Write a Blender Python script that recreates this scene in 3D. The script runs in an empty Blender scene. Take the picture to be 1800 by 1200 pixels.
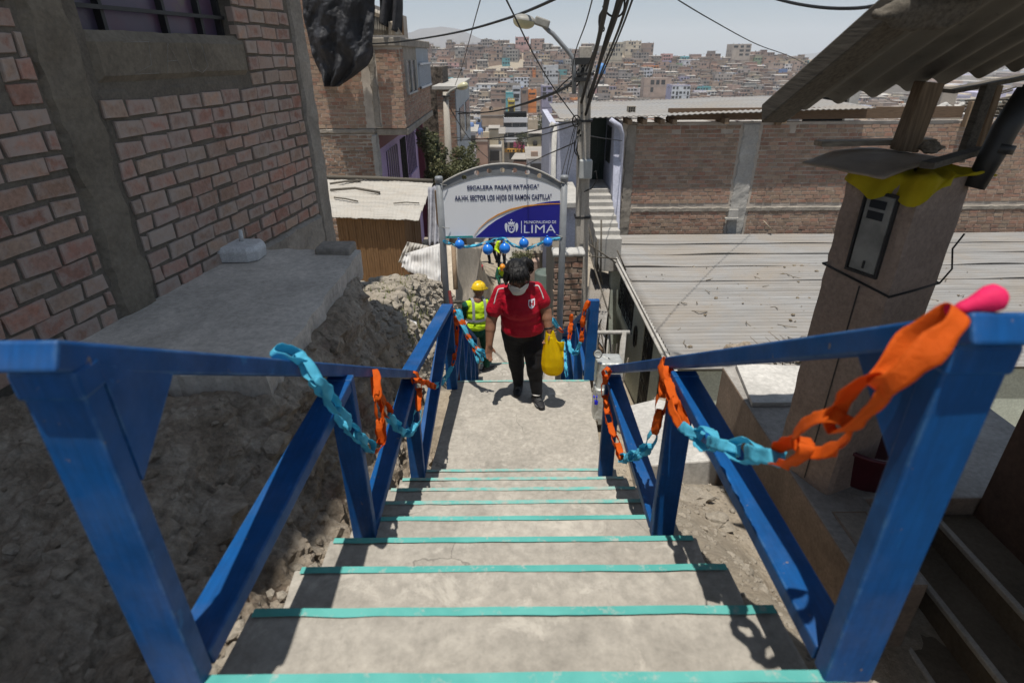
import bpy, bmesh, math, random
from mathutils import Vector, Matrix, noise as MN
rnd = random.Random(7)
R = math.radians
COL = bpy.context.scene.collection
V = Vector

# ------------------------------------------------------------------ camera model (pixels of the 1800x1200 photograph)
F = 1000.0
PITCH = R(26.8)
ROLL = R(-0.43)
CAM = V((0.0, 0.0, 3.0))
_fw = V((0, math.cos(PITCH), -math.sin(PITCH)))
_u0 = V((0, math.sin(PITCH), math.cos(PITCH)))
_x0 = V((1, 0, 0))
RIGHT = _x0 * math.cos(ROLL) + _u0 * math.sin(ROLL)
UP = -_x0 * math.sin(ROLL) + _u0 * math.cos(ROLL)
FWD = _fw

def ray(px, py):
    return RIGHT * ((px - 900) / F) + UP * ((600 - py) / F) + FWD

def atY(px, py, y):
    d = ray(px, py); return CAM + d * (y / d.y)

def atX(px, py, x):
    d = ray(px, py); return CAM + d * (x / d.x)

def atZ(px, py, z):
    d = ray(px, py); return CAM + d * ((z - CAM.z) / d.z)

# ------------------------------------------------------------------ object helpers
TMP = bpy.data.scenes.new('tmp')
def evaluate(o):
    """evaluated mesh of a lone object, worked out in a scratch scene"""
    TMP.collection.objects.link(o)
    vl = TMP.view_layers[0]; vl.update()
    with bpy.context.temp_override(scene=TMP, view_layer=vl):
        dg = bpy.context.evaluated_depsgraph_get()
        dg.update()
        me = bpy.data.meshes.new_from_object(o.evaluated_get(dg))
    return me
WLOC = {}

def tag(o, label=None, cat=None, group=None, kind=None):
    if label: o['label'] = label
    if cat: o['category'] = cat
    if group: o['group'] = group
    if kind: o['kind'] = kind
    return o

def thing(name, loc, label, cat, group=None):
    o = bpy.data.objects.new(name, None)
    COL.objects.link(o)
    o.empty_display_size = 0.1
    o.location = loc
    WLOC[o.name] = V(loc)
    return tag(o, label, cat, group)

def link_mesh(name, me, parent=None, origin=None):
    """me is in world coordinates; moves it to its parent's (or its own) origin"""
    o = bpy.data.objects.new(name, me)
    COL.objects.link(o)
    if parent is not None:
        w = WLOC[parent.name]
        o.parent = parent
    else:
        if origin is None and len(me.vertices):
            xs = [v.co.x for v in me.vertices]; ys = [v.co.y for v in me.vertices]; zs = [v.co.z for v in me.vertices]
            origin = V(((min(xs) + max(xs)) / 2, (min(ys) + max(ys)) / 2, min(zs)))
        w = V(origin)
        o.location = w
    me.transform(Matrix.Translation(-w))
    WLOC[o.name] = w
    return o

class MB:
    def __init__(s):
        s.v = []; s.f = []; s.m = []; s.c = []; s.uv = []; s.sm = []
    def face(s, idx, mat=0, col=None, uv=None, smooth=False):
        s.f.append(tuple(idx)); s.m.append(mat); s.c.append(col); s.uv.append(uv); s.sm.append(smooth)
    def add(s, verts, faces, mat=0, col=None, smooth=False):
        b = len(s.v); s.v.extend(V(p) for p in verts)
        for f in faces: s.face([b + i for i in f], mat, col, None, smooth)
        return b
    def hexa(s, p, mat=0, col=None):
        """8 corners: bottom 0-3 counterclockwise seen from above, top 4-7"""
        s.add(p, [(3, 2, 1, 0), (4, 5, 6, 7), (0, 1, 5, 4), (1, 2, 6, 5), (2, 3, 7, 6), (3, 0, 4, 7)], mat, col)
    def box(s, x0, x1, y0, y1, z0, z1, mat=0, col=None):
        s.hexa([(x0, y0, z0), (x1, y0, z0), (x1, y1, z0), (x0, y1, z0), (x0, y0, z1), (x1, y0, z1), (x1, y1, z1), (x0, y1, z1)], mat, col)
    def beam(s, p, q, wx, wt, side=(1, 0, 0), mat=0, col=None):
        """box along p->q, wx wide along side, wt thick across"""
        p = V(p); q = V(q); d = (q - p).normalized(); sd = V(side); sd = (sd - d * sd.dot(d)).normalized(); n = sd.cross(d).normalized()
        a = sd * wx / 2; b = n * wt / 2
        s.hexa([p - a - b, p + a - b, p + a + b, p - a + b, q - a - b, q + a - b, q + a + b, q - a + b], mat, col)
    def tube(s, pts, r, n=8, mat=0, cap=True, col=None):
        pts = [V(p) for p in pts]; b0 = len(s.v)
        rs = r if isinstance(r, (list, tuple)) else [r] * len(pts)
        up = V((0, 0, 1)); prev = None
        for i, p in enumerate(pts):
            t = (pts[min(i + 1, len(pts) - 1)] - pts[max(i - 1, 0)])
            if t.length < 1e-9: t = V((0, 0, 1))
            t.normalize()
            if prev is None:
                a = t.cross(up)
                if a.length < 1e-3: a = t.cross(V((1, 0, 0)))
            else:
                a = prev - t * prev.dot(t)
            a.normalize(); prev = a; b = t.cross(a)
            for k in range(n):
                an = 2 * math.pi * k / n
                s.v.append(p + (a * math.cos(an) + b * math.sin(an)) * rs[i])
        for i in range(len(pts) - 1):
            for k in range(n):
                k2 = (k + 1) % n
                s.face((b0 + i * n + k, b0 + i * n + k2, b0 + (i + 1) * n + k2, b0 + (i + 1) * n + k), mat, col, None, True)
        if cap:
            s.face([b0 + k for k in range(n)][::-1], mat, col); e = b0 + (len(pts) - 1) * n
            s.face([e + k for k in range(n)], mat, col)
    def lathe(s, c, prof, n=16, mat=0, col=None, axis=(0, 0, 1), smooth=True):
        """prof: (r, h) pairs along axis from c"""
        ax = V(axis).normalized(); a = ax.orthogonal().normalized(); b = ax.cross(a); c = V(c); b0 = len(s.v)
        for (r, h) in prof:
            for k in range(n):
                an = 2 * math.pi * k / n
                s.v.append(c + ax * h + (a * math.cos(an) + b * math.sin(an)) * max(r, 1e-4))
        for i in range(len(prof) - 1):
            for k in range(n):
                k2 = (k + 1) % n
                s.face((b0 + i * n + k, b0 + i * n + k2, b0 + (i + 1) * n + k2, b0 + (i + 1) * n + k), mat, col, None, smooth)
        s.face([b0 + k for k in range(n)][::-1], mat, col); e = b0 + (len(prof) - 1) * n
        s.face([e + k for k in range(n)], mat, col)
    def ell(s, c, r, mat=0, nu=16, nv=10, rot=None, col=None):
        c = V(c); b0 = len(s.v); M = rot or Matrix.Identity(3)
        for j in range(nv + 1):
            th = math.pi * j / nv
            for i in range(nu):
                ph = 2 * math.pi * i / nu
                s.v.append(c + M @ V((r[0] * math.sin(th) * math.cos(ph), r[1] * math.sin(th) * math.sin(ph), r[2] * math.cos(th))))
        for j in range(nv):
            for i in range(nu):
                i2 = (i + 1) % nu
                s.face((b0 + j * nu + i, b0 + (j + 1) * nu + i, b0 + (j + 1) * nu + i2, b0 + j * nu + i2), mat, col, None, True)
    def cap(s, p, q, r0, r1, n=12, mat=0):
        """tapered capsule"""
        p = V(p); q = V(q); d = q - p; L = d.length
        if L < 1e-6: s.ell(p, (r0, r0, r0), mat, n, 8); return
        d.normalize(); prof = []
        for k in range(5): a = -math.pi / 2 + math.pi / 2 * k / 5; prof.append((r0 * math.cos(a), r0 * math.sin(a)))
        for k in range(6): a = math.pi / 2 * k / 5; prof.append((r1 * math.cos(a), L + r1 * math.sin(a)))
        s.lathe(p, prof, n, mat, None, d)
    def grid(s, fn, nu, nv, mat=0, smooth=True, closed=False, flip=False):
        b0 = len(s.v)
        for j in range(nv + 1):
            for i in range(nu + 1):
                s.v.append(V(fn(i / nu, j / nv)))
        for j in range(nv):
            for i in range(nu):
                a = b0 + j * (nu + 1) + i
                q = (a, a + 1, a + nu + 2, a + nu + 1)
                s.face(q[::-1] if flip else q, mat, None, ((i / nu, j / nv), ((i + 1) / nu, j / nv), ((i + 1) / nu, (j + 1) / nv), (i / nu, (j + 1) / nv)) if not flip else None, smooth)
    def mesh(s, name, mats):
        me = bpy.data.meshes.new(name)
        me.from_pydata([tuple(p) for p in s.v], [], s.f)
        for m in (mats if isinstance(mats, (list, tuple)) else [mats]): me.materials.append(m)
        me.polygons.foreach_set('material_index', s.m)
        me.polygons.foreach_set('use_smooth', s.sm)
        if any(c is not None for c in s.c):
            at = me.attributes.new('tint', 'FLOAT_COLOR', 'FACE')
            at.data.foreach_set('color', [x for c in s.c for x in ((c[0], c[1], c[2], 1.0) if c else (0.5, 0.5, 0.5, 1.0))])
        if any(u is not None for u in s.uv):
            uv = me.uv_layers.new(name='UVMap'); fl = []
            for f, u in zip(s.f, s.uv):
                if u is None: fl.extend([0.5, 0.5] * len(f))
                else:
                    for a in u: fl.extend(a)
            uv.data.foreach_set('uv', fl)
        me.update()
        return me
    def build(s, name, mats, parent=None, origin=None):
        return link_mesh(name, s.mesh(name, mats), parent, origin)

def bevel(o, w=0.004, seg=2):
    m = o.modifiers.new('bevel', 'BEVEL'); m.width = w; m.segments = seg; m.limit_method = 'ANGLE'; m.angle_limit = R(40)
    return o

def fbm(p, oct=4, lac=2.0, gain=0.5):
    s = 0.0; a = 1.0
    p = V(p)
    for _ in range(oct):
        s += a * MN.noise(p); p = p * lac; a *= gain
    return s

def organic(name, mb, mat, parent=None, voxel=0.01, smooth=4, disp=None):
    """join the overlapping solids of mb into one continuous skin"""
    me = mb.mesh(name + '_raw', mat if isinstance(mat, (list, tuple)) else [mat])
    o = bpy.data.objects.new(name + '_raw', me)
    r = o.modifiers.new('r', 'REMESH'); r.mode = 'VOXEL'; r.voxel_size = voxel
    if smooth:
        sm = o.modifiers.new('s', 'SMOOTH'); sm.factor = 0.5; sm.iterations = smooth
    me2 = evaluate(o)
    bpy.data.objects.remove(o); bpy.data.meshes.remove(me)
    me2.name = name
    if disp:
        n = len(me2.vertices); co = [0.0] * (3 * n); me2.vertices.foreach_get('co', co); no = [0.0] * (3 * n); me2.vertices.foreach_get('normal', no)
        for i in range(n):
            c = V(co[3 * i:3 * i + 3]) ; c = c + disp(c, V(no[3 * i:3 * i + 3])); co[3 * i:3 * i + 3] = c[:]
        me2.vertices.foreach_set('co', co); me2.update()
    me2.polygons.foreach_set('use_smooth', [True] * len(me2.polygons))
    me2.materials.clear()
    for m in (mat if isinstance(mat, (list, tuple)) else [mat]): me2.materials.append(m)
    return link_mesh(name, me2, parent)

def flat(name, polys, plane, thick, mat, parent, normal_y=-1):
    """filled 2-D outline(s) [(u,v)...] with holes by even-odd; plane maps (u,v)->world of the front face; thickness goes back along +Y"""
    cu = bpy.data.curves.new(name, 'CURVE'); cu.dimensions = '2D'; cu.fill_mode = 'BOTH'; cu.extrude = thick / 2
    for p in polys:
        sp = cu.splines.new('POLY'); sp.points.add(len(p) - 1)
        for i, (u, v) in enumerate(p): sp.points[i].co = (u, v, 0, 1)
        sp.use_cyclic_u = True
    o = bpy.data.objects.new(name, cu)
    me = evaluate(o)
    bpy.data.objects.remove(o); bpy.data.curves.remove(cu)
    me.name = name
    me.transform(Matrix.Rotation(R(90), 4, 'X'))          # (u,v,w)->(u,-w,v)
    me.transform(Matrix.Translation(V((0, plane + thick / 2, 0))))
    me.materials.clear(); me.materials.append(mat)
    return link_mesh(name, me, parent)

def text(name, body, u0, u1, v0, v1, y, mat, parent, bold=0.0, thick=0.004, skew=0.0):
    """lettering filling the rectangle u0..u1 x v0..v1 on the plane Y=y"""
    cu = bpy.data.curves.new(name, 'FONT'); cu.body = body; cu.extrude = 0.01; cu.offset = bold
    o = bpy.data.objects.new(name, cu)
    me = evaluate(o)
    bpy.data.objects.remove(o); bpy.data.curves.remove(cu)
    xs = [v.co.x for v in me.vertices]; ys = [v.co.y for v in me.vertices]
    ax, bx, ay, by = min(xs), max(xs), min(ys), max(ys)
    for v in me.vertices:
        a = (v.co.x - ax) / (bx - ax); b = (v.co.y - ay) / (by - ay); w = v.co.z / 0.02
        v.co = V((u0 + a * (u1 - u0), y - thick * w, v0 + b * (v1 - v0) + skew * a))
    me.name = name
    me.flip_normals()
    me.materials.clear(); me.materials.append(mat)
    return link_mesh(name, me, parent)

# ------------------------------------------------------------------ materials
class NT:
    def __init__(s, name):
        s.m = bpy.data.materials.new(name); s.m.use_nodes = True
        s.t = s.m.node_tree; s.b = s.t.nodes['Principled BSDF']; s.n = s.t.nodes; s.l = s.t.links
        s.tc = None
    def node(s, typ, **kw):
        n = s.n.new(typ)
        for k, v in kw.items(): setattr(n, k, v)
        return n
    def link(s, a, b): s.l.new(a, b)
    def coord(s, kind='Object'):
        if s.tc is None: s.tc = s.node('ShaderNodeTexCoord')
        return s.tc.outputs[kind]
    def noise(s, scale, detail=6, rough=0.6, vec=None, dist=0.0, stretch=None):
        n = s.node('ShaderNodeTexNoise'); n.inputs['Scale'].default_value = scale; n.inputs['Detail'].default_value = detail
        n.inputs['Roughness'].default_value = rough; n.inputs['Distortion'].default_value = dist
        src = vec or s.coord()
        if stretch:
            mp = s.node('ShaderNodeMapping'); mp.inputs['Scale'].default_value = stretch; s.link(src, mp.inputs['Vector']); src = mp.outputs['Vector']
        s.link(src, n.inputs['Vector'])
        return n.outputs['Fac']
    def ramp(s, fac, stops):
        r = s.node('ShaderNodeValToRGB'); e = r.color_ramp.elements
        while len(e) < len(stops): e.new(0.5)
        for i, (p, c) in enumerate(stops):
            e[i].position = p; e[i].color = (c, c, c, 1) if isinstance(c, (int, float)) else (c[0], c[1], c[2], 1)
        s.link(fac, r.inputs['Fac']); return r.outputs['Color']
    def mix(s, fac, a, b, mode='MIX'):
        m = s.node('ShaderNodeMix', data_type='RGBA', blend_type=mode)
        for k, v in ((0, fac), (6, a), (7, b)):
            i = m.inputs[k]
            if hasattr(v, 'is_linked'): s.link(v, i)
            elif isinstance(v, (int, float)): i.default_value = v if k == 0 else (v, v, v, 1)
            else: i.default_value = (v[0], v[1], v[2], 1)
        return m.outputs[2]
    def math(s, op, a, b=None):
        m = s.node('ShaderNodeMath', operation=op)
        for i, v in enumerate((a, b)):
            if v is None: continue
            if hasattr(v, 'is_linked'): s.link(v, m.inputs[i])
            else: m.inputs[i].default_value = v
        return m.outputs[0]
    def attr(s, name, out='Color'):
        a = s.node('ShaderNodeAttribute', attribute_name=name); return a.outputs[out]
    def color(s, c):
        if hasattr(c, 'is_linked'): s.link(c, s.b.inputs['Base Color'])
        else: s.b.inputs['Base Color'].default_value = (c[0], c[1], c[2], 1)
    def rough(s, r, spec=None, metal=None):
        if hasattr(r, 'is_linked'): s.link(r, s.b.inputs['Roughness'])
        else: s.b.inputs['Roughness'].default_value = r
        if spec is not None: s.b.inputs['Specular IOR Level'].default_value = spec
        if metal is not None: s.b.inputs['Metallic'].default_value = metal
    def bump(s, h, strength=0.5, dist=0.01):
        b = s.node('ShaderNodeBump'); b.inputs['Strength'].default_value = strength; b.inputs['Distance'].default_value = dist
        s.link(h, b.inputs['Height']); s.link(b.outputs['Normal'], s.b.inputs['Normal'])

def mul(c, k): return tuple(x * k for x in c)

def m_plain(name, c, rough=0.6, var=0.25, scale=6, bump=0.15, bscale=80, bdist=0.003, spec=0.4, metal=0.0, c2=None, stretch=None, lo=0.35, hi=0.65):
    n = NT(name); f = n.noise(scale, 6, 0.65, stretch=stretch)
    c2 = c2 or mul(c, 1 - var)
    n.color(n.ramp(f, [(lo, c2), (hi, c)])); n.rough(rough, spec, metal)
    if bump: n.bump(n.noise(bscale, 4), bump, bdist)
    return n.m

def m_concrete(name, c=(0.36, 0.34, 0.31), dark=0.6, scale=2.2, bump=0.4, bscale=30, stretch=None, spots=0.25, bdist=0.008, patches=0.0):
    n = NT(name)
    big = n.noise(scale, 8, 0.68, dist=0.6, stretch=stretch)
    fine = n.noise(scale * 14, 6, 0.7)
    base = n.ramp(big, [(0.3, mul(c, dark)), (0.5, mul(c, 0.88)), (0.72, mul(c, 1.12))])
    base = n.mix(1.0, base, n.ramp(fine, [(0.3, 0.72), (0.7, 1.12)]), 'MULTIPLY')
    sp = n.ramp(n.noise(scale * 30, 2, 0.5), [(0.62, 0.0), (0.72, spots)])
    base = n.mix(sp, base, mul(c, 0.35))
    if patches:
        vo = n.node('ShaderNodeTexVoronoi', feature='DISTANCE_TO_EDGE'); vo.inputs['Scale'].default_value = 1.3
        wv = n.node('ShaderNodeVectorMath', operation='ADD'); nz3 = n.node('ShaderNodeTexNoise'); nz3.inputs['Scale'].default_value = 5; nz3.inputs['Detail'].default_value = 5
        n.link(n.coord(), nz3.inputs['Vector']); sc3 = n.node('ShaderNodeVectorMath', operation='SCALE'); sc3.inputs['Scale'].default_value = 0.22
        n.link(nz3.outputs['Color'], sc3.inputs[0]); n.link(n.coord(), wv.inputs[0]); n.link(sc3.outputs[0], wv.inputs[1]); n.link(wv.outputs[0], vo.inputs['Vector'])
        crack = n.math('MULTIPLY', n.ramp(vo.outputs['Distance'], [(0.0, 1.0), (0.006, 0.0)]), n.ramp(n.noise(1.1, 3), [(0.5, 0.0), (0.6, 0.7)]))
        base = n.mix(crack, base, mul(c, 0.25))
        scuff = n.ramp(n.noise(7, 6, 0.7, stretch=(5, 1, 1)), [(0.60, 0.0), (0.72, 0.35)])
        base = n.mix(scuff, base, mul(c, 0.5))
        base = n.mix(n.ramp(n.noise(5.5, 7, 0.72, dist=0.5), [(0.57, 0.0), (0.66, patches)]), base, mul(c, 1.35))
    n.color(base); n.rough(0.92, 0.2)
    n.bump(n.math('ADD', n.noise(bscale, 8, 0.7), n.math('MULTIPLY', n.noise(bscale * 4, 3), 0.3)), bump, bdist)
    return n.m

def m_brick(name, c=(0.33, 0.155, 0.105), edge=(0.36, 0.31, 0.28), amount=0.5, scale=9, dusty=0.25):
    """per-brick tint (face attribute), pale salt bloom creeping in from each brick's edges (UV)"""
    n = NT(name)
    t = n.attr('tint')
    base = n.mix(1.0, c, t, 'MULTIPLY')
    tr_ = n.node('ShaderNodeSeparateColor'); n.link(t, tr_.inputs[0]); vary = n.math('FRACT', n.math('MULTIPLY', tr_.outputs[0], 7.31))
    base = n.mix(1.0, base, n.ramp(n.noise(scale * 3, 6, 0.7), [(0.3, 0.7), (0.7, 1.2)]), 'MULTIPLY')
    uv = n.coord('UV'); sx = n.node('ShaderNodeSeparateXYZ'); n.link(uv, sx.inputs[0])
    def edge_d(o):
        a = n.math('SUBTRACT', o, 0.5); a = n.math('ABSOLUTE', a); return a
    d = n.math('MAXIMUM', edge_d(sx.outputs[0]), edge_d(sx.outputs[1]))
    nz = n.noise(scale, 6, 0.7)
    f = n.math('ADD', n.math('ADD', n.math('MULTIPLY', d, 0.75), n.math('MULTIPLY', n.math('SUBTRACT', nz, 0.5), 1.5)), n.math('MULTIPLY', n.math('SUBTRACT', vary, 0.5), 0.3))
    f = n.ramp(f, [(0.10, 0.0), (0.45, amount)])
    base = n.mix(f, base, edge)
    base = n.mix(n.ramp(n.noise(1.6, 5, 0.6), [(0.4, 0.0), (0.75, dusty)]), base, edge)
    n.color(base); n.rough(0.9, 0.2)
    n.bump(n.noise(60, 6, 0.75), 0.5, 0.006)
    return n.m

def m_paint(name, c, rough=0.38, dirt=0.4, spec=0.5):
    n = NT(name)
    f = n.noise(5, 8, 0.72); g = n.noise(2.2, 5, 0.6)
    base = n.ramp(f, [(0.3, mul(c, 1 - dirt)), (0.6, c)])
    base = n.mix(n.ramp(g, [(0.35, 0.0), (0.7, 0.5)]), base, (c[0] * 2.0, c[1] * 1.35, c[2] * 1.15))
    brush = n.noise(16, 5, 0.65, stretch=(6, 0.5, 0.5))
    base = n.mix(1.0, base, n.ramp(brush, [(0.3, 0.82), (0.7, 1.12)]), 'MULTIPLY')
    scr = n.ramp(n.noise(9, 3, 0.6, stretch=(14, 1.2, 1.2)), [(0.68, 0.0), (0.74, 0.3)])
    base = n.mix(scr, base, (0.02, 0.22, 0.5))
    # edges rubbed pale, found by rounding the normal
    bv = n.node('ShaderNodeBevel', samples=4); bv.inputs['Radius'].default_value = 0.008
    geo = n.node('ShaderNodeNewGeometry'); dt = n.node('ShaderNodeVectorMath', operation='DOT_PRODUCT')
    n.link(bv.outputs[0], dt.inputs[0]); n.link(geo.outputs['Normal'], dt.inputs[1])
    edge = n.ramp(dt.outputs['Value'], [(0.90, 1.0), (0.985, 0.0)])
    wear = n.math('MULTIPLY', edge, n.ramp(n.noise(18, 6, 0.7), [(0.46, 0.0), (0.62, 0.8)]))
    base = n.mix(wear, base, (0.10, 0.22, 0.36))
    chips = n.ramp(n.noise(30, 4, 0.7), [(0.675, 0.0), (0.71, 0.75)])
    base = n.mix(chips, base, (0.20, 0.15, 0.11))
    dust = n.ramp(n.noise(3, 6, 0.6), [(0.5, 0.0), (0.85, 0.12)])
    base = n.mix(dust, base, (0.4, 0.36, 0.31))
    n.color(base); n.rough(n.ramp(f, [(0.3, rough + 0.25), (0.7, rough)]), spec * 0.5)
    n.bump(n.math('ADD', n.noise(25, 5, 0.6), n.math('MULTIPLY', brush, 0.6)), 0.2, 0.004)
    return n.m

def m_wood(name, c, rough=0.8, axis=2, scale=6):
    n = NT(name); st = [14, 14, 14]; st[axis] = 0.8
    g = n.noise(scale, 6, 0.65, stretch=tuple(st))
    n.color(n.ramp(g, [(0.3, mul(c, 0.5)), (0.55, c), (0.8, mul(c, 1.35))])); n.rough(rough, 0.2)
    n.bump(g, 0.35, 0.005)
    return n.m

def m_paper(name, c, through=0.4):
    n = NT(name)
    f = n.noise(14, 4, 0.6)
    n.color(n.ramp(f, [(0.3, mul(c, 0.8)), (0.7, c)])); n.rough(0.7, 0.2)
    tr = n.node('ShaderNodeBsdfTranslucent'); tr.inputs['Color'].default_value = (c[0], c[1], c[2], 1)
    mx = n.node('ShaderNodeMixShader'); mx.inputs[0].default_value = through
    n.link(n.b.outputs[0], mx.inputs[1]); n.link(tr.outputs[0], mx.inputs[2])
    n.link(mx.outputs[0], n.n['Material Output'].inputs['Surface'])
    n.bump(n.noise(40, 6, 0.7), 0.6, 0.01)
    return n.m

def m_sheet(name, c, dirt=(0.3, 0.26, 0.21), metal=0.0, rough=0.65, axis=0, amount=0.6):
    """weathered corrugated sheet: streaks along one axis, rust and dust blots"""
    n = NT(name); st = [6, 6, 6]; st[axis] = 0.35
    f = n.noise(2.0, 8, 0.7, stretch=tuple(st))
    base = n.ramp(f, [(0.3, mul(c, 0.7)), (0.5, c), (0.75, mul(c, 1.12))])
    b = n.ramp(n.noise(0.9, 8, 0.72, dist=0.8), [(0.46, 0.0), (0.7, amount)])
    base = n.mix(b, base, dirt)
    sp = n.ramp(n.noise(24, 3, 0.6), [(0.66, 0.0), (0.74, 0.5)])
    base = n.mix(sp, base, mul(dirt, 0.45))
    n.color(base); n.rough(rough, 0.4, metal)
    n.bump(n.noise(30, 5, 0.6), 0.2, 0.004)
    return n.m

M = {}
M['stair'] = m_concrete('stair_concrete', (0.385, 0.355, 0.308), 0.70, 1.6, 0.25, 40, spots=0.18, bdist=0.004, patches=0.5)
M['teal'] = m_plain('teal_paint', (0.07, 0.43, 0.38), 0.7, 0.3, 9, 0.2, 60, c2=(0.11, 0.42, 0.37), lo=0.3, hi=0.6)
def _teal():
    n = NT('worn_teal_paint')
    f = n.ramp(n.noise(16, 7, 0.75), [(0.56, 0.0), (0.66, 0.75)])
    n.color(n.mix(f, n.ramp(n.noise(5, 4), [(0.3, (0.06, 0.29, 0.26)), (0.7, (0.11, 0.375, 0.335))]), (0.38, 0.37, 0.33))); n.rough(0.75, 0.3)
    n.bump(n.noise(60, 4), 0.2, 0.003)
    return n.m
M['teal'] = _teal()
def _teal2():
    n = NT('rubbed_teal_paint')
    f = n.ramp(n.noise(13, 8, 0.78), [(0.42, 0.15), (0.62, 0.95)])
    n.color(n.mix(f, n.ramp(n.noise(5, 4), [(0.3, (0.06, 0.34, 0.30)), (0.7, (0.12, 0.45, 0.40))]), (0.36, 0.35, 0.31))); n.rough(0.85, 0.2)
    n.bump(n.noise(60, 4), 0.2, 0.003)
    return n.m
M['teal_rubbed'] = _teal2()
M['blue'] = m_paint('blue_paint', (0.0013, 0.062, 0.225), 0.42)
M['concrete'] = m_concrete('grey_concrete', (0.33, 0.295, 0.25), 0.6)
M['concrete_dark'] = m_concrete('dark_concrete', (0.205, 0.175, 0.135), 0.55)
M['concrete_pale'] = m_concrete('pale_concrete', (0.44, 0.42, 0.385), 0.75, 1.8, 0.3)
M['plaster'] = m_concrete('lime_plaster', (0.52, 0.50, 0.465), 0.72, 1.9, 0.35, spots=0.15)
M['beige'] = m_concrete('beige_plaster', (0.50, 0.43, 0.34), 0.8, 1.0, 0.25, spots=0.1)
M['mortar'] = m_concrete('mortar', (0.17, 0.148, 0.12), 0.7, 4, 0.5, 50)
M['mortar_pale'] = m_concrete('pale_mortar', (0.50, 0.44, 0.375), 0.7, 3, 0.5, 40)
M['brick'] = m_brick('handmade_brick', (0.35, 0.20, 0.145), (0.37, 0.315, 0.275), 0.72, 12, 0.7)
M['brick_far'] = m_brick('hollow_brick', (0.315, 0.195, 0.14), (0.36, 0.28, 0.22), 0.3, 5, 0.3)
M['dark_brick'] = m_brick('old_brick', (0.27, 0.16, 0.11), (0.33, 0.27, 0.22), 0.5, 5, 0.3)
# ------------------------------------------------------------------ more materials
def _ground():
    n = NT('dusty_ground')
    big = n.noise(0.35, 8, 0.7); mid = n.noise(3.0, 8, 0.72); fine = n.noise(28, 6, 0.75)
    base = n.ramp(mid, [(0.3, (0.24, 0.195, 0.145)), (0.5, (0.34, 0.285, 0.215)), (0.72, (0.43, 0.375, 0.30))])
    base = n.mix(n.ramp(big, [(0.4, 0.0), (0.7, 0.5)]), base, (0.30, 0.27, 0.225))
    base = n.mix(1.0, base, n.ramp(fine, [(0.3, 0.62), (0.7, 1.18)]), 'MULTIPLY')
    n.color(base); n.rough(0.95, 0.15)
    n.bump(n.math('ADD', n.noise(22, 8, 0.75), n.math('MULTIPLY', n.noise(90, 4), 0.4)), 0.7, 0.02)
    return n.m
M['ground'] = _ground()
def _rock():
    n = NT('earthy_rock')
    mid = n.noise(2.2, 9, 0.75, dist=0.8); fine = n.noise(24, 6, 0.75)
    base = n.ramp(mid, [(0.28, (0.20, 0.155, 0.11)), (0.45, (0.355, 0.29, 0.22)), (0.62, (0.48, 0.415, 0.335)), (0.8, (0.57, 0.52, 0.445))])
    base = n.mix(n.ramp(n.noise(1.7, 5, 0.6), [(0.60, 0.0), (0.72, 0.55)]), base, (0.21, 0.085, 0.065))
    base = n.mix(1.0, base, n.ramp(fine, [(0.28, 0.45), (0.7, 1.2)]), 'MULTIPLY')
    n.color(base); n.rough(0.95, 0.15)
    n.bump(n.math('ADD', n.noise(16, 9, 0.8), n.math('MULTIPLY', n.noise(60, 5, 0.7), 0.5)), 0.9, 0.03)
    return n.m
M['rock'] = _rock()
M['stone'] = m_concrete('rubble_stone', (0.335, 0.295, 0.24), 0.65, 5, 0.8, 30)
M['white_stone'] = m_concrete('whitewashed_stone', (0.66, 0.65, 0.63), 0.8, 6, 0.4, 40, spots=0.3)
M['grey_metal'] = m_plain('grey_paint_metal', (0.22, 0.23, 0.24), 0.45, 0.2, 8, 0.05)
M['dark_metal'] = m_plain('dark_metal', (0.03, 0.03, 0.03), 0.5, 0.3, 8, 0.1)
M['black'] = m_plain('black_rubber', (0.012, 0.012, 0.012), 0.6, 0.3, 8, 0.0)
M['glass_dark'] = m_plain('dark_glass', (0.02, 0.022, 0.026), 0.15, 0.3, 2, 0.0, spec=0.5)

# ------------------------------------------------------------------ stairs
RISE, GO, D0 = 0.193, 0.324, 3.73
NEAR = 9
def Dk(k): return D0 - GO * k
HW = 0.77

def lerp(a, b, t): return a + (b - a) * t
def interp(x, pts):
    if x <= pts[0][0]: return pts[0][1]
    for (x0, y0), (x1, y1) in zip(pts, pts[1:]):
        if x <= x1: return lerp(y0, y1, (x - x0) / (x1 - x0))
    return pts[-1][1]
def sstep(a, b, x):
    if a > b: return 1 - sstep(b, a, x)
    t = min(1, max(0, (x - a) / (b - a))); return t * t * (3 - 2 * t)

STAIR = [(-3, 1.737), (0.81, 1.737), (0.82, 1.73), (3.41, 0.19), (3.42, 0.0), (5.05, 0.0), (8.5, -2.1), (9.25, -2.12), (14.5, -5.2), (16, -5.5), (30, -6.3)]
def zs(y): return interp(y, STAIR)

stairs = tag(bpy.data.objects.new('stairs', None), kind='structure'); COL.objects.link(stairs)
WLOC['stairs'] = V((0, 0, 0))

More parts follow.
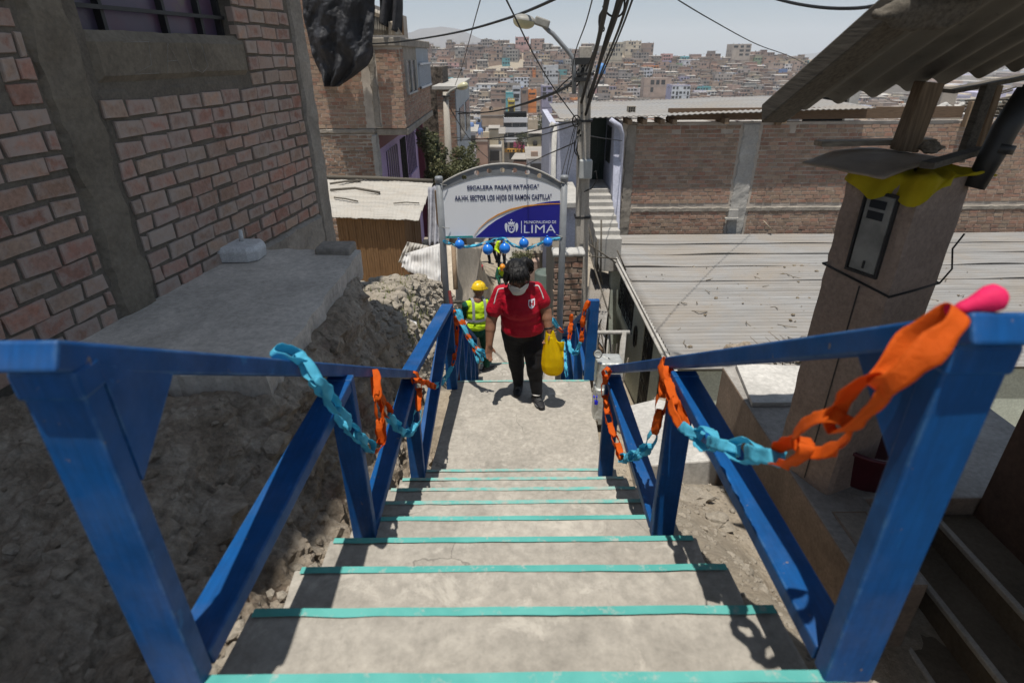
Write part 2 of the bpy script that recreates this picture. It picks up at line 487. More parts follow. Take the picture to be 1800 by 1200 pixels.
def slab(name, x0, x1, y0, y1, zt, zb, mat, parent, seed=0, wob=0.006, taper=None):
    """cast step: a block whose top edges wander a little"""
    mb = MB(); nx = 26; ny = 6
    xl = lambda y: x0 if taper is None else lerp(x0, taper[0], (y - y0) / (y1 - y0))
    xr = lambda y: x1 if taper is None else lerp(x1, taper[1], (y - y0) / (y1 - y0))
    def top(u, v):
        y = lerp(y0, y1, v); x = lerp(xl(y), xr(y), u)
        w = MN.noise((x * 2.3, y * 2.3, seed * 7.1)) * wob
        if u in (0, 1): x += MN.noise((seed * 3.3, y * 5, u)) * wob * 2.5
        if v == 1: y += MN.noise((x * 4, seed * 5.1, 1.0)) * wob * 0.5
        return (x, y, zt + w)
    b = len(mb.v); mb.grid(top, nx, ny, 0, False)
    ring = [i for i in range(nx + 1)] + [(nx + 1) * j + nx for j in range(1, ny + 1)] + [(nx + 1) * ny + i for i in range(nx - 1, -1, -1)] + [(nx + 1) * j for j in range(ny - 1, 0, -1)]
    low = []
    for i in ring:
        p = mb.v[i]; mb.v.append(V((p.x, p.y, zb))); low.append(len(mb.v) - 1)
    n = len(ring)
    for k in range(n):
        mb.face((ring[k], low[k], low[(k + 1) % n], ring[(k + 1) % n]))
    mb.face(low[::-1])
    o = mb.build(name, mat, parent)
    return bevel(o, 0.007, 2)

def stripe(x0, x1, y1, zt, parent, seed, w=0.028, taper=0):
    mb = MB(); nx = 40
    def fr(u):
        x = lerp(x0, x1, u); return x, y1 + MN.noise((x * 4, seed * 5.1, 1.0)) * 0.0030 + 0.0035 + taper * u
    def f(u, v):
        x, y = fr(u)
        inner = w + 0.0035 * fbm((x * 7, seed * 2.0, 4), 3)
        if v < 0.4: return (x, y - inner, zt + 0.0068)
        if v < 0.8: return (x, y, zt + 0.0072)
        return (x, y + 0.0005, zt - 0.035 + 0.008 * MN.noise((x * 8, seed, 9)))
    mb.grid(f, nx, 2, 0, False, flip=False)
    return mb.build('nosing_stripe', M['teal_rubbed' if seed <= 4 else 'teal'], parent)

slab('step', -HW - 0.35, HW + 0.3, -2.4, Dk(9), 9 * RISE, 0.6, M['stair'], stairs, 9, taper=(-HW, HW))
for k in range(8, 0, -1):
    jl = -rnd.uniform(0.004, 0.02); jr = rnd.uniform(0.004, 0.02)
    slab('step', -HW + jl, HW + jr, Dk(k + 1), Dk(k), k * RISE, k * RISE - 0.7, M['stair'], stairs, k)
for k in range(1, 10):
    stripe(-HW + 0.008, HW - 0.008, Dk(k), k * RISE, stairs, k)
slab('landing', -0.68, 0.72, Dk(1), 5.04, 0.0, -0.6, M['stair'], stairs, 0, taper=(-0.60, 0.80))
stripe(-0.59, 0.79, 5.04, 0.0, stairs, 0)
n2 = 11
for i in range(1, n2 + 1):
    y1 = 5.04 + 0.325 * i if i < n2 else 9.25
    z = -RISE * i
    slab('step', -0.60, 0.83, 5.04 + 0.325 * (i - 1), y1, z, z - 0.7, M['stair'], stairs, 20 + i)
    stripe(-0.59, 0.82, y1, z, stairs, 20 + i)
for i in range(1, 18):
    y0 = 9.25 + 0.33 * (i - 1); z = -2.12 - 0.19 * i
    y1 = y0 + 0.33 if i < 17 else 31.0
    slab('step', -0.62, 0.85 if i < 17 else 0.9, y0, y1, z, z - 0.7, M['stair'], stairs, 40 + i)
    stripe(-0.6, 0.83, y1, z, stairs, 40 + i)

# ------------------------------------------------------------------ ground sheet: near bank, street, valley, plain
SKY_PX = [(560, 74), (700, 72), (760, 80), (830, 76), (880, 70), (950, 74), (1000, 84), (1060, 80), (1100, 84), (1150, 90), (1170, 99), (1250, 99), (1300, 96), (1340, 96), (1400, 100), (1450, 126), (1500, 160), (1600, 176), (1800, 184)]
HILL = []
for px, py in SKY_PX:
    q = atY(px, py, 640); HILL.append((q.x / 640, q.z - 6))
VAL = [(30, -6.6), (60, -13), (160, -25), (300, -37), (400, -43), (470, -46)]
HB = 470
def far_z(x, y):
    if y < HB: return interp(y, VAL)
    zt = interp(x / y, HILL)
    if y < 640:
        t = (y - HB) / (640.0 - HB)
        return lerp(-46, zt, t ** 1.05) + 2.5 * MN.noise((x * 0.01, y * 0.01, 3)) * math.sin(math.pi * t)
    return lerp(zt, -46, sstep(640, 1100, y))

LBANK = [(4.4, 0.95), (5.4, 0.72), (6.6, 0.42), (8.0, 0.0), (9.5, -0.7), (12, -1.9), (15, -2.7), (24, -4.2), (32, -6)]
def near_z(x, y):
    z0 = zs(y) - 0.12
    if x < 0:
        if y < 4.4:
            return min(z0 - 0.3, 0.2) - 0.4 * sstep(-1, -2, x)
        zl = interp(y, LBANK)
        t = sstep(-0.74, -1.3, x)
        z = lerp(z0, zl, t) - max(0, -x - 1.6) * 0.12
        if 4.2 < y < 13:
            z += 0.09 * fbm((x * 1.7, y * 1.7, 1.3), 5) * t + 0.03 * abs(fbm((x * 6, y * 6, 5), 3)) * t
        return z
    if y < 3.5:
        z = z0 - 0.04; z = lerp(z, min(z, 0.12), sstep(0.92, 1.7, x)) + 0.03 * fbm((x * 3, y * 3, 2), 4)
        return z if x < 3.2 else z - 0.6
    zr = interp(y, [(3.5, -0.15), (4.2, -0.6), (6, -2.2), (8, -4.0), (12, -4.6), (20, -5.6), (30, -6.8)])
    t = sstep(0.95, 2.0, x)
    return lerp(z0 - 0.03, zr, t) + 0.04 * fbm((x * 2, y * 2, 8), 4) * t
def ground_z(x, y):
    if y < 26 and -9 < x < 20:
        zn = near_z(x, y)
        k = max(sstep(20, 26, y), sstep(-6, -9, x), sstep(14, 20, x))
        return lerp(zn, interp(y, [(-5, 1.0), (5, -1.5), (10, -4.0), (20, -5.8), (30, -6.6)]), k)
    if y < 30: return interp(y, [(-5, 1.0), (5, -1.5), (10, -4.0), (20, -5.8), (30, -6.6)])
    return far_z(x, y)

def axis(segs):
    out = []
    for a, b, st in segs:
        n = max(1, int(round((b - a) / st)))
        out += [a + (b - a) * i / n for i in range(n)]
    return out + [segs[-1][1]]
GX = axis([(-3500, -400, 310), (-400, -60, 20), (-60, -9, 5), (-9, -3.2, 0.4), (-3.2, -0.7, 0.045), (-0.7, 0.85, 0.15), (0.85, 2.4, 0.05), (2.4, 20, 0.8), (20, 60, 5), (60, 500, 18), (500, 4500, 300)])
GY = axis([(-30, -3, 9), (-3, 0, 0.3), (0, 4.2, 0.08), (4.2, 11, 0.05), (11, 30, 0.5), (30, 60, 3), (60, 400, 12), (400, 700, 9), (700, 1100, 30), (1100, 9000, 500)])
mb = MB()
for y in GY:
    for x in GX: mb.v.append(V((x, y, ground_z(x, y))))
nx = len(GX)
for j in range(len(GY) - 1):
    for i in range(nx - 1):
        a = j * nx + i; mb.face((a, a + 1, a + nx + 1, a + nx), 0, None, None, True)
tag(mb.build('ground', M['ground'], origin=(0, 0, 0)), kind='structure')

# distant bare mountains
M['mountain'] = m_concrete('bare_mountain', (0.15, 0.13, 0.12), 0.8, 0.004, 0.0)
def mountain(px_pts, Y, depth, seed):
    mb = MB(); n = 90
    def f(u, v):
        px = lerp(px_pts[0][0], px_pts[-1][0], u); py = interp(px, px_pts)
        q = atY(px, py, Y); base = -60
        y = Y + (v - 0.5) * depth
        h = max(0.0, 1 - abs(v - 0.5) * 2)
        z = base + (q.z - base) * h ** 0.8 + 18 * fbm((q.x * 0.004, y * 0.004, seed), 5) * h
        return (q.x, y, z)
    mb.grid(f, n, 24)
    return tag(mb.build('mountain', M['mountain']), kind='structure')
mountain([(540, 100), (600, 85), (660, 74), (705, 58), (735, 50), (775, 46), (810, 50), (840, 64), (880, 80), (940, 100), (1010, 125)], 3600, 1600, 1)
mountain([(1330, 130), (1400, 106), (1440, 94), (1460, 92), (1485, 84), (1505, 92), (1560, 112), (1620, 104), (1700, 122), (1800, 135), (1900, 150)], 4600, 1800, 5)

# rock face and rough bank left of the upper flight
def rock_prof(y):
    zz = zs(y) - 0.30
    ztop = 1.30 + 0.10 * sstep(1.8, 2.6, y)
    xe = -1.33 + 0.06 * math.sin(y * 2.1)
    far = sstep(3.7, 4.6, y); x4 = lerp(lerp(xe, -0.86, 0.4), -1.16, far); x5 = lerp(lerp(xe, -0.84, 0.75), -1.02, far)
    return [(-3.3, ztop + 0.05), (-2.4, ztop + 0.02), (xe - 0.15, ztop), (xe + 0.03, ztop - 0.12), (x4, lerp(zz, ztop, 0.62)), (x5, lerp(zz, ztop, 0.3)), (-0.80, zz), (-0.70, zz - 0.3)]
def rock_pt(u, v):
    y = lerp(-1.2, 5.15, v)
    pr = rock_prof(y); ln = [0]
    for a, b in zip(pr, pr[1:]): ln.append(ln[-1] + math.hypot(b[0] - a[0], b[1] - a[1]))
    d = u * ln[-1]
    for i in range(len(pr) - 1):
        if d <= ln[i + 1] + 1e-9:
            t = (d - ln[i]) / (ln[i + 1] - ln[i]); x = lerp(pr[i][0], pr[i + 1][0], t); z = lerp(pr[i][1], pr[i + 1][1], t)
            nx_, nz_ = -(pr[i + 1][1] - pr[i][1]), (pr[i + 1][0] - pr[i][0]); break
    L = math.hypot(nx_, nz_); nx_ /= L; nz_ /= L
    q_ = V((x, y * 0.8, z * 1.3)); a = 0.10 * fbm((x * 1.6, y * 1.6, z * 1.6), 4, 2.1, 0.55) + 0.075 * (0.5 - abs(MN.noise(q_ * 3.1))) + 0.05 * (0.5 - abs(MN.noise(q_ * 7.3))) + 0.03 * (0.5 - abs(MN.noise(q_ * 15))) + 0.016 * MN.noise(q_ * 32)
    c = MN.cell(V((x * 5 + 0.8 * MN.noise((x * 3, y * 3, z * 3)), y * 4, z * 6)))
    a += 0.022 * (c - 0.5)
    s = min(1, 0.6 + 0.7 * u) * (1.0 if u < 0.97 else 0.2)
    end = sstep(5.0, 4.5, y)
    zo = z + nz_ * a * s - (1 - end) * 0.75; k_ = min(sstep(2.45, 2.75, y), sstep(5.0, 4.75, y)) * sstep(-1.15, -1.3, x)
    zo = min(zo, lerp(9.0, 1.36, k_)) if k_ > 0.5 else zo
    return (x + nx_ * a * s - (1 - end) * 0.45, y, zo)
mb = MB(); mb.grid(rock_pt, 190, 460, smooth=False, flip=True)
rk_ = random.Random(17); EMBED = []
for i in range(70):      # blocks and broken concrete bedded in the face
    v = rk_.uniform(0.30, 0.93); u = rk_.uniform(0.52, 0.93); EMBED.append((V(rock_pt(u, v)), rk_.choice([0.04, 0.05, 0.07, 0.09, 0.12]) * rk_.uniform(0.8, 1.2), i))
rock_mb = mb

# loose rubble: small stones over bank, dirt strip and slabs
def stone_mesh(mb, c, r, seed, mat=0, flatn=0.7):
    bm = bmesh.new(); bmesh.ops.create_icosphere(bm, subdivisions=2 if r > 0.028 else 1, radius=1.0)
    rot = Matrix.Rotation(seed * 1.7, 3, 'Z') @ Matrix.Rotation(seed * 0.9, 3, 'X')
    b = len(mb.v)
    for v in bm.verts:
        k = 1 + 0.55 * MN.noise(v.co * 1.3 + V((seed * 3.1, seed, 0))) + 0.28 * MN.noise(v.co * 3.1 + V((seed, 0, 4)))
        p = rot @ V((v.co.x * k * r, v.co.y * k * r * 0.8, v.co.z * k * r)); p.z *= flatn
        mb.v.append(V(c) + p)
    for f in bm.faces: mb.face([b + v.index for v in f.verts], mat)
    bm.free()
def big_stone(name, c, r, seed, mat, label, sub=3, flatn=0.8, group=None):
    bm = bmesh.new(); bmesh.ops.create_icosphere(bm, subdivisions=sub, radius=1.0)
    for v in bm.verts:
        d = v.co.normalized()
        k = 1 + 0.35 * MN.noise(d * 1.2 + V((seed * 3.1, seed, 0))) + 0.12 * MN.noise(d * 4 + V((seed, 0, 0)))
        c8 = MN.cell(d * 1.9 + V((seed, 2, 1)))
        k *= 0.88 + 0.2 * c8
        v.co = V((d.x * k * r[0], d.y * k * r[1], d.z * k * r[2])) + V(c)
    me = bpy.data.meshes.new(name); bm.to_mesh(me); bm.free(); me.materials.append(mat)
    return tag(link_mesh(name, me), label, 'stone', group)

for c, r, i in EMBED: stone_mesh(rock_mb, c - V((0.25 * r, 0, 0)), r, i, 0, 0.75)
tag(rock_mb.build('rock_face', M['rock']), kind='structure')
mb = MB(); rs = random.Random(3)
for i in range(4200):
    y = rs.uniform(4.5, 11); x = -0.85 - abs(rs.gauss(0, 0.75))
    if x < -3: continue
    r = rs.choice([0.008, 0.010, 0.012, 0.016, 0.018, 0.022, 0.03, 0.03, 0.045, 0.065]) * rs.uniform(0.7, 1.4)
    stone_mesh(mb, (x, y, ground_z(x, y) + r * 0.2), r, i)
for i in range(1300):
    y = rs.uniform(0.6, 3.9); x = rs.uniform(0.84, 1.8)
    r = rs.choice([0.004, 0.005, 0.006, 0.008, 0.010, 0.012, 0.022]) * rs.uniform(0.6, 1.3)
    stone_mesh(mb, (x, y, ground_z(x, y) + r * 0.2), r, i)
for i in range(260):
    y = rs.uniform(4.0, 8.6); x = rs.uniform(0.95, 2.5)
    r = rs.uniform(0.02, 0.07); stone_mesh(mb, (x, y, ground_z(x, y) + r * 0.2), r, i)
for i in range(220):
    y = rs.uniform(0.8, 4.4); x = -0.84 - abs(rs.gauss(0, 0.06)); r = rs.uniform(0.008, 0.03)
    stone_mesh(mb, (x, y, zs(y) - 0.17), r, i)
for i in range(1500):
    v = rs.uniform(0.12, 0.95); u = rs.uniform(0.25, 0.93); c = V(rock_pt(u, v)); r = rs.choice([0.006, 0.008, 0.010, 0.014, 0.02, 0.03]) * rs.uniform(0.6, 1.3)
    if 2.5 < c.y < 4.85 and c.x < -1.3: continue
    stone_mesh(mb, c, r, i, 1)
tag(mb.build('rubble', [M['stone'], M['rock']]), kind='stuff')
tag(bpy.data.objects['rubble'], 'loose pale rubble and pebbles scattered beside the stairs', 'rubble')
q = atY(702, 575, 5.0)
big_stone('stone', (-1.06, 5.15, 0.16), (0.13, 0.16, 0.17), 2, M['stone'], 'large grey rounded stone on the left bank beside the railing')
big_stone('stone', (-1.16, 5.75, 0.28), (0.10, 0.13, 0.10), 8, M['white_stone'], 'pale jagged stone on the bank just behind the large grey stone')
big_stone('stone', (-0.93, 4.98, -0.02), (0.11, 0.12, 0.09), 5, M['stone'], 'flat yellowish stone at the foot of the left railing post')
big_stone('stone', (1.28, 3.1, ground_z(1.28, 3.1) + .02), (0.14, 0.10, 0.06), 11, M['stone'], 'flat broken stone on the dirt strip below the right railing')
big_stone('stone', (1.33, 2.78, ground_z(1.33, 2.78) + .01), (0.11, 0.08, 0.05), 12, M['stone'], 'small cracked stone lying lower on the dirt strip right of the steps')
big_stone('stone', (-1.62, 5.02, 1.02), (0.07, 0.06, 0.05), 21, M['beige'], 'small beige stone on the end of the concrete ledge')

# dry grass on the bank
M['dry_grass'] = m_plain('dry_grass', (0.23, 0.22, 0.10), 0.8, 0.4, 5, 0, c2=(0.12, 0.15, 0.06))
mb = MB(); rg = random.Random(5)
for i in range(2000):
    y = rg.gauss(6.3, 0.75); x = -0.95 - abs(rg.gauss(0, 0.28))
    if y < 5.1 or y > 8.2: continue
    if MN.noise((x * 3, y * 3, 4)) < -0.08: continue
    z = ground_z(x, y); h = rg.uniform(0.03, 0.10); a = rg.uniform(0, 6.28); w = rg.uniform(0.004, 0.009)
    dx, dy = math.cos(a), math.sin(a); ln = rg.uniform(0.2, 0.8) * h
    b = len(mb.v)
    mb.v += [V((x - dy * w, y + dx * w, z - 0.01)), V((x + dy * w, y - dx * w, z - 0.01)), V((x + dx * ln, y + dy * ln, z + h))]
    mb.face((b, b + 1, b + 2))
tag(mb.build('dry_grass', M['dry_grass']), 'tufts of dry yellow green grass on the left bank', 'grass', kind='stuff')

# ------------------------------------------------------------------ railings
RW, RT = 0.105, 0.05
def rail_xy(side, y):  # x of a rail's centreline
    if side < 0: return interp(y, [(0.8, -0.75), (2.0, -0.70), (3.33, -0.705), (4.9, -0.605), (8.5, -0.64)])
    return interp(y, [(0.8, 0.745), (2.0, 0.70), (3.33, 0.685), (5.05, 0.79), (8.5, 0.80)])
def post(root, side, y, zb, zt, w=RW, t=RT):
    mb = MB(); x = rail_xy(side, y)
    mb.box(x - w / 2, x + w / 2, y - t / 2, y + t / 2, zb, zt)
    return bevel(mb.build('post', M['blue'], root), 0.006)
def bar(name, root, p, q, w=RW, t=RT):
    mb = MB(); mb.beam(p, q, w, t); return bevel(mb.build(name, M['blue'], root), 0.006)
def near_rail(root, side, ztopn, ztopm, ztopl):
    x = lambda y: rail_xy(side, y)
    yn, ym, yl = 0.815, 1.995, 3.33
    g = 0.027
    # level rail of the upper landing, then the sloping rail
    bar('top_rail', root, (x(yn), yn - 0.045, ztopn - g + 0.019), (x(yl), yl + 0.03, ztopl - g))
    post(root, side, yn, NEAR * RISE, ztopn - 0.053)
    post(root, side, ym, 5 * RISE, ztopm - 0.058)
    post(root, side, yl, 1 * RISE, ztopl - 0.058)
    bar('diagonal_brace', root, (x(yn), yn + 0.035, NEAR * RISE + 0.02), (x(ym), ym - 0.02, ztopm - 0.085), RW - 0.004)
    bar('diagonal_brace', root, (x(ym), ym + 0.035, 5 * RISE + 0.02), (x(yl), yl - 0.02, ztopl - 0.085), RW - 0.004)
    mb = MB(); xa = x(yn) - side * (RW / 2 - 0.006)
    for sx in (xa, ):
        a = V((sx, yn + 0.025, ztopn - 0.06)); b = V((sx, yn + 0.20, ztopn - 0.06 - 0.12)); c = V((sx, yn + 0.025, ztopn - 0.31))
        t = V((0.008, 0, 0)); P = [a, b, c, a + t, b + t, c + t]
        mb.add(P, [(0, 1, 2), (5, 4, 3), (0, 3, 4, 1), (1, 4, 5, 2), (2, 5, 3, 0)])
    mb.build('gusset_plate', M['blue'], root)
    # wrapped joint sleeve at the head of the near post
    mb = MB(); X = x(yn)
    mb.box(X - RW / 2 - 0.004, X + RW / 2 + 0.004, yn - 0.032, yn + 0.03, ztopn - 0.10, ztopn - 0.045)
    bevel(mb.build('joint_sleeve', M['blue'], root), 0.008)

left_rail = thing('metal_railing', (-0.7, 3.0, 0.2), 'blue steel railing along the left side of the steps', 'railing', 'blue stair railings')
near_rail(left_rail, -1, 2.60, 1.893, 1.087)
right_rail = thing('metal_railing', (0.7, 2.0, 0.9), 'blue steel railing beside the near steps on the right, with a pink balloon tied on', 'railing', 'blue stair railings')
near_rail(right_rail, 1, 2.635, 1.90, 1.11)
# landing bay of the left railing
xl = lambda y: rail_xy(-1, y)
bar('top_rail', left_rail, (xl(3.33), 3.37, 1.06), (xl(4.9), 4.93, 0.885))
post(left_rail, -1, 4.9, 0.0, 0.86)
bar('diagonal_brace', left_rail, (xl(3.33), 3.38, 0.2), (xl(4.9), 4.86, 0.81), RW - 0.004)
def lower_rail(root, side, y0, ztop):
    x = lambda y: rail_xy(side, y)
    ys = [y0 + 0.06, 5.95, 6.85, 7.75, 8.55]
    zt = lambda y: lerp(ztop, zs(8.5) + 0.88, (y - y0) / (8.5 - y0))
    bar('top_rail', root, (x(y0), y0 + 0.05, zt(y0) - 0.03), (x(8.55), 8.58, zt(8.55) - 0.03))
    for i, y in enumerate(ys[1:]):
        post(root, side, y, zs(y) - 0.15, zt(y) - 0.06)
        yp = ys[i]; bar('diagonal_brace', root, (x(yp), yp + 0.03, zs(yp) + 0.05), (x(y), y - 0.03, zt(y) - 0.09), RW - 0.004)
lower_rail(left_rail, -1, 4.9, 0.86)
low_right = thing('metal_railing', (0.79, 6.5, -1.0), 'blue steel railing on the right of the lower flight behind the woman', 'railing', 'blue stair railings')
post(low_right, 1, 5.055, 0.0, 0.89)
lower_rail(low_right, 1, 5.055, 0.80)

# ------------------------------------------------------------------ brick walling
def bricks(mb, O, U, N, w, h, bl=0.235, bh=0.10, mx=0.016, mz=0.018, depth=0.012, holes=(), seed=0, jit=0.004, hue=0.25, mat=0, back=0.05):
    """courses of single bricks standing proud of the mortar, O at the bottom left of the face"""
    O = V(O); U = V(U); N = V(N); Z = V((0, 0, 1)); r = random.Random(seed)
    rows = int(h / (bh + mz))
    for j in range(rows):
        v0 = j * (bh + mz) + mz / 2; off = -(bl + mx) * (0.5 if j % 2 else 0.0) - r.uniform(0, 0.03)
        u = off
        while u < w:
            L = bl * r.uniform(0.95, 1.05)
            a, b = max(u, 0), min(u + L, w); u += L + mx * r.uniform(0.7, 1.3)
            if b - a < 0.03: continue
            c0, c1 = v0 + r.uniform(-jit, jit), v0 + bh + r.uniform(-jit, jit)
            segs = [(a, b)]
            for (hu0, hu1, hv0, hv1) in holes:
                if c1 > hv0 + 0.02 and c0 < hv1 - 0.02:
                    ns = []
                    for (s0, s1) in segs:
                        if s1 <= hu0 or s0 >= hu1: ns.append((s0, s1)); continue
                        if s0 < hu0 - 0.03: ns.append((s0, hu0))
                        if s1 > hu1 + 0.03: ns.append((hu1, s1))
                    segs = ns
            for (s0, s1) in segs:
                d = depth + r.uniform(-1, 1) * jit; k = r.uniform(0.72, 1.2); g = r.uniform(1 - hue * 0.5, 1 + hue * 0.6)
                col = (k, k * g, k * g)
                e = [r.uniform(-jit, jit) for _ in range(8)]
                f = [O + U * (s0 + e[0]) + Z * (c0 + e[1]), O + U * (s1 + e[2]) + Z * (c0 + e[3]), O + U * (s1 + e[4]) + Z * (c1 + e[5]), O + U * (s0 + e[6]) + Z * (c1 + e[7])]
                ch = 0.006
                i0 = len(mb.v)
                cen = sum(f, V((0, 0, 0))) / 4
                for p in f: mb.v.append(p - N * back)
                for p in f: mb.v.append(p + N * (d - ch))
                for p in f: mb.v.append(p + (cen - p).normalized() * ch * 1.2 + N * d)
                for k2 in range(4):
                    k3 = (k2 + 1) % 4
                    mb.face((i0 + k2, i0 + k3, i0 + 4 + k3, i0 + 4 + k2), mat, col, ((0, 0),) * 4)
                    mb.face((i0 + 4 + k2, i0 + 4 + k3, i0 + 8 + k3, i0 + 8 + k2), mat, col, ((0.03, 0.03),) * 4)
                mb.face((i0 + 8, i0 + 9, i0 + 10, i0 + 11), mat, col, ((0, 0), (1, 0), (1, 1), (0, 1)))

def panel(mb, O, U, N, u0, u1, v0, v1, d0, d1, mat=0):
    """box on a wall face: u along, v up, from depth d0 to d1 along the normal"""
    O = V(O); U = V(U); N = V(N); Z = V((0, 0, 1))
    P = lambda u, v, d: O + U * u + Z * v + N * d
    mb.hexa([P(u0, v0, d1), P(u1, v0, d1), P(u1, v0, d0), P(u0, v0, d0), P(u0, v1, d1), P(u1, v1, d1), P(u1, v1, d0), P(u0, v1, d0)], mat)

def rough_panel(mb, O, U, N, u0, u1, v0, v1, d0, d1, seed=1, amp=0.02, edge=0.035, st=0.06, mat=0):
    """cast concrete member with ragged borders"""
    O = V(O); U = V(U); N = V(N); Z = V((0, 0, 1)); nu = max(4, int((u1 - u0) / st)); nv = max(4, int((v1 - v0) / st))
    def f(a, b):
        u = lerp(u0, u1, a); v = lerp(v0, v1, b)
        d = d1 + amp * 0.6 * fbm((u * 4, v * 4, seed), 4)
        if a in (0, 1) or b in (0, 1): d = d0
        if a <= 1.01 / nu or a >= 1 - 1.01 / nu: u += edge * fbm((seed, v * 5, a * 3), 3)
        if (b <= 1.01 / nv or b >= 1 - 1.01 / nv): v += edge * 0.5 * fbm((u * 5, seed, b * 3), 3)
        return O + U * u + Z * v + N * d
    mb.grid(f, nu, nv, mat, False)

# ------------------------------------------------------------------ left brick house
BX = lambda y: -3.026 + 0.15 * y
LU = V((0.15, 1, 0)).normalized(); LN = V((LU.y, -LU.x, 0))
LO = V((BX(0), 0, 0))
uy = lambda y: y / LU.y          # distance along the wall for a given Y
house_l = thing('brick_house', (-2.6, 3.0, 1.4), 'unplastered brick house with concrete columns right above the ledge on the left', 'house')
wall_end = uy(6.48)
holes = [(uy(3.6), uy(3.80), 2.84, 6.0), (uy(3.75), uy(5.285), 3.0, 6.0), (uy(3.75), uy(5.37), 2.835, 3.145), (uy(2.3), uy(3.16), 2.84, 3.6), (uy(3.33), uy(3.70), 0, 9), (uy(6.16), 99, 0, 9)]
mb = MB()
bricks(mb, LO + LU * uy(-0.8) + V((0, 0, 1.47)), LU, LN, wall_end - uy(-0.8), 4.0, 0.232, 0.097, 0.02, 0.021, 0.017,
       [(a - uy(-0.8), b - uy(-0.8), c - 1.47, d - 1.47) for a, b, c, d in holes], 11, 0.0075, 0.35)
mb.build('brickwork', M['brick'], house_l)
mb = MB()
def seg(u0, u1, z0, z1): panel(mb, LO, LU, LN, u0, u1, z0, z1, -0.2, 0.0)
seg(uy(-0.8), uy(2.3), 0.2, 8.0); seg(uy(2.3), uy(3.16), 0.2, 2.84); seg(uy(2.3), uy(3.16), 3.6, 8.0); seg(uy(3.16), uy(3.75), 0.2, 8.0)
seg(uy(3.75), uy(5.285), 0.2, 3.0); seg(uy(3.75), uy(5.285), 4.1, 8.0); seg(uy(5.285), wall_end, -0.6, 8.0)
for (ua, ub, za, zb_) in ((uy(-0.8), uy(3.34), 1.47, 4.6), (uy(3.69), uy(6.17), 1.47, 2.84), (uy(5.36), uy(6.17), 2.84, 4.6)):
    nu_, nv_ = int((ub - ua) / 0.022), int((zb_ - za) / 0.022)
    def mort(u, v):
        a = lerp(ua, ub, u); z = lerp(za, zb_, v)
        d = 0.001 + 0.010 * fbm((a * 7, z * 9, 3), 4) + 0.014 * max(0, fbm((a * 1.8, z * 2.1, 8), 3) - 0.15)
        if u in (0, 1) or v in (0, 1): d = -0.02
        return LO + LU * a + V((0, 0, z)) + LN * d
    mb.grid(mort, nu_, nv_, 0, True)
mb.build('wall', M['mortar'], house_l)
mb = MB(); rough_panel(mb, LO, LU, LN, uy(3.33), uy(3.70), 1.35, 7.98, -0.03, 0.035, 3, 0.03, 0.05)
mb.build('column', M['concrete_dark'], house_l)
mb = MB(); rough_panel(mb, LO, LU, LN, uy(6.15), wall_end + 0.02, -0.6, 7.98, -0.1, 0.03, 6, 0.02, 0.03)
mb.box(BX(6.48) - 0.25, BX(6.48) - 0.004, 6.44, 6.495, -0.6, 7.98)
mb.build('column', M['concrete'], house_l)
mb = MB(); rough_panel(mb, LO, LU, LN, uy(3.72), uy(5.37), 2.835, 3.145, -0.02, 0.03, 8, 0.006, 0.012)
mb.build('concrete_sill', M['concrete_dark'], house_l)
mb = MB(); rough_panel(mb, LO, LU, LN, uy(4.1), uy(6.2), -0.4, 1.49, -0.05, 0.045, 9, 0.03, 0.04)
mb.build('footing', M['concrete'], house_l)
# chalk scratches on the sill
M['chalk'] = m_plain('chalk', (0.30, 0.285, 0.26), 0.9, 0.3, 40, 0)
mb = MB()
def chalk(pts):
    mb.tube([LO + LU * uy(a) + V((0, 0, b)) + LN * 0.045 for a, b in pts], 0.0016, 5)
chalk([(3.98, 3.08), (4.2, 3.085), (4.17, 2.95), (4.0, 2.9), (4.22, 2.9)]); chalk([(4.3, 2.89), (4.38, 3.08), (4.47, 2.9)]); chalk([(4.33, 2.97), (4.44, 2.975)])
chalk([(4.56, 3.06), (4.58, 2.92), (4.68, 2.89), (4.76, 2.93), (4.74, 3.07)]); chalk([(5.1, 3.05), (5.12, 2.98)])
mb.build('chalk_scrawl', M['chalk'], house_l)
# window with dusty film-covered panes and dark bars
def _pane():
    n = NT('dusty_pane'); f = n.noise(2.4, 4, 0.6)
    n.color(n.ramp(f, [(0.3, (0.05, 0.045, 0.075)), (0.5, (0.085, 0.06, 0.10)), (0.62, (0.10, 0.05, 0.085)), (0.75, (0.13, 0.12, 0.06))])); n.rough(0.35, 0.5)
    return n.m
M['pane'] = _pane()
win = MB()
panel(win, LO, LU, LN, uy(3.75), uy(5.285), 3.12, 4.1, -0.17, -0.15)
win = win.build('window', M['pane'], house_l)
mb = MB()
for u in (3.76, 4.05, 4.62, 5.02, 5.27): panel(mb, LO, LU, LN, uy(u) - 0.014, uy(u) + 0.014, 3.146, 4.1, -0.15, -0.10)
panel(mb, LO, LU, LN, uy(3.75), uy(5.285), 3.26, 3.285, -0.098, -0.075)
mb.build('frame', M['dark_metal'], win)
w2 = MB(); panel(w2, LO, LU, LN, uy(2.3), uy(3.16), 2.845, 3.6, -0.17, -0.14)
w2 = w2.build('window', M['glass_dark'], house_l)
mb = MB()
for u in (2.4, 2.6, 2.8, 3.0, 3.08, 3.14): panel(mb, LO, LU, LN, uy(u) - 0.012, uy(u) + 0.012, 2.87, 3.6, -0.10, -0.07)
panel(mb, LO, LU, LN, uy(2.3), uy(3.16), 2.845, 2.872, -0.10, -0.06)
mb.build('frame', M['dark_metal'], w2)
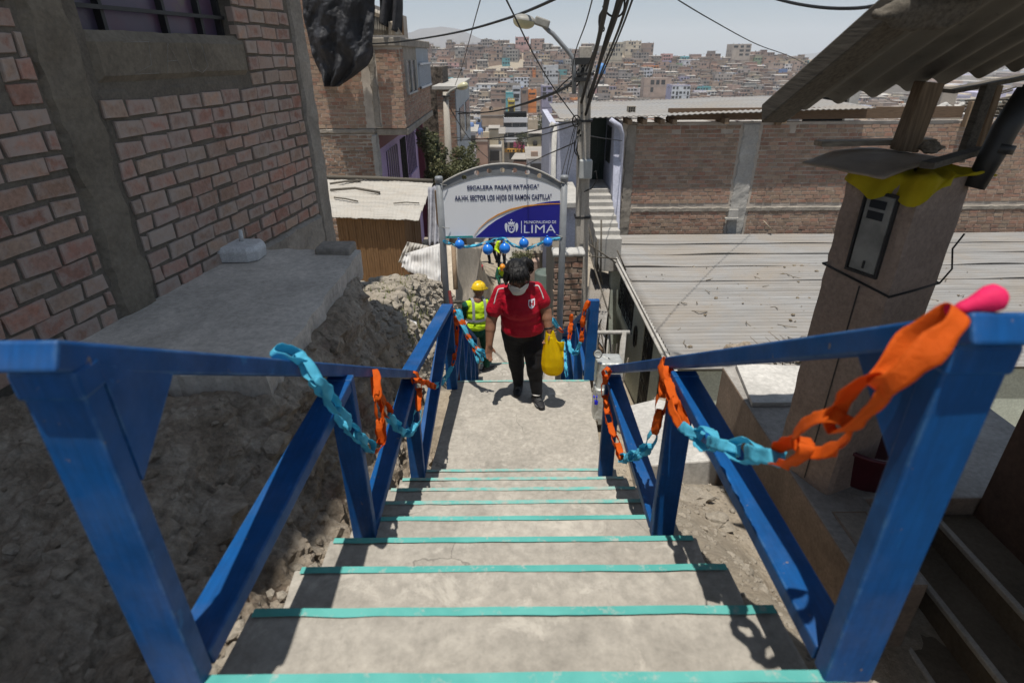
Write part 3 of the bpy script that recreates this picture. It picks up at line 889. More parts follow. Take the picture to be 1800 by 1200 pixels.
# unseen upper storey and roof slab, added and shaped to shade ledge and bank
mb = MB()
mb.hexa([(-7, -4, 8.0), (BX(-4) - 0.02, -4, 8.0), (BX(2.95) - 0.02, 2.95, 8.0), (-7, 2.95, 8.0), (-7, -4, 12.0), (BX(-4) - 0.02, -4, 12.0), (BX(2.95) - 0.02, 2.95, 12.0), (-7, 2.95, 12.0)])
mb.hexa([(-7, -4.1, 12.003), (-1.75, -4.1, 12.003), (-1.85, 3.0, 12.003), (-7, 3.0, 12.003), (-7, -4.1, 12.2), (-1.75, -4.1, 12.2), (-1.85, 3.0, 12.2), (-7, 3.0, 12.2)])
mb.build('unseen_storey', M['concrete_dark'], house_l)

# ledge in front of the house
def ledge_top(u, v):
    y = lerp(2.62, 4.78, v); x0 = BX(y) + 0.01; x1 = -1.31 + 0.025 * fbm((1, y * 3, 2), 4)
    x = lerp(x0, x1, u)
    yy = y + (0.06 * fbm((x * 2.5, 3, 1), 4) if v in (0, 1) else 0)
    return (x, yy, 1.5 + 0.008 * fbm((x * 2, y * 2, 5), 3) - 0.02 * u ** 6)
mb = MB(); NU, NV = 34, 50
mb.grid(ledge_top, NU, NV, 0, False)
def skirt(mb, ring, drop, seed):
    low = []
    for i in ring:
        p = mb.v[i]; mb.v.append(V((p.x - 0.03 * fbm((p.y * 6, seed, p.x * 6), 3), p.y, p.z - drop + 0.04 * fbm((p.y * 4, p.x * 4, seed), 3)))); low.append(len(mb.v) - 1)
    for k in range(len(ring) - 1): mb.face((ring[k], low[k], low[k + 1], ring[k + 1]))
    return low
ring = [i for i in range(NU + 1)] + [(NU + 1) * j + NU for j in range(1, NV + 1)] + [(NU + 1) * NV + i for i in range(NU - 1, -1, -1)]
skirt(mb, ring, 0.22, 4)
M['ledge'] = m_concrete('ledge_concrete', (0.56, 0.51, 0.445), 0.68, 1.8, 0.4, 30, spots=0.3)
tag(mb.build('concrete_ledge', M['ledge']), 'flat concrete ledge with a ragged edge below the left brick wall', 'ledge')
mb = MB()
mb.box(-1.66, -1.36, 4.62, 4.86, 1.18, 1.55)
tag(bevel(mb.build('concrete_block', M['concrete']), 0.02), 'rough grey concrete block at the far end of the ledge', 'block')
# white block with a stub on the ledge
BC = atZ(428, 452, 1.5); blk = thing('stone_block', BC, 'whitewashed stone block with a short stub standing on the ledge', 'block')
b0, b1 = atZ(382, 455, 1.5), atZ(474, 462, 1.5)
mb = MB()
pr = [(-0.20, -0.05), (-0.185, -0.13), (-0.12, -0.155), (0.10, -0.15), (0.17, -0.10), (0.175, 0.05), (0.13, 0.13), (-0.16, 0.14), (-0.2, 0.08)]
lo = [(BC.x + a * 1.0, BC.y + b, 1.5) for a, b in pr]; hi = [(BC.x + a * 1.06, BC.y + b * 1.06, 1.59) for a, b in pr]; hh = [(BC.x + a * 0.9, BC.y + b * 0.9, 1.625) for a, b in pr]
n = len(pr); mb.add(lo + hi + hh, [tuple(range(n))[::-1], tuple(2 * n + i for i in range(n))] + [(i, (i + 1) % n, n + (i + 1) % n, n + i) for i in range(n)] + [(n + i, n + (i + 1) % n, 2 * n + (i + 1) % n, 2 * n + i) for i in range(n)])
bevel(mb.build('block', M['white_stone'], blk), 0.012)
mb = MB(); mb.tube([BC + V((-0.01, 0.05, 0.115)), BC + V((0, 0.05, 0.215))], [0.022, 0.016], 8); mb.build('stub', M['white_stone'], blk)

# ------------------------------------------------------------------ right foreground: terrace, steps, wall, roof
M['terrace'] = m_concrete('terrace_concrete', (0.33, 0.31, 0.285), 0.7, 2, 0.35, 30)
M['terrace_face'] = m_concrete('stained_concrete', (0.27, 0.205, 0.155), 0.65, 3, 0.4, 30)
ter = thing('concrete_terrace', (2.2, 3.2, 0.2), 'grey concrete terrace with a square manhole lid right of the dirt strip', 'terrace')
def pr_slab(name, outline, zt, zb, mat, parent, fmat=None, bev=0.015):
    mb = MB(); n = len(outline)
    zt = zt if isinstance(zt, (list, tuple)) else [zt] * n
    mb.add([(a, b, zb) for a, b in outline] + [(a, b, z) for (a, b), z in zip(outline, zt)], [tuple(range(n))[::-1], tuple(n + i for i in range(n))])
    b = 0
    for i in range(n): mb.face((i, (i + 1) % n, n + (i + 1) % n, n + i), 1 if fmat else 0)
    o = mb.build(name, [mat, fmat] if fmat else mat, parent); bevel(o, bev); return o
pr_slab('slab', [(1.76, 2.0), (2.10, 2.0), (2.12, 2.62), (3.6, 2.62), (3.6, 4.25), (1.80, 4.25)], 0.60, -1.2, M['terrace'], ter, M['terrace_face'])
mb = MB()
for (x0, x1, y0, y1) in ((1.86, 2.06, 2.10, 2.112), (1.86, 2.06, 2.50, 2.512), (1.86, 1.872, 2.112, 2.50), (2.048, 2.06, 2.112, 2.50)): mb.box(x0, x1, y0, y1, 0.596, 0.604)
mb.build('lid_seam', M['terrace_face'], ter)
mb = MB(); mb.box(1.872, 2.048, 2.112, 2.50, 0.59, 0.606); bevel(mb.build('manhole_lid', M['concrete'], ter), 0.004)
# pale apron between landing and terrace
ap = thing('concrete_apron', (1.3, 4.2, -0.2), 'pale sunlit concrete apron sloping away beside the landing on the right', 'slab')
pr_slab('slab', [(0.98, 3.55), (1.62, 3.55), (1.70, 4.35), (1.42, 4.72), (1.02, 4.62)], [0.10, 0.16, 0.10, -0.02, -0.06], -0.9, M['plaster'], ap, M['plaster'])
rp = pr_slab('sunlit_patch', [(1.81, 3.62), (2.62, 3.62), (2.72, 4.15), (1.9, 4.22)], [0.64, 0.64, 0.645, 0.645], 0.602, M['plaster'], ter, None, 0.005)  # pale slab puts the terrace's sunlit part into the colour
big_stone('stone', (1.62, 4.95, -0.33), (0.20, 0.16, 0.15), 31, M['stone'], 'jumbled stone behind the pale apron next to the green house wall')
big_stone('stone', (2.05, 4.5, 0.58), (0.16, 0.10, 0.10), 33, M['rock'], 'dark stone on the edge of the terrace under the right handrail')
big_stone('stone', (2.62, 4.4, 0.6), (0.13, 0.10, 0.09), 37, M['stone'], 'pale stone at the terrace edge close to the meter pillar')

# dark side steps up to the house on the right
M['dark_step'] = m_concrete('dark_brown_concrete', (0.155, 0.125, 0.09), 0.6, 3, 0.3, 40)  # dark brown concrete, tone varied by noise
M['step_edge'] = m_concrete('pale_step_edge', (0.44, 0.41, 0.36), 0.7, 6, 0.2, 60)
sd = thing('side_steps', (2.3, 1.0, 0.0), 'dark concrete side steps with pale worn edges at the lower right', 'steps')
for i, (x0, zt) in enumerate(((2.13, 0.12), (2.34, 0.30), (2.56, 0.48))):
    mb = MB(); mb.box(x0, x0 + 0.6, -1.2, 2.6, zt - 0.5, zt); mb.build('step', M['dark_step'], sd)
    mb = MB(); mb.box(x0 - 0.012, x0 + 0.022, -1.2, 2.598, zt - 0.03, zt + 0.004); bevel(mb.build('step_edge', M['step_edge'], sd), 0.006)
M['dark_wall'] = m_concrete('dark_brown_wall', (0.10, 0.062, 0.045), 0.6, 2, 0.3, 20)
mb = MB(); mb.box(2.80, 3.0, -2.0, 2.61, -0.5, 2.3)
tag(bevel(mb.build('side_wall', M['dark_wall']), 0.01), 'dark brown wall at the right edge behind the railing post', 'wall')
# maroon tub
M['maroon'] = m_plain('maroon_plastic', (0.085, 0.012, 0.022), 0.45, 0.3, 6, 0.05)
TBX, TBY = 2.22, 2.86
tb = thing('plastic_tub', (TBX, TBY, 0.6), 'dark maroon plastic tub on the terrace behind the right railing', 'tub')
mb = MB(); mb.lathe((TBX, TBY, 0.602), [(0.02, 0), (0.19, 0), (0.2, 0.015), (0.25, 0.26), (0.27, 0.265), (0.272, 0.285), (0.25, 0.285), (0.235, 0.27), (0.19, 0.02), (0.02, 0.018)], 28); mb.build('basin', M['maroon'], tb)

# corrugated shelter roof (upper right)
M['old_sheet'] = m_sheet('old_roof_sheet', (0.145, 0.135, 0.115), (0.085, 0.075, 0.06), 0.0, 0.8, 1, 0.7)
RA, RB, RC = V((1.37, 3.2, 2.73)), V((1.37, 2.28, 3.17)), V((2.60, 3.2, 2.935))
ru = (RC - RA) / (RC.x - RA.x); rv = (RB - RA) / (RA.y - RB.y)
def rpt(x, back, off=0): return RA + ru * (x - 1.37) + rv * back + V((0, 0, off))
shel = thing('corrugated_roof', (2.4, 2.5, 0.6), 'dark corrugated sheet roof sloping down over the terrace at the upper right', 'roof')
mb = MB()
PIT = 0.177
def wave(x): return 0.024 * math.cos(2 * math.pi * (x - 1.5) / PIT)
mb.grid(lambda u, v: rpt(1.47 + 2.9 * u, -0.09 + 0.02 * math.sin(u * 40) * 0 + 5.2 * v, 0.02 + wave(1.47 + 2.9 * u)), 262, 10)
so = mb.build('roof_sheet', M['old_sheet'], shel); m = so.modifiers.new('t', 'SOLIDIFY'); m.thickness = 0.007
M['old_beam'] = m_wood('weathered_beam', (0.12, 0.105, 0.085), 0.85, 1)
mb = MB(); mb.beam(rpt(1.41, -0.07, -0.0), rpt(1.41, 4.9, -0.0), 0.13, 0.10); bevel(mb.build('edge_beam', M['old_beam'], shel), 0.01)
mb = MB()
for bk in (1.1, 2.6): mb.beam(rpt(1.47, bk, -0.075), rpt(4.2, bk, -0.075), 0.06, 0.08, (0, 1, 0))
mb.build('purlin', M['old_beam'], shel)
mb = MB(); q = atY(1568, 20, 2.25); mb.cap(q + V((-0.04, 0.0, -0.005)), q + V((0.22, -0.02, 0.02)), 0.03, 0.05, 8); mb.cap(q + V((0.04, 0.0, -0.02)), q + V((0.2, 0, -0.02)), 0.03, 0.04, 8)
organic('beam_end', mb, M['old_beam'], shel, 0.012, 2, lambda c, n_: n_ * 0.02 * fbm(c * 9, 3))
M['post_wood'] = m_wood('pale_post_wood', (0.235, 0.165, 0.105), 0.8, 2)
p1 = atY(1628, 168, 3.12); p2 = atY(1606, 280, 3.12)
mb = MB(); mb.beam((2.07, 3.12, 2.53), (2.10, 3.12, 2.86), 0.105, 0.09); bevel(mb.build('wooden_post', M['post_wood'], shel), 0.006)
mb = MB(); mb.beam(atY(1694, 275, 3.0), atY(1738, 150, 3.05), 0.05, 0.05); bevel(mb.build('strut', M['old_beam'], shel), 0.005)
mb = MB(); mb.beam(atY(1716, 275, 3.1), atY(1754, 150, 3.12), 0.035, 0.04); bevel(mb.build('strut', M['post_wood'], shel), 0.005)
mb = MB(); mb.tube([atY(1712, 330, 2.75), atY(1745, 270, 2.75), atY(1768, 225, 2.75), atY(1812, 160, 2.75)], [0.045, 0.052, 0.055, 0.055], 12)
mb.tube([atY(1752, 268, 2.75), atY(1760, 252, 2.75)], 0.062, 12); mb.tube([atY(1770, 228, 2.78), atY(1785, 215, 2.78), atY(1815, 150, 2.78)], 0.035, 10)
mb.build('pipe_strut', M['dark_metal'], shel)
mb = MB(); mb.beam(rpt(2.35, -0.12, -0.03), rpt(3.1, -0.1, -0.03), 0.10, 0.02, (0, 1, 0)); mb.build('edge_board', M['old_beam'], shel)

# meter pillar
PC = V((1.985, 2.90)); PA = R(23)
def pil(u, v, z): c, s = math.cos(PA), math.sin(PA); return V((PC.x + u * c - v * s, PC.y + u * s + v * c, z))
M['pillar'] = m_concrete('pinkish_render', (0.36, 0.275, 0.225), 0.75, 2.5, 0.5, 40, spots=0.35)
M['meter_grey'] = m_plain('meter_enamel', (0.28, 0.28, 0.26), 0.5, 0.4, 8, 0.1)
plr = thing('meter_pillar', (PC.x, PC.y, 0.6), 'pinkish concrete pillar with a built in electricity meter under the shelter roof', 'pillar')
hw, hd = 0.185, 0.20
def pil_box(mb, u0, u1, v0, v1, z0, z1, mat=0):
    mb.hexa([pil(u0, v0, z0), pil(u1, v0, z0), pil(u1, v1, z0), pil(u0, v1, z0), pil(u0, v0, z1), pil(u1, v0, z1), pil(u1, v1, z1), pil(u0, v1, z1)], mat)
def chipped(mb, u0, u1, v0, v1, z0, z1):
    nz = 40; ring = []
    pts = []
    for a, b, m_ in ((u0, v0, 8), (u1, v0, 8), (u1, v1, 8), (u0, v1, 8)): pts.append((a, b))
    loop = []
    for k in range(4):
        a, b = pts[k], pts[(k + 1) % 4]
        for i in range(8): loop.append((lerp(a[0], b[0], i / 8), lerp(a[1], b[1], i / 8), i == 0))
    n = len(loop); b0 = len(mb.v)
    for j in range(nz + 1):
        z = lerp(z0, z1, j / nz)
        for (a, b, corner) in loop:
            k = 1.0 - (0.035 + 0.05 * max(0, fbm((a * 9, b * 9, z * 7), 3)) if corner else 0) + 0.012 * MN.noise((a * 6, b * 6, z * 6))
            mb.v.append(pil(a * k, b * k, z))
    for j in range(nz):
        for i in range(n): mb.face((b0 + j * n + i, b0 + j * n + (i + 1) % n, b0 + (j + 1) * n + (i + 1) % n, b0 + (j + 1) * n + i))
    mb.face([b0 + nz * n + i for i in range(n)])
mb = MB(); chipped(mb, -hw, hw, -hd, hd, 0.598, 2.47); mb.build('shaft', M['pillar'], plr)
# meter door on the left-hand face (u = -hw)
mt = MB(); pil_box(mt, -hw - 0.014, -hw + 0.02, -0.10, 0.045, 1.98, 2.37); mt = bevel(mt.build('meter_door', M['meter_grey'], plr), 0.005)
mb = MB(); pil_box(mb, -hw - 0.018, -hw, -0.105, 0.05, 1.965, 1.979); pil_box(mb, -hw - 0.018, -hw, -0.105, 0.05, 2.371, 2.385)
pil_box(mb, -hw - 0.018, -hw, -0.118, -0.106, 1.965, 2.385); pil_box(mb, -hw - 0.018, -hw, 0.051, 0.062, 1.965, 2.385); mb.build('frame', M['dark_metal'], mt)
mb = MB(); pil_box(mb, -hw - 0.0175, -hw, -0.065, 0.02, 2.305, 2.345); pil_box(mb, -hw - 0.0175, -hw, -0.065, 0.02, 2.25, 2.29); mb.build('meter_window', M['glass_dark'], mt)
mb = MB(); pil_box(mb, -hw - 0.02, -hw, -0.04, -0.03, 2.0, 2.04); mb.build('latch', M['dark_metal'], mt)
# wire tied round the pillar, conduit crack line
k = 1.02
mb = MB(); cr = [(-hw * k, hd * k, 1.95), (-hw * k, 0, 1.925), (-hw * k, -hd * k, 1.90), (0, -hd * k, 1.905), (hw * k, -hd * k, 1.915), (hw * k, hd * k, 1.94), (-hw * k, hd * k, 1.95)]
mb.tube([pil(*c) for c in cr], 0.006, 6)
mb.tube([pil(hw * k, -hd * k, 1.915), pil(hw * 1.1, -hd * 1.15, 2.0), pil(hw * 1.06, -hd * 1.02, 2.1), pil(hw * 1.2, -hd * 1.1, 2.18)], 0.005, 6)
tag(mb.build('tied_wire', M['black']), 'black wire tied round the meter pillar', 'wire')
mb = MB(); pil_box(mb, -hw - 0.004, -hw + 0.01, -0.04, -0.034, 0.62, 1.9); mb.build('render_joint', M['dark_metal'], plr)
# sheet, boards and stone on top
M['yellow_film'] = m_paper('yellow_film', (0.62, 0.50, 0.02))
bag2 = MB()
def film(u, v):
    a = lerp(0, 2 * math.pi, u); c = 0.29 + 0.03 * math.sin(5 * a) + 0.02 * math.sin(11 * a + v * 4)
    drop = 0.015 + 0.12 * max(0, math.cos(a - 3.35)) ** 2 + 0.012 * math.sin(7 * a)
    r_ = lerp(0.18, 1.0, min(1, v * 2)); z = 2.49 - max(0, v - 0.45) / 0.55 * drop + 0.012 * math.sin(9 * a + 8 * v)
    sq = 1 / max(abs(math.cos(a)), abs(math.sin(a))) * 0.86
    return pil(c * r_ * math.cos(a) * min(sq, 1.15) * 0.88, c * r_ * math.sin(a) * min(sq, 1.15) * 0.95, z)
bag2.grid(film, 90, 18)
tag(bag2.build('plastic_sheet', M['yellow_film']), 'yellow plastic sheet draped over the top of the meter pillar', 'sheet')
mb = MB()
def lump(u, v):
    a = 2 * math.pi * u; t = math.pi * v
    r_ = 0.075 * math.sin(t) * (1 + 0.35 * MN.noise((math.cos(a) * 2, math.sin(a) * 2, v * 5)))
    return pil(0.265 + r_ * math.cos(a) * 0.6, 0.02 + r_ * math.sin(a) * 1.2, 2.41 - 0.36 * v)
mb.grid(lump, 24, 24)
mb.grid(lambda u, v: (lambda a, r_: pil(-0.15 + r_ * math.cos(a), -0.19 + r_ * math.sin(a) * 0.6, 2.47 - 0.13 * v))(2 * math.pi * u, 0.085 * math.sin(math.pi * v) * (1 + 0.3 * math.sin(4 * 6.28 * u))), 24, 12) if False else None
tag(mb.build('plastic_bag', M['yellow_film']), 'crumpled yellow plastic bag hanging on the right side of the meter pillar', 'bag')
M['board'] = m_wood('pale_board', (0.33, 0.27, 0.20), 0.8, 0)
M['card'] = m_plain('weathered_board', (0.36, 0.29, 0.22), 0.8, 0.3, 5, 0.2)
mb = MB(); mb.grid(lambda u, v: pil(lerp(-0.33, 0.24, u), lerp(-0.10, 0.36, v), 2.512 + 0.03 * math.sin(u * 3) - 0.03 * (1 - u) + 0.006 * fbm((u * 4, v * 4, 1), 3)), 24, 12)
o = mb.build('cover_board', M['card']); md = o.modifiers.new('t', 'SOLIDIFY'); md.thickness = 0.012
tag(o, 'warped thin board lying on top of the meter pillar', 'board')
mb = MB(); mb.beam(pil(-0.20, 0.40, 2.562), pil(0.42, 0.20, 2.562), 0.08, 0.028, (0, 1, 0)); tag(bevel(mb.build('wooden_plank', M['board']), 0.004), 'pale wooden plank on the pillar top against the shelter post', 'plank')
mb = MB(); mb.beam(pil(-0.24, -0.22, 2.545), pil(0.34, -0.10, 2.56), 0.06, 0.03, (0, 1, 0)); tag(bevel(mb.build('wooden_plank', M['old_beam']), 0.004), 'dark wooden plank across the front of the pillar top', 'plank')
big_stone('stone', pil(0.02, -0.05, 2.585), (0.055, 0.05, 0.035), 41, M['rock'], 'dark stone weighing down the board on the meter pillar')
# ------------------------------------------------------------------ house with the corrugated roof, right middle
M['green_plaster'] = m_concrete('pale_green_plaster', (0.58, 0.63, 0.55), 0.85, 2, 0.15, 30, spots=0.08)
def _roofsheet():
    n = NT('sunlit_roof_sheet')
    f = n.noise(1.4, 9, 0.72, stretch=(0.3, 5, 5)); g = n.noise(0.55, 7, 0.7, dist=0.6)
    base = n.ramp(f, [(0.3, (0.165, 0.16, 0.152)), (0.5, (0.24, 0.232, 0.222)), (0.72, (0.315, 0.31, 0.30))])
    base = n.mix(n.ramp(g, [(0.42, 0.0), (0.66, 0.6)]), base, (0.26, 0.215, 0.165))
    sp = n.ramp(n.noise(9, 4, 0.6), [(0.68, 0.0), (0.74, 0.55)])
    base = n.mix(sp, base, (0.14, 0.12, 0.10)); n.color(base)
    n.rough(0.62, 0.35); n.bump(n.noise(20, 5, 0.6), 0.15, 0.004)
    return n.m
M['sheet'] = _roofsheet()
RZ, RX0, RX1, RY0, RY1 = -1.85, 2.82, 16.0, 8.55, 16.55
gh = thing('tin_roof_house', (5, 11, -4.8), 'low pale green house under a wide sunlit corrugated roof on the right', 'house')
sheets = [(8.45, 9.95), (9.85, 11.35), (11.25, 12.75), (12.65, 13.75), (13.65, 14.75), (14.65, 15.65), (15.55, 16.56)]
rsr = random.Random(14)
for i, (a, b) in enumerate(sheets):
    mb = MB(); nv = int((b - a) / 0.15 * 8); ph = rsr.uniform(0, 6); gap = rsr.uniform(0.04, 0.10)
    xj = rsr.uniform(-0.03, 0.03)
    def f(u, v, a=a, b=b, ph=ph, gap=gap):
        x = lerp(RX0 + xj, RX1, u); y = lerp(a, b, v)
        lift = gap * (sstep(0.22, 0.0, v) if i else 0) * max(0, 0.25 + 1.3 * MN.noise((x * 0.45, i * 3.0, 1)))
        return (x, y, RZ + 0.034 * math.sin(2 * math.pi * y / 0.15 + ph) + 0.02 * MN.noise((x * 0.35, y * 0.8, 3)) + 0.006 * (i % 2) + lift + 0.02 * (i == 0))
    mb.grid(f, 44, nv)
    o = mb.build('roof_sheet', M['sheet'], gh); md = o.modifiers.new('t', 'SOLIDIFY'); md.thickness = 0.004
mb = MB(); mb.beam((RX0 - 0.02, 8.43, RZ - 0.03), (RX0 - 0.02, 16.5, RZ - 0.03), 0.05, 0.07); o = mb.build('edge_gutter', M['concrete_pale'], gh)
mb = MB(); mb.tube([(RX0 - 0.07, 8.4, RZ - 0.09), (RX0 - 0.07, 12, RZ - 0.08), (RX0 - 0.07, 16.5, RZ - 0.09)], 0.032, 8); mb.build('drain_pipe', M['concrete_pale'], gh)
# side wall (faces the stairs) with two grilles, a door pier and a hole
HX = 2.95
GO_, GU, GN = V((HX, 16.4, -4.9)), V((0, -1, 0)), V((-1, 0, 0))
gu = lambda y: 16.4 - y
mb = MB(); WINS = ((12.6, 14.6, 1.65, 2.82), (10.55, 11.45, 0.1, 2.82), (9.05, 9.95, 0.1, 2.82))
zt_ = RZ - 0.09 + 4.9
def wl(y0, y1, z0, z1): panel(mb, GO_, GU, GN, gu(y1), gu(y0), z0, z1, -0.2, 0)
wl(14.6, 16.4, 0, zt_); wl(11.45, 12.6, 0, zt_); wl(9.95, 10.55, 0, zt_); wl(8.6, 9.05, 0, zt_)
for (a_, b_, c_, d_) in WINS: wl(a_, b_, 0, c_); wl(a_, b_, d_, zt_)
mb.box(HX + 0.2, 15.8, 8.6, 8.8, -4.9, RZ - 0.1); mb.box(HX + 0.2, 15.8, 16.2, 16.4, -4.9, RZ - 0.1)
mb.build('wall', M['green_plaster'], gh)
mb = MB(); panel(mb, GO_, GU, GN, gu(14.95), gu(14.62), -0.3, zt_, 0.002, 0.22); mb.build('buttress', M['green_plaster'], gh)
for (y0, y1, z0, z1) in WINS:
    mb = MB(); panel(mb, GO_, GU, GN, gu(y1), gu(y0), z0, z1, -0.16, -0.14); wn = mb.build('window', M['glass_dark'], gh)
    mb = MB(); n = 7
    P = lambda a, b: GO_ + GU * lerp(gu(y1), gu(y0), a) + V((0, 0, lerp(z0, z1, b))) + GN * -0.03
    for i in range(n + 1): mb.tube([P(i / n, 0), P(i / n, 1)], 0.012, 5)
    for j in range(6):
        mb.tube([P(0, j / 5), P(1, j / 5)], 0.012, 5)
    for i in range(n):
        for j in range(5):
            if (i + j) % 2: mb.tube([P(i / n, j / 5), P((i + 1) / n, (j + 1) / 5)], 0.009, 4)
            else: mb.tube([P((i + 1) / n, j / 5), P(i / n, (j + 1) / 5)], 0.009, 4)
    mb.build('grille', M['dark_metal'], wn)
mb = MB(); c = GO_ + GU * gu(12.1) + V((0, 0, 1.9)) + GN * 0.01
mb.tube([c + V((-0.02, 0.13 * math.cos(a), 0.26 * math.sin(a) * (1 if math.sin(a) > 0 else 1))) for a in [2 * math.pi * k / 20 for k in range(21)]], 0.02, 6)
panel(mb, GO_, GU, GN, gu(12.1) - 0.1, gu(12.1) + 0.1, 1.72, 2.08, 0.002, 0.02)
mb.build('vent', M['dark_metal'], gh)
# litter on the roof
M['litter'] = m_concrete('roof_litter', (0.22, 0.18, 0.13), 0.5, 8, 0.5, 30)
mb = MB()
for i in range(200):
    y = rsr.uniform(8.6, 14.0); x = rsr.uniform(3.1, 12) if rsr.random() < 0.6 else rsr.gauss(6.3, 0.9)
    if x < 3: continue
    r_ = rsr.choice([0.008, 0.012, 0.015, 0.02, 0.035]) * rsr.uniform(0.7, 1.5)
    stone_mesh(mb, (x, y, RZ + 0.035), r_, i, 0, 0.5)
for i in range(40):
    x, y = rsr.uniform(3.2, 11), rsr.uniform(8.6, 13); a = rsr.uniform(0, 6.3); L = rsr.uniform(0.1, 0.35)
    mb.tube([(x, y, RZ + 0.04), (x + L * 0.5 * math.cos(a), y + L * 0.5 * math.sin(a), RZ + 0.06), (x + L * math.cos(a + 0.4), y + L * math.sin(a + 0.4), RZ + 0.045)], 0.008, 4)
tag(mb.build('roof_litter', M['litter']), 'twigs and grit scattered on the corrugated roof', 'litter', kind='stuff')
# heap of dry branches at the near roof edge
mb = MB(); c0 = atZ(1310, 612, RZ + 0.05)
for i in range(60):
    a = rsr.uniform(-0.6, 3.6); L = rsr.uniform(0.15, 0.55); c = V((5.0 + rsr.gauss(0, 0.25), 8.5 + rsr.uniform(-0.05, 0.35), RZ + 0.05 + rsr.uniform(0, 0.08)))
    d = V((math.cos(a), 0.3 * math.sin(a * 3), 0.35 + 0.7 * rsr.random()))
    mb.tube([c, c + d * L * 0.5 + V((0.02, 0, 0.02)), c + d * L], [0.01, 0.008, 0.004], 5)
tag(mb.build('dry_branches', m_wood('dry_branch', (0.16, 0.13, 0.10))), 'heap of dry branches at the near edge of the corrugated roof', 'branches')
mb = MB(); mb.tube([atY(1342, 388, 16.45), atY(1357, 405, 16.4)], 0.022, 6); tag(mb.build('stick', M['board']), 'pale stick leaning on the brick warehouse wall above the roof', 'stick')

# ------------------------------------------------------------------ brick warehouse
WY = 17.0
WO, WU, WN = V((3.16, WY, -2.3)), V((1, 0, 0)), V((0, -1, 0))
wx = lambda px, py=310: atY(px, py, WY).x - 3.16
wz = lambda py, px=1300: atY(px, py, WY).z + 2.3
wh = thing('warehouse', (9, 19, -4.8), 'long brick warehouse with concrete columns and a pale sheet roof on the right', 'building')
wtop = wz(215)
mb = MB(); holes = [(wx(1288), wx(1326), 0, 9), (0, wx(1112), 0, 9), (wx(1572), wx(1592), 0, 9), (0, 20, wz(372), wz(357)), (wx(1172), wx(1188), wz(232), wz(228)), (wx(1256), wx(1276), wz(232), wz(228)), (wx(1372), wx(1382), wz(232), wz(222))]
bricks(mb, WO, WU, WN, 16.5, wtop, 0.24, 0.092, 0.014, 0.024, 0.014, holes, 5, 0.006, 0.3)
mb.build('brickwork', M['brick_far'], wh)
mb = MB(); panel(mb, WO, WU, WN, 0, 16.5, -2.6, wtop, -0.22, 0); mb.build('wall', M['mortar_pale'], wh)
mb = MB(); rough_panel(mb, WO, WU, WN, wx(1093), wx(1112) + 0.06, -0.4, wtop, -0.05, 0.03, 3, 0.02, 0.05); mb.build('column', M['concrete'], wh)
mb = MB(); rough_panel(mb, WO, WU, WN, wx(1290), wx(1323), 0.0, wtop, -0.05, 0.04, 4, 0.03, 0.06); mb.build('column', M['concrete_pale'], wh)
mb = MB(); rough_panel(mb, WO, WU, WN, wx(1560), wx(1592), 0.6, wtop, -0.05, 0.02, 9, 0.03, 0.07); mb.build('column', M['mortar_pale'], wh)
mb = MB(); rough_panel(mb, WO, WU, WN, wx(1112), 16.4, wz(373), wz(362), -0.05, 0.035, 5, 0.02, 0.04); mb.build('beam', M['concrete'], wh)
mb = MB(); panel(mb, WO, WU, WN, wx(1289), wx(1306), wz(383), wz(367), 0.04, 0.12); panel(mb, WO, WU, WN, wx(1284), wx(1308), wz(384), wz(381), 0.04, 0.16); mb.build('junction_box', M['concrete_pale'], wh)
# roof: sheet on timber, pale fascia
RT0 = atY(965, 216, 16.7); RT1 = atY(1372, 203, 16.7)
zr = 1.42
mb = MB(); mb.grid(lambda u, v: (lerp(1.35, 9.9, u), lerp(16.55, 21.5, v), zr + 0.055 * u * 8.5 * 0.0 + 0.22 * u + 0.03 * v + 0.012 * math.sin(u * 8.5 / 0.15 * 6.28) + 0.02 * MN.noise((u * 7, v * 5, 2))), 300, 10)
o = mb.build('roof_sheet', M['sheet'], wh); md = o.modifiers.new('t', 'SOLIDIFY'); md.thickness = 0.02
for px in (1106, 1132, 1163, 1184, 1275, 1375):
    x = atY(px, 213, 16.75).x; mb = MB(); mb.box(x - 0.06, x + 0.06, 16.6, 17.4, 1.24, 1.37 + 0.02 * (px > 1200)); mb.build('rafter_end', M['post_wood'], wh)
M['brown_board'] = m_wood('brown_board', (0.15, 0.10, 0.065), 0.8, 0)
mb = MB(); mb.box(4.4, 12.6, 16.95, 17.05, 1.32, 1.62); mb.build('fascia_board', M['brown_board'], wh)
mb = MB(); q = atY(1375, 212, 16.8); mb.box(q.x - 0.16, q.x - 0.02, 16.78, 16.93, 1.18, 1.66); mb.build('timber_stub', M['post_wood'], wh); mb = MB(); mb.box(q.x + 5.1, q.x + 5.3, 16.78, 16.93, 1.1, 1.75); mb.build('timber_stub', M['post_wood'], wh)
mb = MB(); q = atY(1109, 198, 17.6); mb.box(q.x - 0.11, q.x + 0.11, 17.5, 17.7, zr + 0.06, zr + 0.22)
for i in range(2):
    for j in range(3): mb.box(q.x - 0.09 + 0.065 * j, q.x - 0.045 + 0.065 * j, 17.49, 17.51, zr + 0.075 + 0.075 * i, zr + 0.13 + 0.075 * i, 1)
tag(mb.build('hollow_block', [M['stone'], M['black']]), 'hollow block lying on the warehouse roof near the utility pole', 'block')
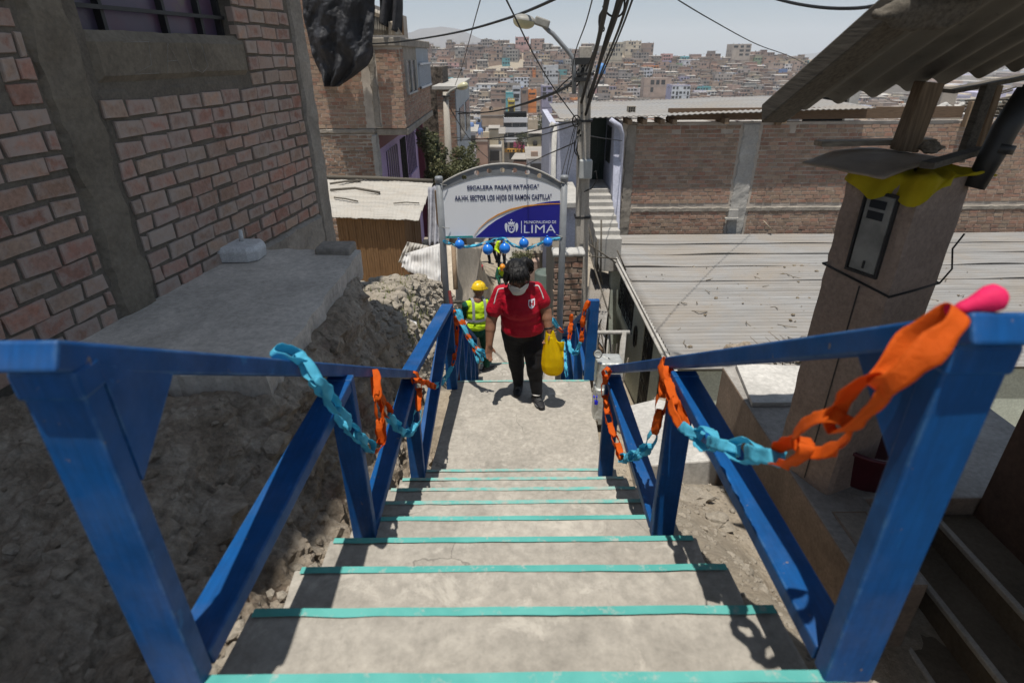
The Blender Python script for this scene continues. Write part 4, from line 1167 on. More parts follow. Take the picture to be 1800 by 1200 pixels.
# entrance bay: lavender walls, dark green door, stairs
M['lavender'] = m_concrete('lavender_plaster', (0.50, 0.51, 0.60), 0.88, 1.6, 0.12, 30, spots=0.05)
M['door_green'] = m_plain('dark_green_door', (0.012, 0.035, 0.026), 0.4, 0.3, 5, 0.1)
ent = thing('entrance_bay', (2.3, 17.5, -4.8), 'lavender plastered entrance bay with a dark green door behind the utility pole', 'building')
ax = lambda px, py, Y: atY(px, py, Y)
xl_, xm_, xr_ = ax(966, 260, 17.0).x, ax(1030, 260, 17.0).x, 3.12
zb_, zt_ = ax(1000, 330, 17).z, ax(1000, 213, 17).z
mb = MB(); mb.box(xl_, xm_ - 0.02, 17.0, 17.2, -4.6, zt_ - 0.05); mb.box(xl_, xl_ + 0.18, 17.2, 21.4, -4.6, zt_ - 0.05); mb.build('wall', M['lavender'], ent)
mb = MB(); mb.hexa([(xr_ - 0.2, 16.0, -2.2), (xr_ + 0.02, 16.0, -2.2), (xr_ + 0.02, 18.4, -2.2), (xr_ - 0.2, 18.4, -2.2), (xr_ - 0.2, 17.0, zt_ - 0.03), (xr_ + 0.02, 17.0, zt_ - 0.03), (xr_ + 0.02, 18.4, zt_ - 0.03), (xr_ - 0.2, 18.4, zt_ - 0.03)]); mb.build('side_wall', M['lavender'], ent)
mb = MB(); mb.box(xr_ - 0.235, xr_ - 0.204, 17.3, 18.0, 0.1, 1.1); mb.build('side_window', M['glass_dark'], ent)
dr = MB(); dr.box(xm_ - 0.02, xr_ - 0.2, 18.4, 18.5, zb_ - 0.4, zt_ - 0.02)
dr = dr.build('door', M['door_green'], ent)
mb = MB(); dw = (xr_ - 0.2 - xm_) / 4
for i in range(4):
    for (z0, z1) in ((zb_ - 0.25, zb_ + 0.5), (zb_ + 0.65, zb_ + 1.2)): mb.box(xm_ + dw * i + 0.05, xm_ + dw * (i + 1) - 0.05, 18.37, 18.398, z0, z1)
bevel(mb.build('door_panel', M['door_green'], dr), 0.015)
mb = MB(); q = ax(975, 215, 16.94); mb.tube([(q.x, 16.93, zt_ - 0.1), (q.x, 16.93, -4.4)], 0.075, 10); mb.tube([ax(968, 218, 16.9), ax(975, 222, 16.93)], 0.07, 8); mb.build('downpipe', M['plaster'], ent)
mb = MB(); q = ax(1085, 200, 16.6); mb.tube([ax(1073, 210, 16.5), ax(1090, 222, 16.5), ax(1094, 236, 16.6), ax(1091, 300, 16.8), (xr_ + 0.02, 16.6, -2.2)], 0.06, 8); mb.build('drain_pipe', M['lavender'], ent)
st = thing('entrance_stairs', (2.7, 15, -3), 'short concrete stairs climbing to the dark green door', 'stairs')
nst = 8; zlow = ax(1058, 425, 14.6).z
for i in range(nst):
    z = lerp(zlow, zb_ - 0.02, (i + 1) / nst); y = lerp(14.5, 17.2, i / nst); x0 = lerp(2.25, xm_, i / nst)
    slab('step', x0, xr_ - 0.22, y, 18.35 if i == nst - 1 else y + 0.36, z, z - 0.9, M['concrete_pale'], st, 70 + i)
# small lower yards between the stairs and the green house
M['lowroof'] = M['sheet']
lr = thing('lean_to_shed', (2.0, 12, -4), 'narrow lean to shed with a pale corrugated roof beside the utility pole', 'shed')
LQ = [atZ(1028, 565, -2.8), atZ(1061, 612, -2.8), atZ(1075, 484, -2.8), atZ(1038, 472, -2.8)]
mb = MB(); mb.grid(lambda u, v: LQ[0].lerp(LQ[1], u).lerp(LQ[3].lerp(LQ[2], u), v) + V((0, 0, 0.018 * math.sin(v * 5 / 0.16 * 6.28) + 0.03 * MN.noise((u * 2, v * 6, 1)))), 8, 260)
o = mb.build('roof_sheet', M['sheet'], lr); md = o.modifiers.new('t', 'SOLIDIFY'); md.thickness = 0.01
mb = MB(); mb.beam(LQ[0] + V((0.06, 0.05, -1.1)), LQ[1] + V((-0.03, 0.05, -1.1)), 2.1, 0.06, (0, 0, 1)); mb.beam(LQ[0] + V((0.06, 0.05, -1.1)), LQ[3] + V((0.06, 0, -1.1)), 2.1, 0.06, (0, 0, 1)); mb.build('wall', M['brown_board'], lr)
mb = MB()
for px, y, p0, p1 in ((1056, 13.2, 387, 495), (1047, 12.6, 425, 500), (1050, 13.6, 420, 480)): mb.tube([atY(px + 1, p0, y), atY(px, p1, y)], 0.022, 6)
for a, b in (((1037, 430), (1083, 462)), ((1035, 440), (1073, 560)), ((1030, 380), (1060, 500)), ((1085, 440), (1100, 475)), ((1035, 450), (1085, 455))): mb.tube([atY(*a, 12.8), atY(*b, 11.2 if b[1] > 520 else 12.8)], 0.018, 5)
mb.build('pole_frame', M['old_beam'], lr)
mb = MB(); mb.tube([(0.80, 5.3, 0.42), (1.05, 5.3, 0.42), (1.22, 5.3, 0.42)], 0.022, 8); mb.tube([(1.16, 5.3, 0.43), (1.16, 5.3, -1.2)], 0.03, 8); mb.tube([(1.0, 5.3, 0.43), (1.0, 5.3, -1.2)], 0.008, 6)
tag(mb.build('pipe_bracket', M['concrete_pale']), 'thin pale pipe bracket beside the right railing post', 'bracket')
# wire tangle behind the bracket
mb = MB(); rw = random.Random(6)
for i in range(26):
    x, y = rw.uniform(0.98, 1.5), rw.uniform(6.2, 7.0); z = ground_z(x, y)
    h = rw.uniform(0.5, 1.3); mb.tube([(x, y, z), (x + rw.uniform(-.08, .08), y, z + h * .5), (x + rw.uniform(-.12, .12), y + rw.uniform(-.1, .1), z + h)], 0.009, 4)
tag(mb.build('twig_fence', m_wood('grey_twigs', (0.16, 0.14, 0.115))), 'fence of grey dry twigs below the pipe bracket', 'fence')
# foil wrapped water meter pedestal
M['foil'] = m_plain('dull_foil', (0.52, 0.53, 0.50), 0.42, 0.3, 10, 0.6, 26, 0.02, spec=0.6, metal=0.35)
ped = thing('wrapped_pedestal', (0.84, 4.44, -0.15), 'grey post wrapped in dull silver plastic with a round cap beside the landing', 'pedestal')
def wrapbox(name, cx, cy, hx, hy, z0, z1, seed):
    mb = MB()
    def f(u, v):
        a = 2 * math.pi * u; z = lerp(z0, z1, min(1, max(0, (v - 0.06) / 0.88))); k = 1.0
        if v < 0.06: k = v / 0.06 * 0.9 + 0.1
        if v > 0.94: k = (1 - v) / 0.06 * 0.9 + 0.1
        ca, sa = math.cos(a), math.sin(a); e = 0.35
        x = math.copysign(abs(ca) ** e, ca) * hx; y = math.copysign(abs(sa) ** e, sa) * hy
        w = 1 + 0.045 * fbm((x * 12, y * 12, z * 9 + seed), 3)
        return (cx + x * k * w, cy + y * k * w, z + 0.012 * fbm((x * 9, y * 9, seed), 2) * (1 if v in (0, 1) else 0.3))
    mb.grid(f, 56, 40); return mb.build(name, M['foil'], ped)
wrapbox('upper_box', 0.865, 4.46, 0.115, 0.10, 0.31, 0.57, 1)
wrapbox('lower_box', 0.825, 4.42, 0.085, 0.09, -0.06, 0.32, 4)
mb = MB(); mb.box(0.80, 0.90, 4.42, 4.50, -0.5, 0.3); mb.build('core', M['concrete_dark'], ped)
q = atY(1051, 622, 4.35)
mb = MB(); mb.lathe(q, [(0.034, -0.01), (0.034, 0.004), (0.030, 0.008), (0.026, 0.004), (0.001, 0.003)], 20, axis=(0, -1, 0.25)); mb.build('round_cap', M['foil'], ped)
mb = MB(); mb.lathe(q + V((0, 0.002, 0)), [(0.040, -0.008), (0.040, 0.004), (0.036, 0.004), (0.036, -0.008)], 20, axis=(0, -1, 0.25)); mb.build('cap_ring', M['dark_metal'], ped)
M['label_blue'] = m_plain('label_blue', (0.01, 0.01, 0.45), 0.5, 0.1, 5, 0)
mb = MB(); q = atY(1048, 708, 4.325); mb.box(q.x - 0.014, q.x + 0.014, 4.318, 4.345, q.z - 0.015, q.z + 0.02); q = atY(1047, 698, 4.325)
for dx in (-0.014, 0.010): mb.box(q.x + dx - 0.005, q.x + dx + 0.005, 4.318, 4.345, q.z - 0.006, q.z + 0.008)
mb.build('blue_mark', M['label_blue'], ped)
mb = MB(); mb.tube([(0.77, 4.325, 0.0), (0.77, 4.32, -0.03)], 0.005, 6); mb.box(0.757, 0.783, 4.315, 4.325, -0.05, 0.0); mb.build('seal_tag', M['concrete_dark'], ped)

# ------------------------------------------------------------------ utility pole and street lamp
PY_ = 10.5
M['pole'] = m_concrete('pole_concrete', (0.46, 0.42, 0.365), 0.75, 2.5, 0.3, 30, stretch=(1, 1, 0.3), spots=0.15)
pl = atY(1021, 545, PY_); ptp = atY(1027, 82, PY_)
up_ = thing('utility_pole', (pl.x, PY_, -4.6), 'square concrete utility pole carrying a tangle of black cables', 'pole')
bx, tx = atY(1020, 545, PY_).x, atY(1029, 82, PY_).x
mb = MB()
def polebox(x0, x1, hw0, hw1, z0, z1, dy0, dy1, y=PY_):
    mb.hexa([(x0 - hw0, y + dy0, z0), (x0 + hw0, y + dy0, z0), (x0 + hw0, y + dy1, z0), (x0 - hw0, y + dy1, z0), (x1 - hw1, y + dy0, z1), (x1 + hw1, y + dy0, z1), (x1 + hw1, y + dy1, z1), (x1 - hw1, y + dy1, z1)])
xb = bx + (tx - bx) * ((-4.6 - pl.z) / (ptp.z - pl.z))
polebox(xb, tx, 0.145, 0.10, -4.6, ptp.z, -0.09, 0.09)
bevel(mb.build('shaft', M['pole'], up_), 0.012)
mb = MB()
xa = lambda z: bx + (tx - bx) * (z - pl.z) / (ptp.z - pl.z)
for z in (-2.2, -0.9, 0.3, 1.3, 2.3): mb.box(xa(z) - 0.035, xa(z) + 0.035, PY_ - 0.115, PY_ - 0.092, z - 0.5, z + 0.5)
mb.build('face_rib', M['pole'], up_)
q = atY(1029, 296, PY_ - 0.16)
mb = MB(); mb.box(q.x - 0.11, q.x + 0.11, PY_ - 0.26, PY_ - 0.10, q.z - 0.17, q.z + 0.15); bx_ = mb.build('terminal_box', m_plain('terminal_grey', (0.42, 0.43, 0.42), 0.5, 0.2, 6, 0.1), up_); bevel(bx_, 0.02)
mb = MB(); mb.tube([q + V((0.1, 0, -0.1)), q + V((0.19, 0, -0.05)), q + V((0.22, 0, -0.2)), q + V((0.14, 0.05, -0.36)), q + V((0, 0.05, -0.42))], 0.011, 6)
mb.tube([q + V((-0.1, 0, 0.1)), q + V((-0.16, 0.1, 0.3)), q + V((-0.1, 0.1, 0.6))], 0.014, 6); mb.build('looped_cable', M['black'], up_)
for py in (104, 130, 212, 380): z = atY(1025, py, PY_).z; mb = MB(); mb.box(xa(z) - 0.14, xa(z) + 0.14, PY_ - 0.12, PY_ + 0.12, z - 0.02, z + 0.02); mb.build('clamp_band', M['dark_metal'], up_)
lamp = thing('street_lamp', (atY(1008, 130, PY_).x, PY_, atY(1008, 130, PY_).z), 'street lamp head on a curved grey arm clamped to the utility pole', 'street lamp', 'street lamps')
Lp = lambda px, py, dy=0: atY(px, py, PY_ - 0.1 + dy)
mb = MB(); mb.tube([Lp(1009, 165), Lp(1009, 120), Lp(1008, 104), Lp(999, 91), Lp(985, 75), Lp(972, 60), Lp(965, 55), Lp(956, 46)], 0.036, 10); mb.build('arm', M['grey_metal'], lamp)
mb = MB(); mb.box(xa(2.4) - 0.2, xa(2.4) + 0.06, PY_ - 0.14, PY_ - 0.1, Lp(1009, 108).z - 0.05, Lp(1009, 106).z + 0.03); mb.build('bracket', M['dark_metal'], lamp); mb = MB(); mb.box(xa(2.4) - 0.2, xa(2.4) + 0.06, PY_ - 0.14, PY_ - 0.1, Lp(1009, 140).z - 0.03, Lp(1009, 140).z + 0.03); mb.build('bracket', M['dark_metal'], lamp)
M['lamp_metal'] = m_plain('lamp_housing', (0.30, 0.29, 0.26), 0.5, 0.3, 8, 0.1)
a, b, c = Lp(965, 47), Lp(939, 41), Lp(903, 37)
ax_ = (c - a).normalized(); upv = V((ax_.z * -1, 0, ax_.x)); upv = -upv if upv.z < 0 else upv
mb = MB(); mb.beam(a + upv * 0.02, b + upv * 0.045, 0.17, 0.12, (0, 1, 0)); bevel(mb.build('ballast_housing', M['lamp_metal'], lamp), 0.02)
def dome(sgn, k, flat_):
    mb = MB(); cen = (b + c) / 2; L = (b - c).length / 2 * 1.08
    def f(u, v):
        t = -1 + 2 * u; r_ = math.sqrt(max(0, 1 - abs(t) ** 2.4)); an = math.pi * v
        return cen - ax_ * (-t) * L * -1 * 1.02 + V((0, 1, 0)) * math.cos(an) * 0.17 * r_ + upv * (sgn * math.sin(an) * k * r_ + flat_)
    mb.grid(f, 20, 12); return mb
dome(1, 0.09, 0.02).build('hood', M['lamp_metal'], lamp)
M['lens'] = m_plain('yellowed_lens', (0.50, 0.47, 0.30), 0.25, 0.15, 5, 0.0, spec=0.5)
dome(-1, 0.115, 0.018).build('lens', M['lens'], lamp)

# ------------------------------------------------------------------ arched sign
SY = 7.5
sign = thing('arched_sign', (atY(880, 420, SY).x, SY, -1.6), 'arched white and blue stairway name board on two grey posts over the lower flight', 'sign')
sp = lambda px, py: (atY(px, py, SY).x, atY(px, py, SY).z)
M['sign_white'] = m_plain('sign_white', (0.80, 0.81, 0.83), 0.35, 0.06, 1.2, 0.0, spec=0.5)
M['sign_blue'] = m_plain('sign_blue', (0.016, 0.016, 0.26), 0.35, 0.12, 2, 0.0, spec=0.5)
M['sign_navy'] = m_plain('sign_navy', (0.02, 0.025, 0.10), 0.5, 0.1, 2, 0.0)
M['sign_orange'] = m_plain('sign_orange', (0.62, 0.26, 0.03), 0.5, 0.1, 2, 0.0)
M['sign_green'] = m_plain('sign_green', (0.03, 0.28, 0.26), 0.5, 0.1, 2, 0.0)
M['sign_letter'] = m_plain('sign_letter_white', (0.72, 0.74, 0.80), 0.5, 0.05, 2, 0.0)
for (p0, p1) in (((770.5, 313), (787, 545)), ((991, 311), (985, 575))):
    a = atY(p0[0], p0[1], SY); b = atY(p1[0], p1[1], SY); xm = (a.x + b.x) / 2
    mb = MB(); mb.tube([(xm + (a.x - xm) * 0.3, SY, a.z), (xm, SY, (a.z + b.z) / 2), (xm, SY, -2.1)], 0.045, 16); mb.lathe((xm + (a.x - xm) * 0.3, SY, a.z), [(0.05, -0.06), (0.052, 0.0), (0.045, 0.02), (0.001, 0.022)], 16)
    mb.build('post', M['grey_metal'], sign)
def arc(p0, p1, p2, n=28):   # through three points (quadratic)
    out = []
    for i in range(n + 1):
        t = i / n; l0 = (1 - t) * (1 - 2 * t); l1 = 4 * t * (1 - t); l2 = t * (2 * t - 1)
        out.append((p0[0] * l0 + p1[0] * l1 + p2[0] * l2, p0[1] * l0 + p1[1] * l1 + p2[1] * l2))
    return out
SL, SR, SB = -0.925, 0.645, sp(880, 418)[1]
outer = arc((SL, sp(778, 325)[1]), (sp(888, 288)[0] - 0.03, sp(888, 288.5)[1]), (SR, sp(987, 322)[1]))
inner = arc((SL, sp(781, 336)[1]), (sp(884, 307)[0] - 0.01, sp(884, 307.5)[1]), (SR, sp(985, 332)[1]))
flat('panel', [[(SL, SB), (SR, SB)] + inner[::-1]], SY - 0.008, 0.02, M['sign_white'], sign)
holes_ = []
for px, py in ((816, 312), (838, 304), (860, 300.5), (883, 299), (904.6, 299.6), (927, 303), (948.5, 309)):
    cx, cz = sp(px, py); holes_.append([(cx + 0.033 * math.cos(a), cz + 0.033 * math.sin(a)) for a in [2 * math.pi * k / 20 for k in range(20)]])
arcf = flat('arch_frame', [outer + inner[::-1]] + holes_, SY - 0.012, 0.028, M['grey_metal'], sign)
mb = MB()
for p, q in zip(outer, outer[1:]): mb.beam((p[0], SY, p[1] + 0.006), (q[0], SY, q[1] + 0.006), 0.05, 0.012, (0, 1, 0))
mb.build('arch_rim', M['concrete_pale'], sign)
fy = SY - 0.008
sw = [sp(*p) for p in ((836, 416.6), (846, 408), (858, 397), (872, 387), (890, 377), (905, 371), (925, 363), (945, 357.5), (965, 354), (985.5, 352.5))]
sw = [(max(SL, min(SR, a)), b) for a, b in sw]
flat('blue_field', [sw + [(SR, SB + 0.012), (sw[0][0], SB + 0.012)]], fy - 0.003, 0.003, M['sign_blue'], sign)
ol = [sp(*p) for p in ((832.5, 415), (843, 401.5), (858, 388.5), (875, 378.8), (896, 370), (920, 364), (945, 360.5), (965, 359), (985, 358.5))]
ol2 = [sp(*p) for p in ((985, 356.9), (965, 357.2), (945, 358.3), (920, 361.3), (896, 367), (875, 376), (858, 386.4), (843, 400), (832.2, 415))]
ol = [(min(SR, a), b) for a, b in ol]; ol2 = [(min(SR, a), b) for a, b in ol2]
flat('orange_curve', [ol + ol2], fy - 0.006, 0.003, M['sign_orange'], sign)
gb = sp(832, 416)[0]
flat('green_line', [[(SL, SB + 0.004), (gb, SB + 0.008), (gb - 0.01, SB + 0.034), (SL, SB + 0.030)]], fy - 0.003, 0.003, M['sign_green'], sign)
def T(name, body, x0, y0, x1, y1, mat, bold, skew=0.0):
    a = sp(x0, y1); b = sp(x1, y0); text(name, body, a[0], b[0], a[1] - skew / 2, b[1] - skew / 2, fy - 0.004, mat, sign, bold, 0.003, skew)
T('lettering', 'ESCALERA PASAJE PATASCA"', 821.5, 324.2, 947.5, 334.6, M['sign_navy'], 0.014, 0.012)
T('lettering', 'AA.HH. SECTOR LOS HIJOS DE RAMON CASTILLA"', 799.8, 341.2, 969.5, 354.4, M['sign_navy'], 0.016, 0.010)
T('lettering', 'MUNICIPALIDAD DE', 921.5, 387.5, 977.5, 392.6, M['sign_letter'], 0.003)
T('lettering', 'LIMA', 921, 394.8, 977, 409.2, M['sign_letter'], -0.005)
a = sp(916, 409.5); b = sp(917, 388)
flat('divider', [[(a[0], a[1]), (a[0] + 0.009, a[1]), (a[0] + 0.009, b[1]), (a[0], b[1])]], fy - 0.006, 0.003, M['sign_letter'], sign)
# crest: shield under a crown and star, wings at both sides
ec = sp(899, 399); S = 0.0078
def E(pts): return [(ec[0] + x * S, ec[1] + y * S) for x, y in pts]
def mir(pts): return [(-x, y) for x, y in pts][::-1]
shield = [(-5.5, 4), (5.5, 4), (6, -2), (5, -7), (2.5, -9.5), (0, -10.3), (-2.5, -9.5), (-5, -7), (-6, -2)]
field = [(-3.8, 2.4), (3.8, 2.4), (4.0, -2), (3.2, -5.8), (0, -8), (-3.2, -5.8), (-4.0, -2)]
wing = [(6.3, 3), (7, 6), (9, 7.5), (11, 6), (11.6, 2), (11, -3), (9, -7.5), (7.6, -8.6), (8.3, -5), (7.4, -6), (7.2, -2)]
crown = [(-4.6, 5), (4.6, 5), (6.2, 9.5), (3.4, 7.6), (2.2, 10), (0, 7.8), (-2.2, 10), (-3.4, 7.6), (-6.2, 9.5)]
flat('crest', [E(shield), E(field)], fy - 0.006, 0.003, M['sign_letter'], sign)
flat('crest', [E(wing)], fy - 0.006, 0.003, M['sign_letter'], sign); flat('crest', [E(mir(wing))], fy - 0.006, 0.003, M['sign_letter'], sign)
flat('crest', [E(crown)], fy - 0.006, 0.003, M['sign_letter'], sign)
star = [((2.2 if k % 2 == 0 else 0.9) * math.sin(k * math.pi / 5), 12.2 + (2.2 if k % 2 == 0 else 0.9) * math.cos(k * math.pi / 5)) for k in range(10)]
flat('crest', [E(star)], fy - 0.006, 0.003, M['sign_letter'], sign)
st3 = lambda cx, cy: [(cx + (1.5 if k % 2 == 0 else 0.6) * math.sin(k * math.pi / 5), cy + (1.5 if k % 2 == 0 else 0.6) * math.cos(k * math.pi / 5)) for k in range(10)]
for c_ in ((0, 0.4), (-1.9, -3.2), (1.9, -3.2)): flat('crest', [E(st3(*c_))], fy - 0.006, 0.003, M['sign_letter'], sign)
mb = MB()
for (px, py) in ((776, 324), (781, 400), (991, 322), (987, 416)):
    q = atY(px, py, SY - 0.05); mb.tube([q + V((-0.07, 0.03, 0.02)), q, q + V((0.07, 0.03, -0.02))], 0.004, 5)
mb.build('tie_wire', M['concrete_pale'], sign)

# balloons and streamer under the board
M['balloon_blue'] = m_plain('balloon_blue', (0.015, 0.17, 0.62), 0.28, 0.05, 2, 0.0, spec=0.5)
BY = SY - 0.10
place = ['leftmost', 'second from the left', 'middle', 'second from the right', 'rightmost']
for i, (px, py, r_) in enumerate(((808, 429.5, 8), (857.5, 438.5, 9), (887.5, 436.5, 9.2), (921, 427.5, 8.2), (963, 425.5, 8))):
    c = atY(px, py, BY); rr = r_ * 0.0081
    bl = thing('balloon', c + V((0, 0, rr)), 'blue balloon %s of the five hanging under the arched sign' % place[i], 'balloon', 'blue balloons under the sign')
    mb = MB(); mb.lathe(c, [(0.001, rr), (rr * 0.35, rr * 0.93), (rr * 0.7, rr * 0.7), (rr * 0.93, rr * 0.35), (rr, 0), (rr * 0.95, -rr * 0.33), (rr * 0.75, -rr * 0.68), (rr * 0.4, -rr * 0.98), (rr * 0.1, -rr * 1.12)], 24, axis=(0.15, 0.1, -1)); mb.build('skin', M['balloon_blue'], bl)
    mb = MB(); mb.lathe(c + V((-0.17, -0.1, 1)).normalized() * rr * 1.1, [(0.006, 0), (0.014, 0.012), (0.016, 0.02), (0.004, 0.02)], 10); mb.build('knot', M['balloon_blue'], bl)
M['tissue_blue'] = m_paper('light_blue_paper', (0.13, 0.60, 0.80))
M['tissue_orange'] = m_paper('orange_paper', (0.80, 0.145, 0.012))
# ------------------------------------------------------------------ paper chain garlands
def path_pts(pts, n):
    """smooth path through points, n+1 samples evenly spaced"""
    P = [V(p) for p in pts]; dense = []
    for i in range(len(P) - 1):
        p0 = P[max(i - 1, 0)]; p1 = P[i]; p2 = P[i + 1]; p3 = P[min(i + 2, len(P) - 1)]
        for k in range(24):
            t = k / 24; dense.append(0.5 * ((2 * p1) + (p2 - p0) * t + (2 * p0 - 5 * p1 + 4 * p2 - p3) * t * t + (3 * p1 - p0 - 3 * p2 + p3) * t ** 3))
    dense.append(P[-1]); L = [0]
    for a, b in zip(dense, dense[1:]): L.append(L[-1] + (b - a).length)
    out = []
    for k in range(n + 1):
        d = L[-1] * k / n
        for i in range(len(dense) - 1):
            if L[i + 1] >= d - 1e-9:
                t = (d - L[i]) / max(1e-9, L[i + 1] - L[i]); out.append(dense[i].lerp(dense[i + 1], t)); break
    return out, L[-1]

def paper_link(root, a, b, roll, wid, strip, mat, seed, crumple=0.22):
    """flattened crumpled loop of paper from a to b"""
    a = V(a); b = V(b); d = (b - a); L = d.length; d.normalize()
    s0 = d.cross(V((0, 0, 1)));
    if s0.length < 0.1: s0 = d.cross(V((1, 0, 0)))
    s0.normalize(); n0 = d.cross(s0)
    s = s0 * math.cos(roll) + n0 * math.sin(roll); n = d.cross(s)
    ov = strip * 0.45
    def f(u, v):
        an = 2 * math.pi * u; x = -math.cos(an) * (L / 2 + ov); e = math.sin(an)
        w = math.copysign(abs(e) ** 0.8, e) * wid / 2 * (0.55 + 0.45 * math.sin(seed * 1.7) ** 2)
        t = (v - 0.5) * strip * (0.55 + 0.45 * abs(e))
        c = (a + b) / 2 + d * x + s * w + n * t
        k = crumple * strip
        return c + V((MN.noise((c.x * 28, c.y * 28, c.z * 28 + seed)), MN.noise((c.x * 28 + 9, c.y * 28, c.z * 28)), MN.noise((c.x * 28, c.y * 28 + 5, c.z * 28)))) * k
    mb = MB(); mb.grid(f, 34, 5)
    o = mb.build('paper_link', mat, root); md = o.modifiers.new('t', 'SOLIDIFY'); md.thickness = 0.0012
    return o

def garland(label, sections, wid=0.04, strip=0.048, step=0.11, group=None, crumple=0.24):
    allp = [V(p) for s_ in sections for p in s_[1]]
    root = thing('paper_garland', allp[0], label, 'garland', group)
    k = 0
    for colr, pts in sections:
        total = sum((V(q) - V(p)).length for p, q in zip(pts, pts[1:]))
        n = max(1, round(total / step)); P, L = path_pts(pts, n)
        for p, q in zip(P, P[1:]):
            k += 1; paper_link(root, p, q, (0.35 if k % 2 else 1.75) + 0.25 * math.sin(k * 2.3), wid, strip, M['tissue_orange' if colr == 'o' else 'tissue_blue'], k, crumple)
    return root
gl = lambda px, py, x=-0.63: atX(px, py, x)
garland('light blue and orange paper chain looped along the left railing down to the landing', [
    ('b', [gl(487, 618, -0.72), gl(520, 622, -0.70), gl(545, 652), gl(580, 700), gl(615, 752), gl(655, 788)]),
    ('o', [gl(660, 790), gl(673, 770), gl(668, 740), gl(664, 705), gl(659, 655, -0.66)]),
    ('o', [gl(664, 690), gl(674, 712), gl(683, 728)]),
    ('b', [gl(684, 730), gl(700, 752), gl(718, 762), gl(732, 742), gl(735, 722)]),
    ('o', [gl(735, 718), gl(738, 690), gl(728, 657, -0.65)]),
    ('o', [gl(732, 668), gl(748, 672), gl(763, 680)]),
    ('b', [gl(764, 679), gl(780, 668), gl(795, 645, -0.57)]),
    ('o', [gl(796, 640, -0.56), gl(801, 610, -0.56), gl(803, 580, -0.55), gl(799, 548, -0.54)])], 0.052, 0.038, 0.13, None, 0.2)
gr = lambda px, py, x=0.63: atX(px, py, x)
garland('large orange and light blue paper chain tied under the pink balloon on the right railing', [
    ('o', [gr(1664, 562, 0.67), gr(1632, 582, 0.64), gr(1590, 625, 0.60), gr(1530, 690, 0.59), gr(1470, 745, 0.59), gr(1405, 788, 0.60), gr(1368, 803, 0.61)]),
    ('b', [gr(1362, 804, 0.61), gr(1320, 796), gr(1280, 785), gr(1240, 772), gr(1203, 752)])], 0.08, 0.042, 0.17, None, 0.22)
garland('orange paper chain hanging beside the mid post of the right railing', [
    ('o', [gr(1200, 748), gr(1188, 715), gr(1175, 680), gr(1168, 636, 0.655)]),
    ('o', [gr(1168, 650, 0.645), gr(1166, 690), gr(1158, 725), gr(1152, 758)]),
    ('b', [gr(1150, 762), gr(1140, 785), gr(1118, 800), gr(1092, 806)])], 0.052, 0.038, 0.13, None, 0.2)
garland('orange paper chain hanging from the lower end of the right handrail', [
    ('o', [gr(1067, 650, 0.60), gr(1063, 680), gr(1066, 715), gr(1074, 750), gr(1086, 785), gr(1092, 803)])], 0.052, 0.038, 0.13, None, 0.2)
gf = lambda px, py, y=5.0: atY(px, py, y)
garland('orange and blue paper chain on the far right post behind the woman', [
    ('o', [gf(1034, 531), gf(1027, 548), gf(1024, 575), gf(1022, 598)]),
    ('b', [gf(1020, 602, 5.1), gf(1012, 622, 5.2), gf(1003, 615, 5.3), gf(1000, 600, 5.4)]),
    ('o', [gf(1001, 596, 5.4), gf(1003, 572, 5.5), gf(1005, 555, 5.5)])], 0.045, 0.04, 0.08)
garland('short blue and orange paper chain on the right railing below the sign post', [
    ('b', [gf(972, 562, 6.6), gf(980, 574, 6.6)]), ('o', [gf(981, 576, 6.6), gf(988, 582, 6.6)]), ('b', [gf(990, 600, 6.4), gf(994, 640, 6.0), gf(996, 660, 5.9)])], 0.05, 0.04, 0.085)
# bunch of tinsel strands hanging by the woman's hand
root = thing('paper_garland', gf(802, 545, 4.95), 'bunch of blue and orange paper streamers hanging near the woman\'s hand', 'garland')
k = 0
for j, (ex, ey) in enumerate(((858, 628), (848, 632), (840, 636), (852, 618))):
    pts = [gf(802 + j * 2, 546, 4.92), gf(814 + j * 2, 575 + j * 2, 4.85), gf(830 + j, 603 + j * 2, 4.8), gf(ex, ey, 4.75)]
    P, L = path_pts(pts, 11)
    for p, q in zip(P, P[1:]):
        k += 1; paper_link(root, p, q, k * 1.3, 0.032, 0.03, M['tissue_blue' if (k + j) % 3 else 'tissue_orange'], k + 50)
sy_ = SY - 0.06
garland('light blue paper streamer strung between the sign posts behind the balloons', [
    ('b', [atY(p[0], p[1], sy_) for p in ((780, 424), (808, 433), (830, 433), (857, 426), (885, 419), (900, 430), (925, 437), (945, 430), (963, 422), (983, 419))])], 0.035, 0.03, 0.075)
# pink balloon, half deflated, on the near right rail
M['pink'] = m_plain('pink_rubber', (0.75, 0.022, 0.12), 0.7, 0.25, 12, 0.5, 22, 0.01, spec=0.2)
t0 = atX(1690, 541, 0.69); c = atY(1738, 526, t0.y)
pk = thing('balloon', c - V((0, 0, 0.03)), 'small limp pink balloon tied on the near end of the right railing', 'balloon')
dd = (c - t0)
mb = MB(); mb.lathe(t0, [(0.006, -0.01), (0.010, 0.0), (0.012, 0.35 * dd.length), (0.0165, 0.7 * dd.length), (0.0215, 1.05 * dd.length), (0.021, 1.3 * dd.length), (0.013, 1.52 * dd.length), (0.001, 1.58 * dd.length)], 18, axis=dd)
mb.build('skin', M['pink'], pk)
mb = MB(); mb.lathe(t0 - dd.normalized() * 0.012, [(0.012, -0.006), (0.006, 0.004), (0.007, 0.01)], 12, axis=dd); mb.build('knot', M['pink'], pk)

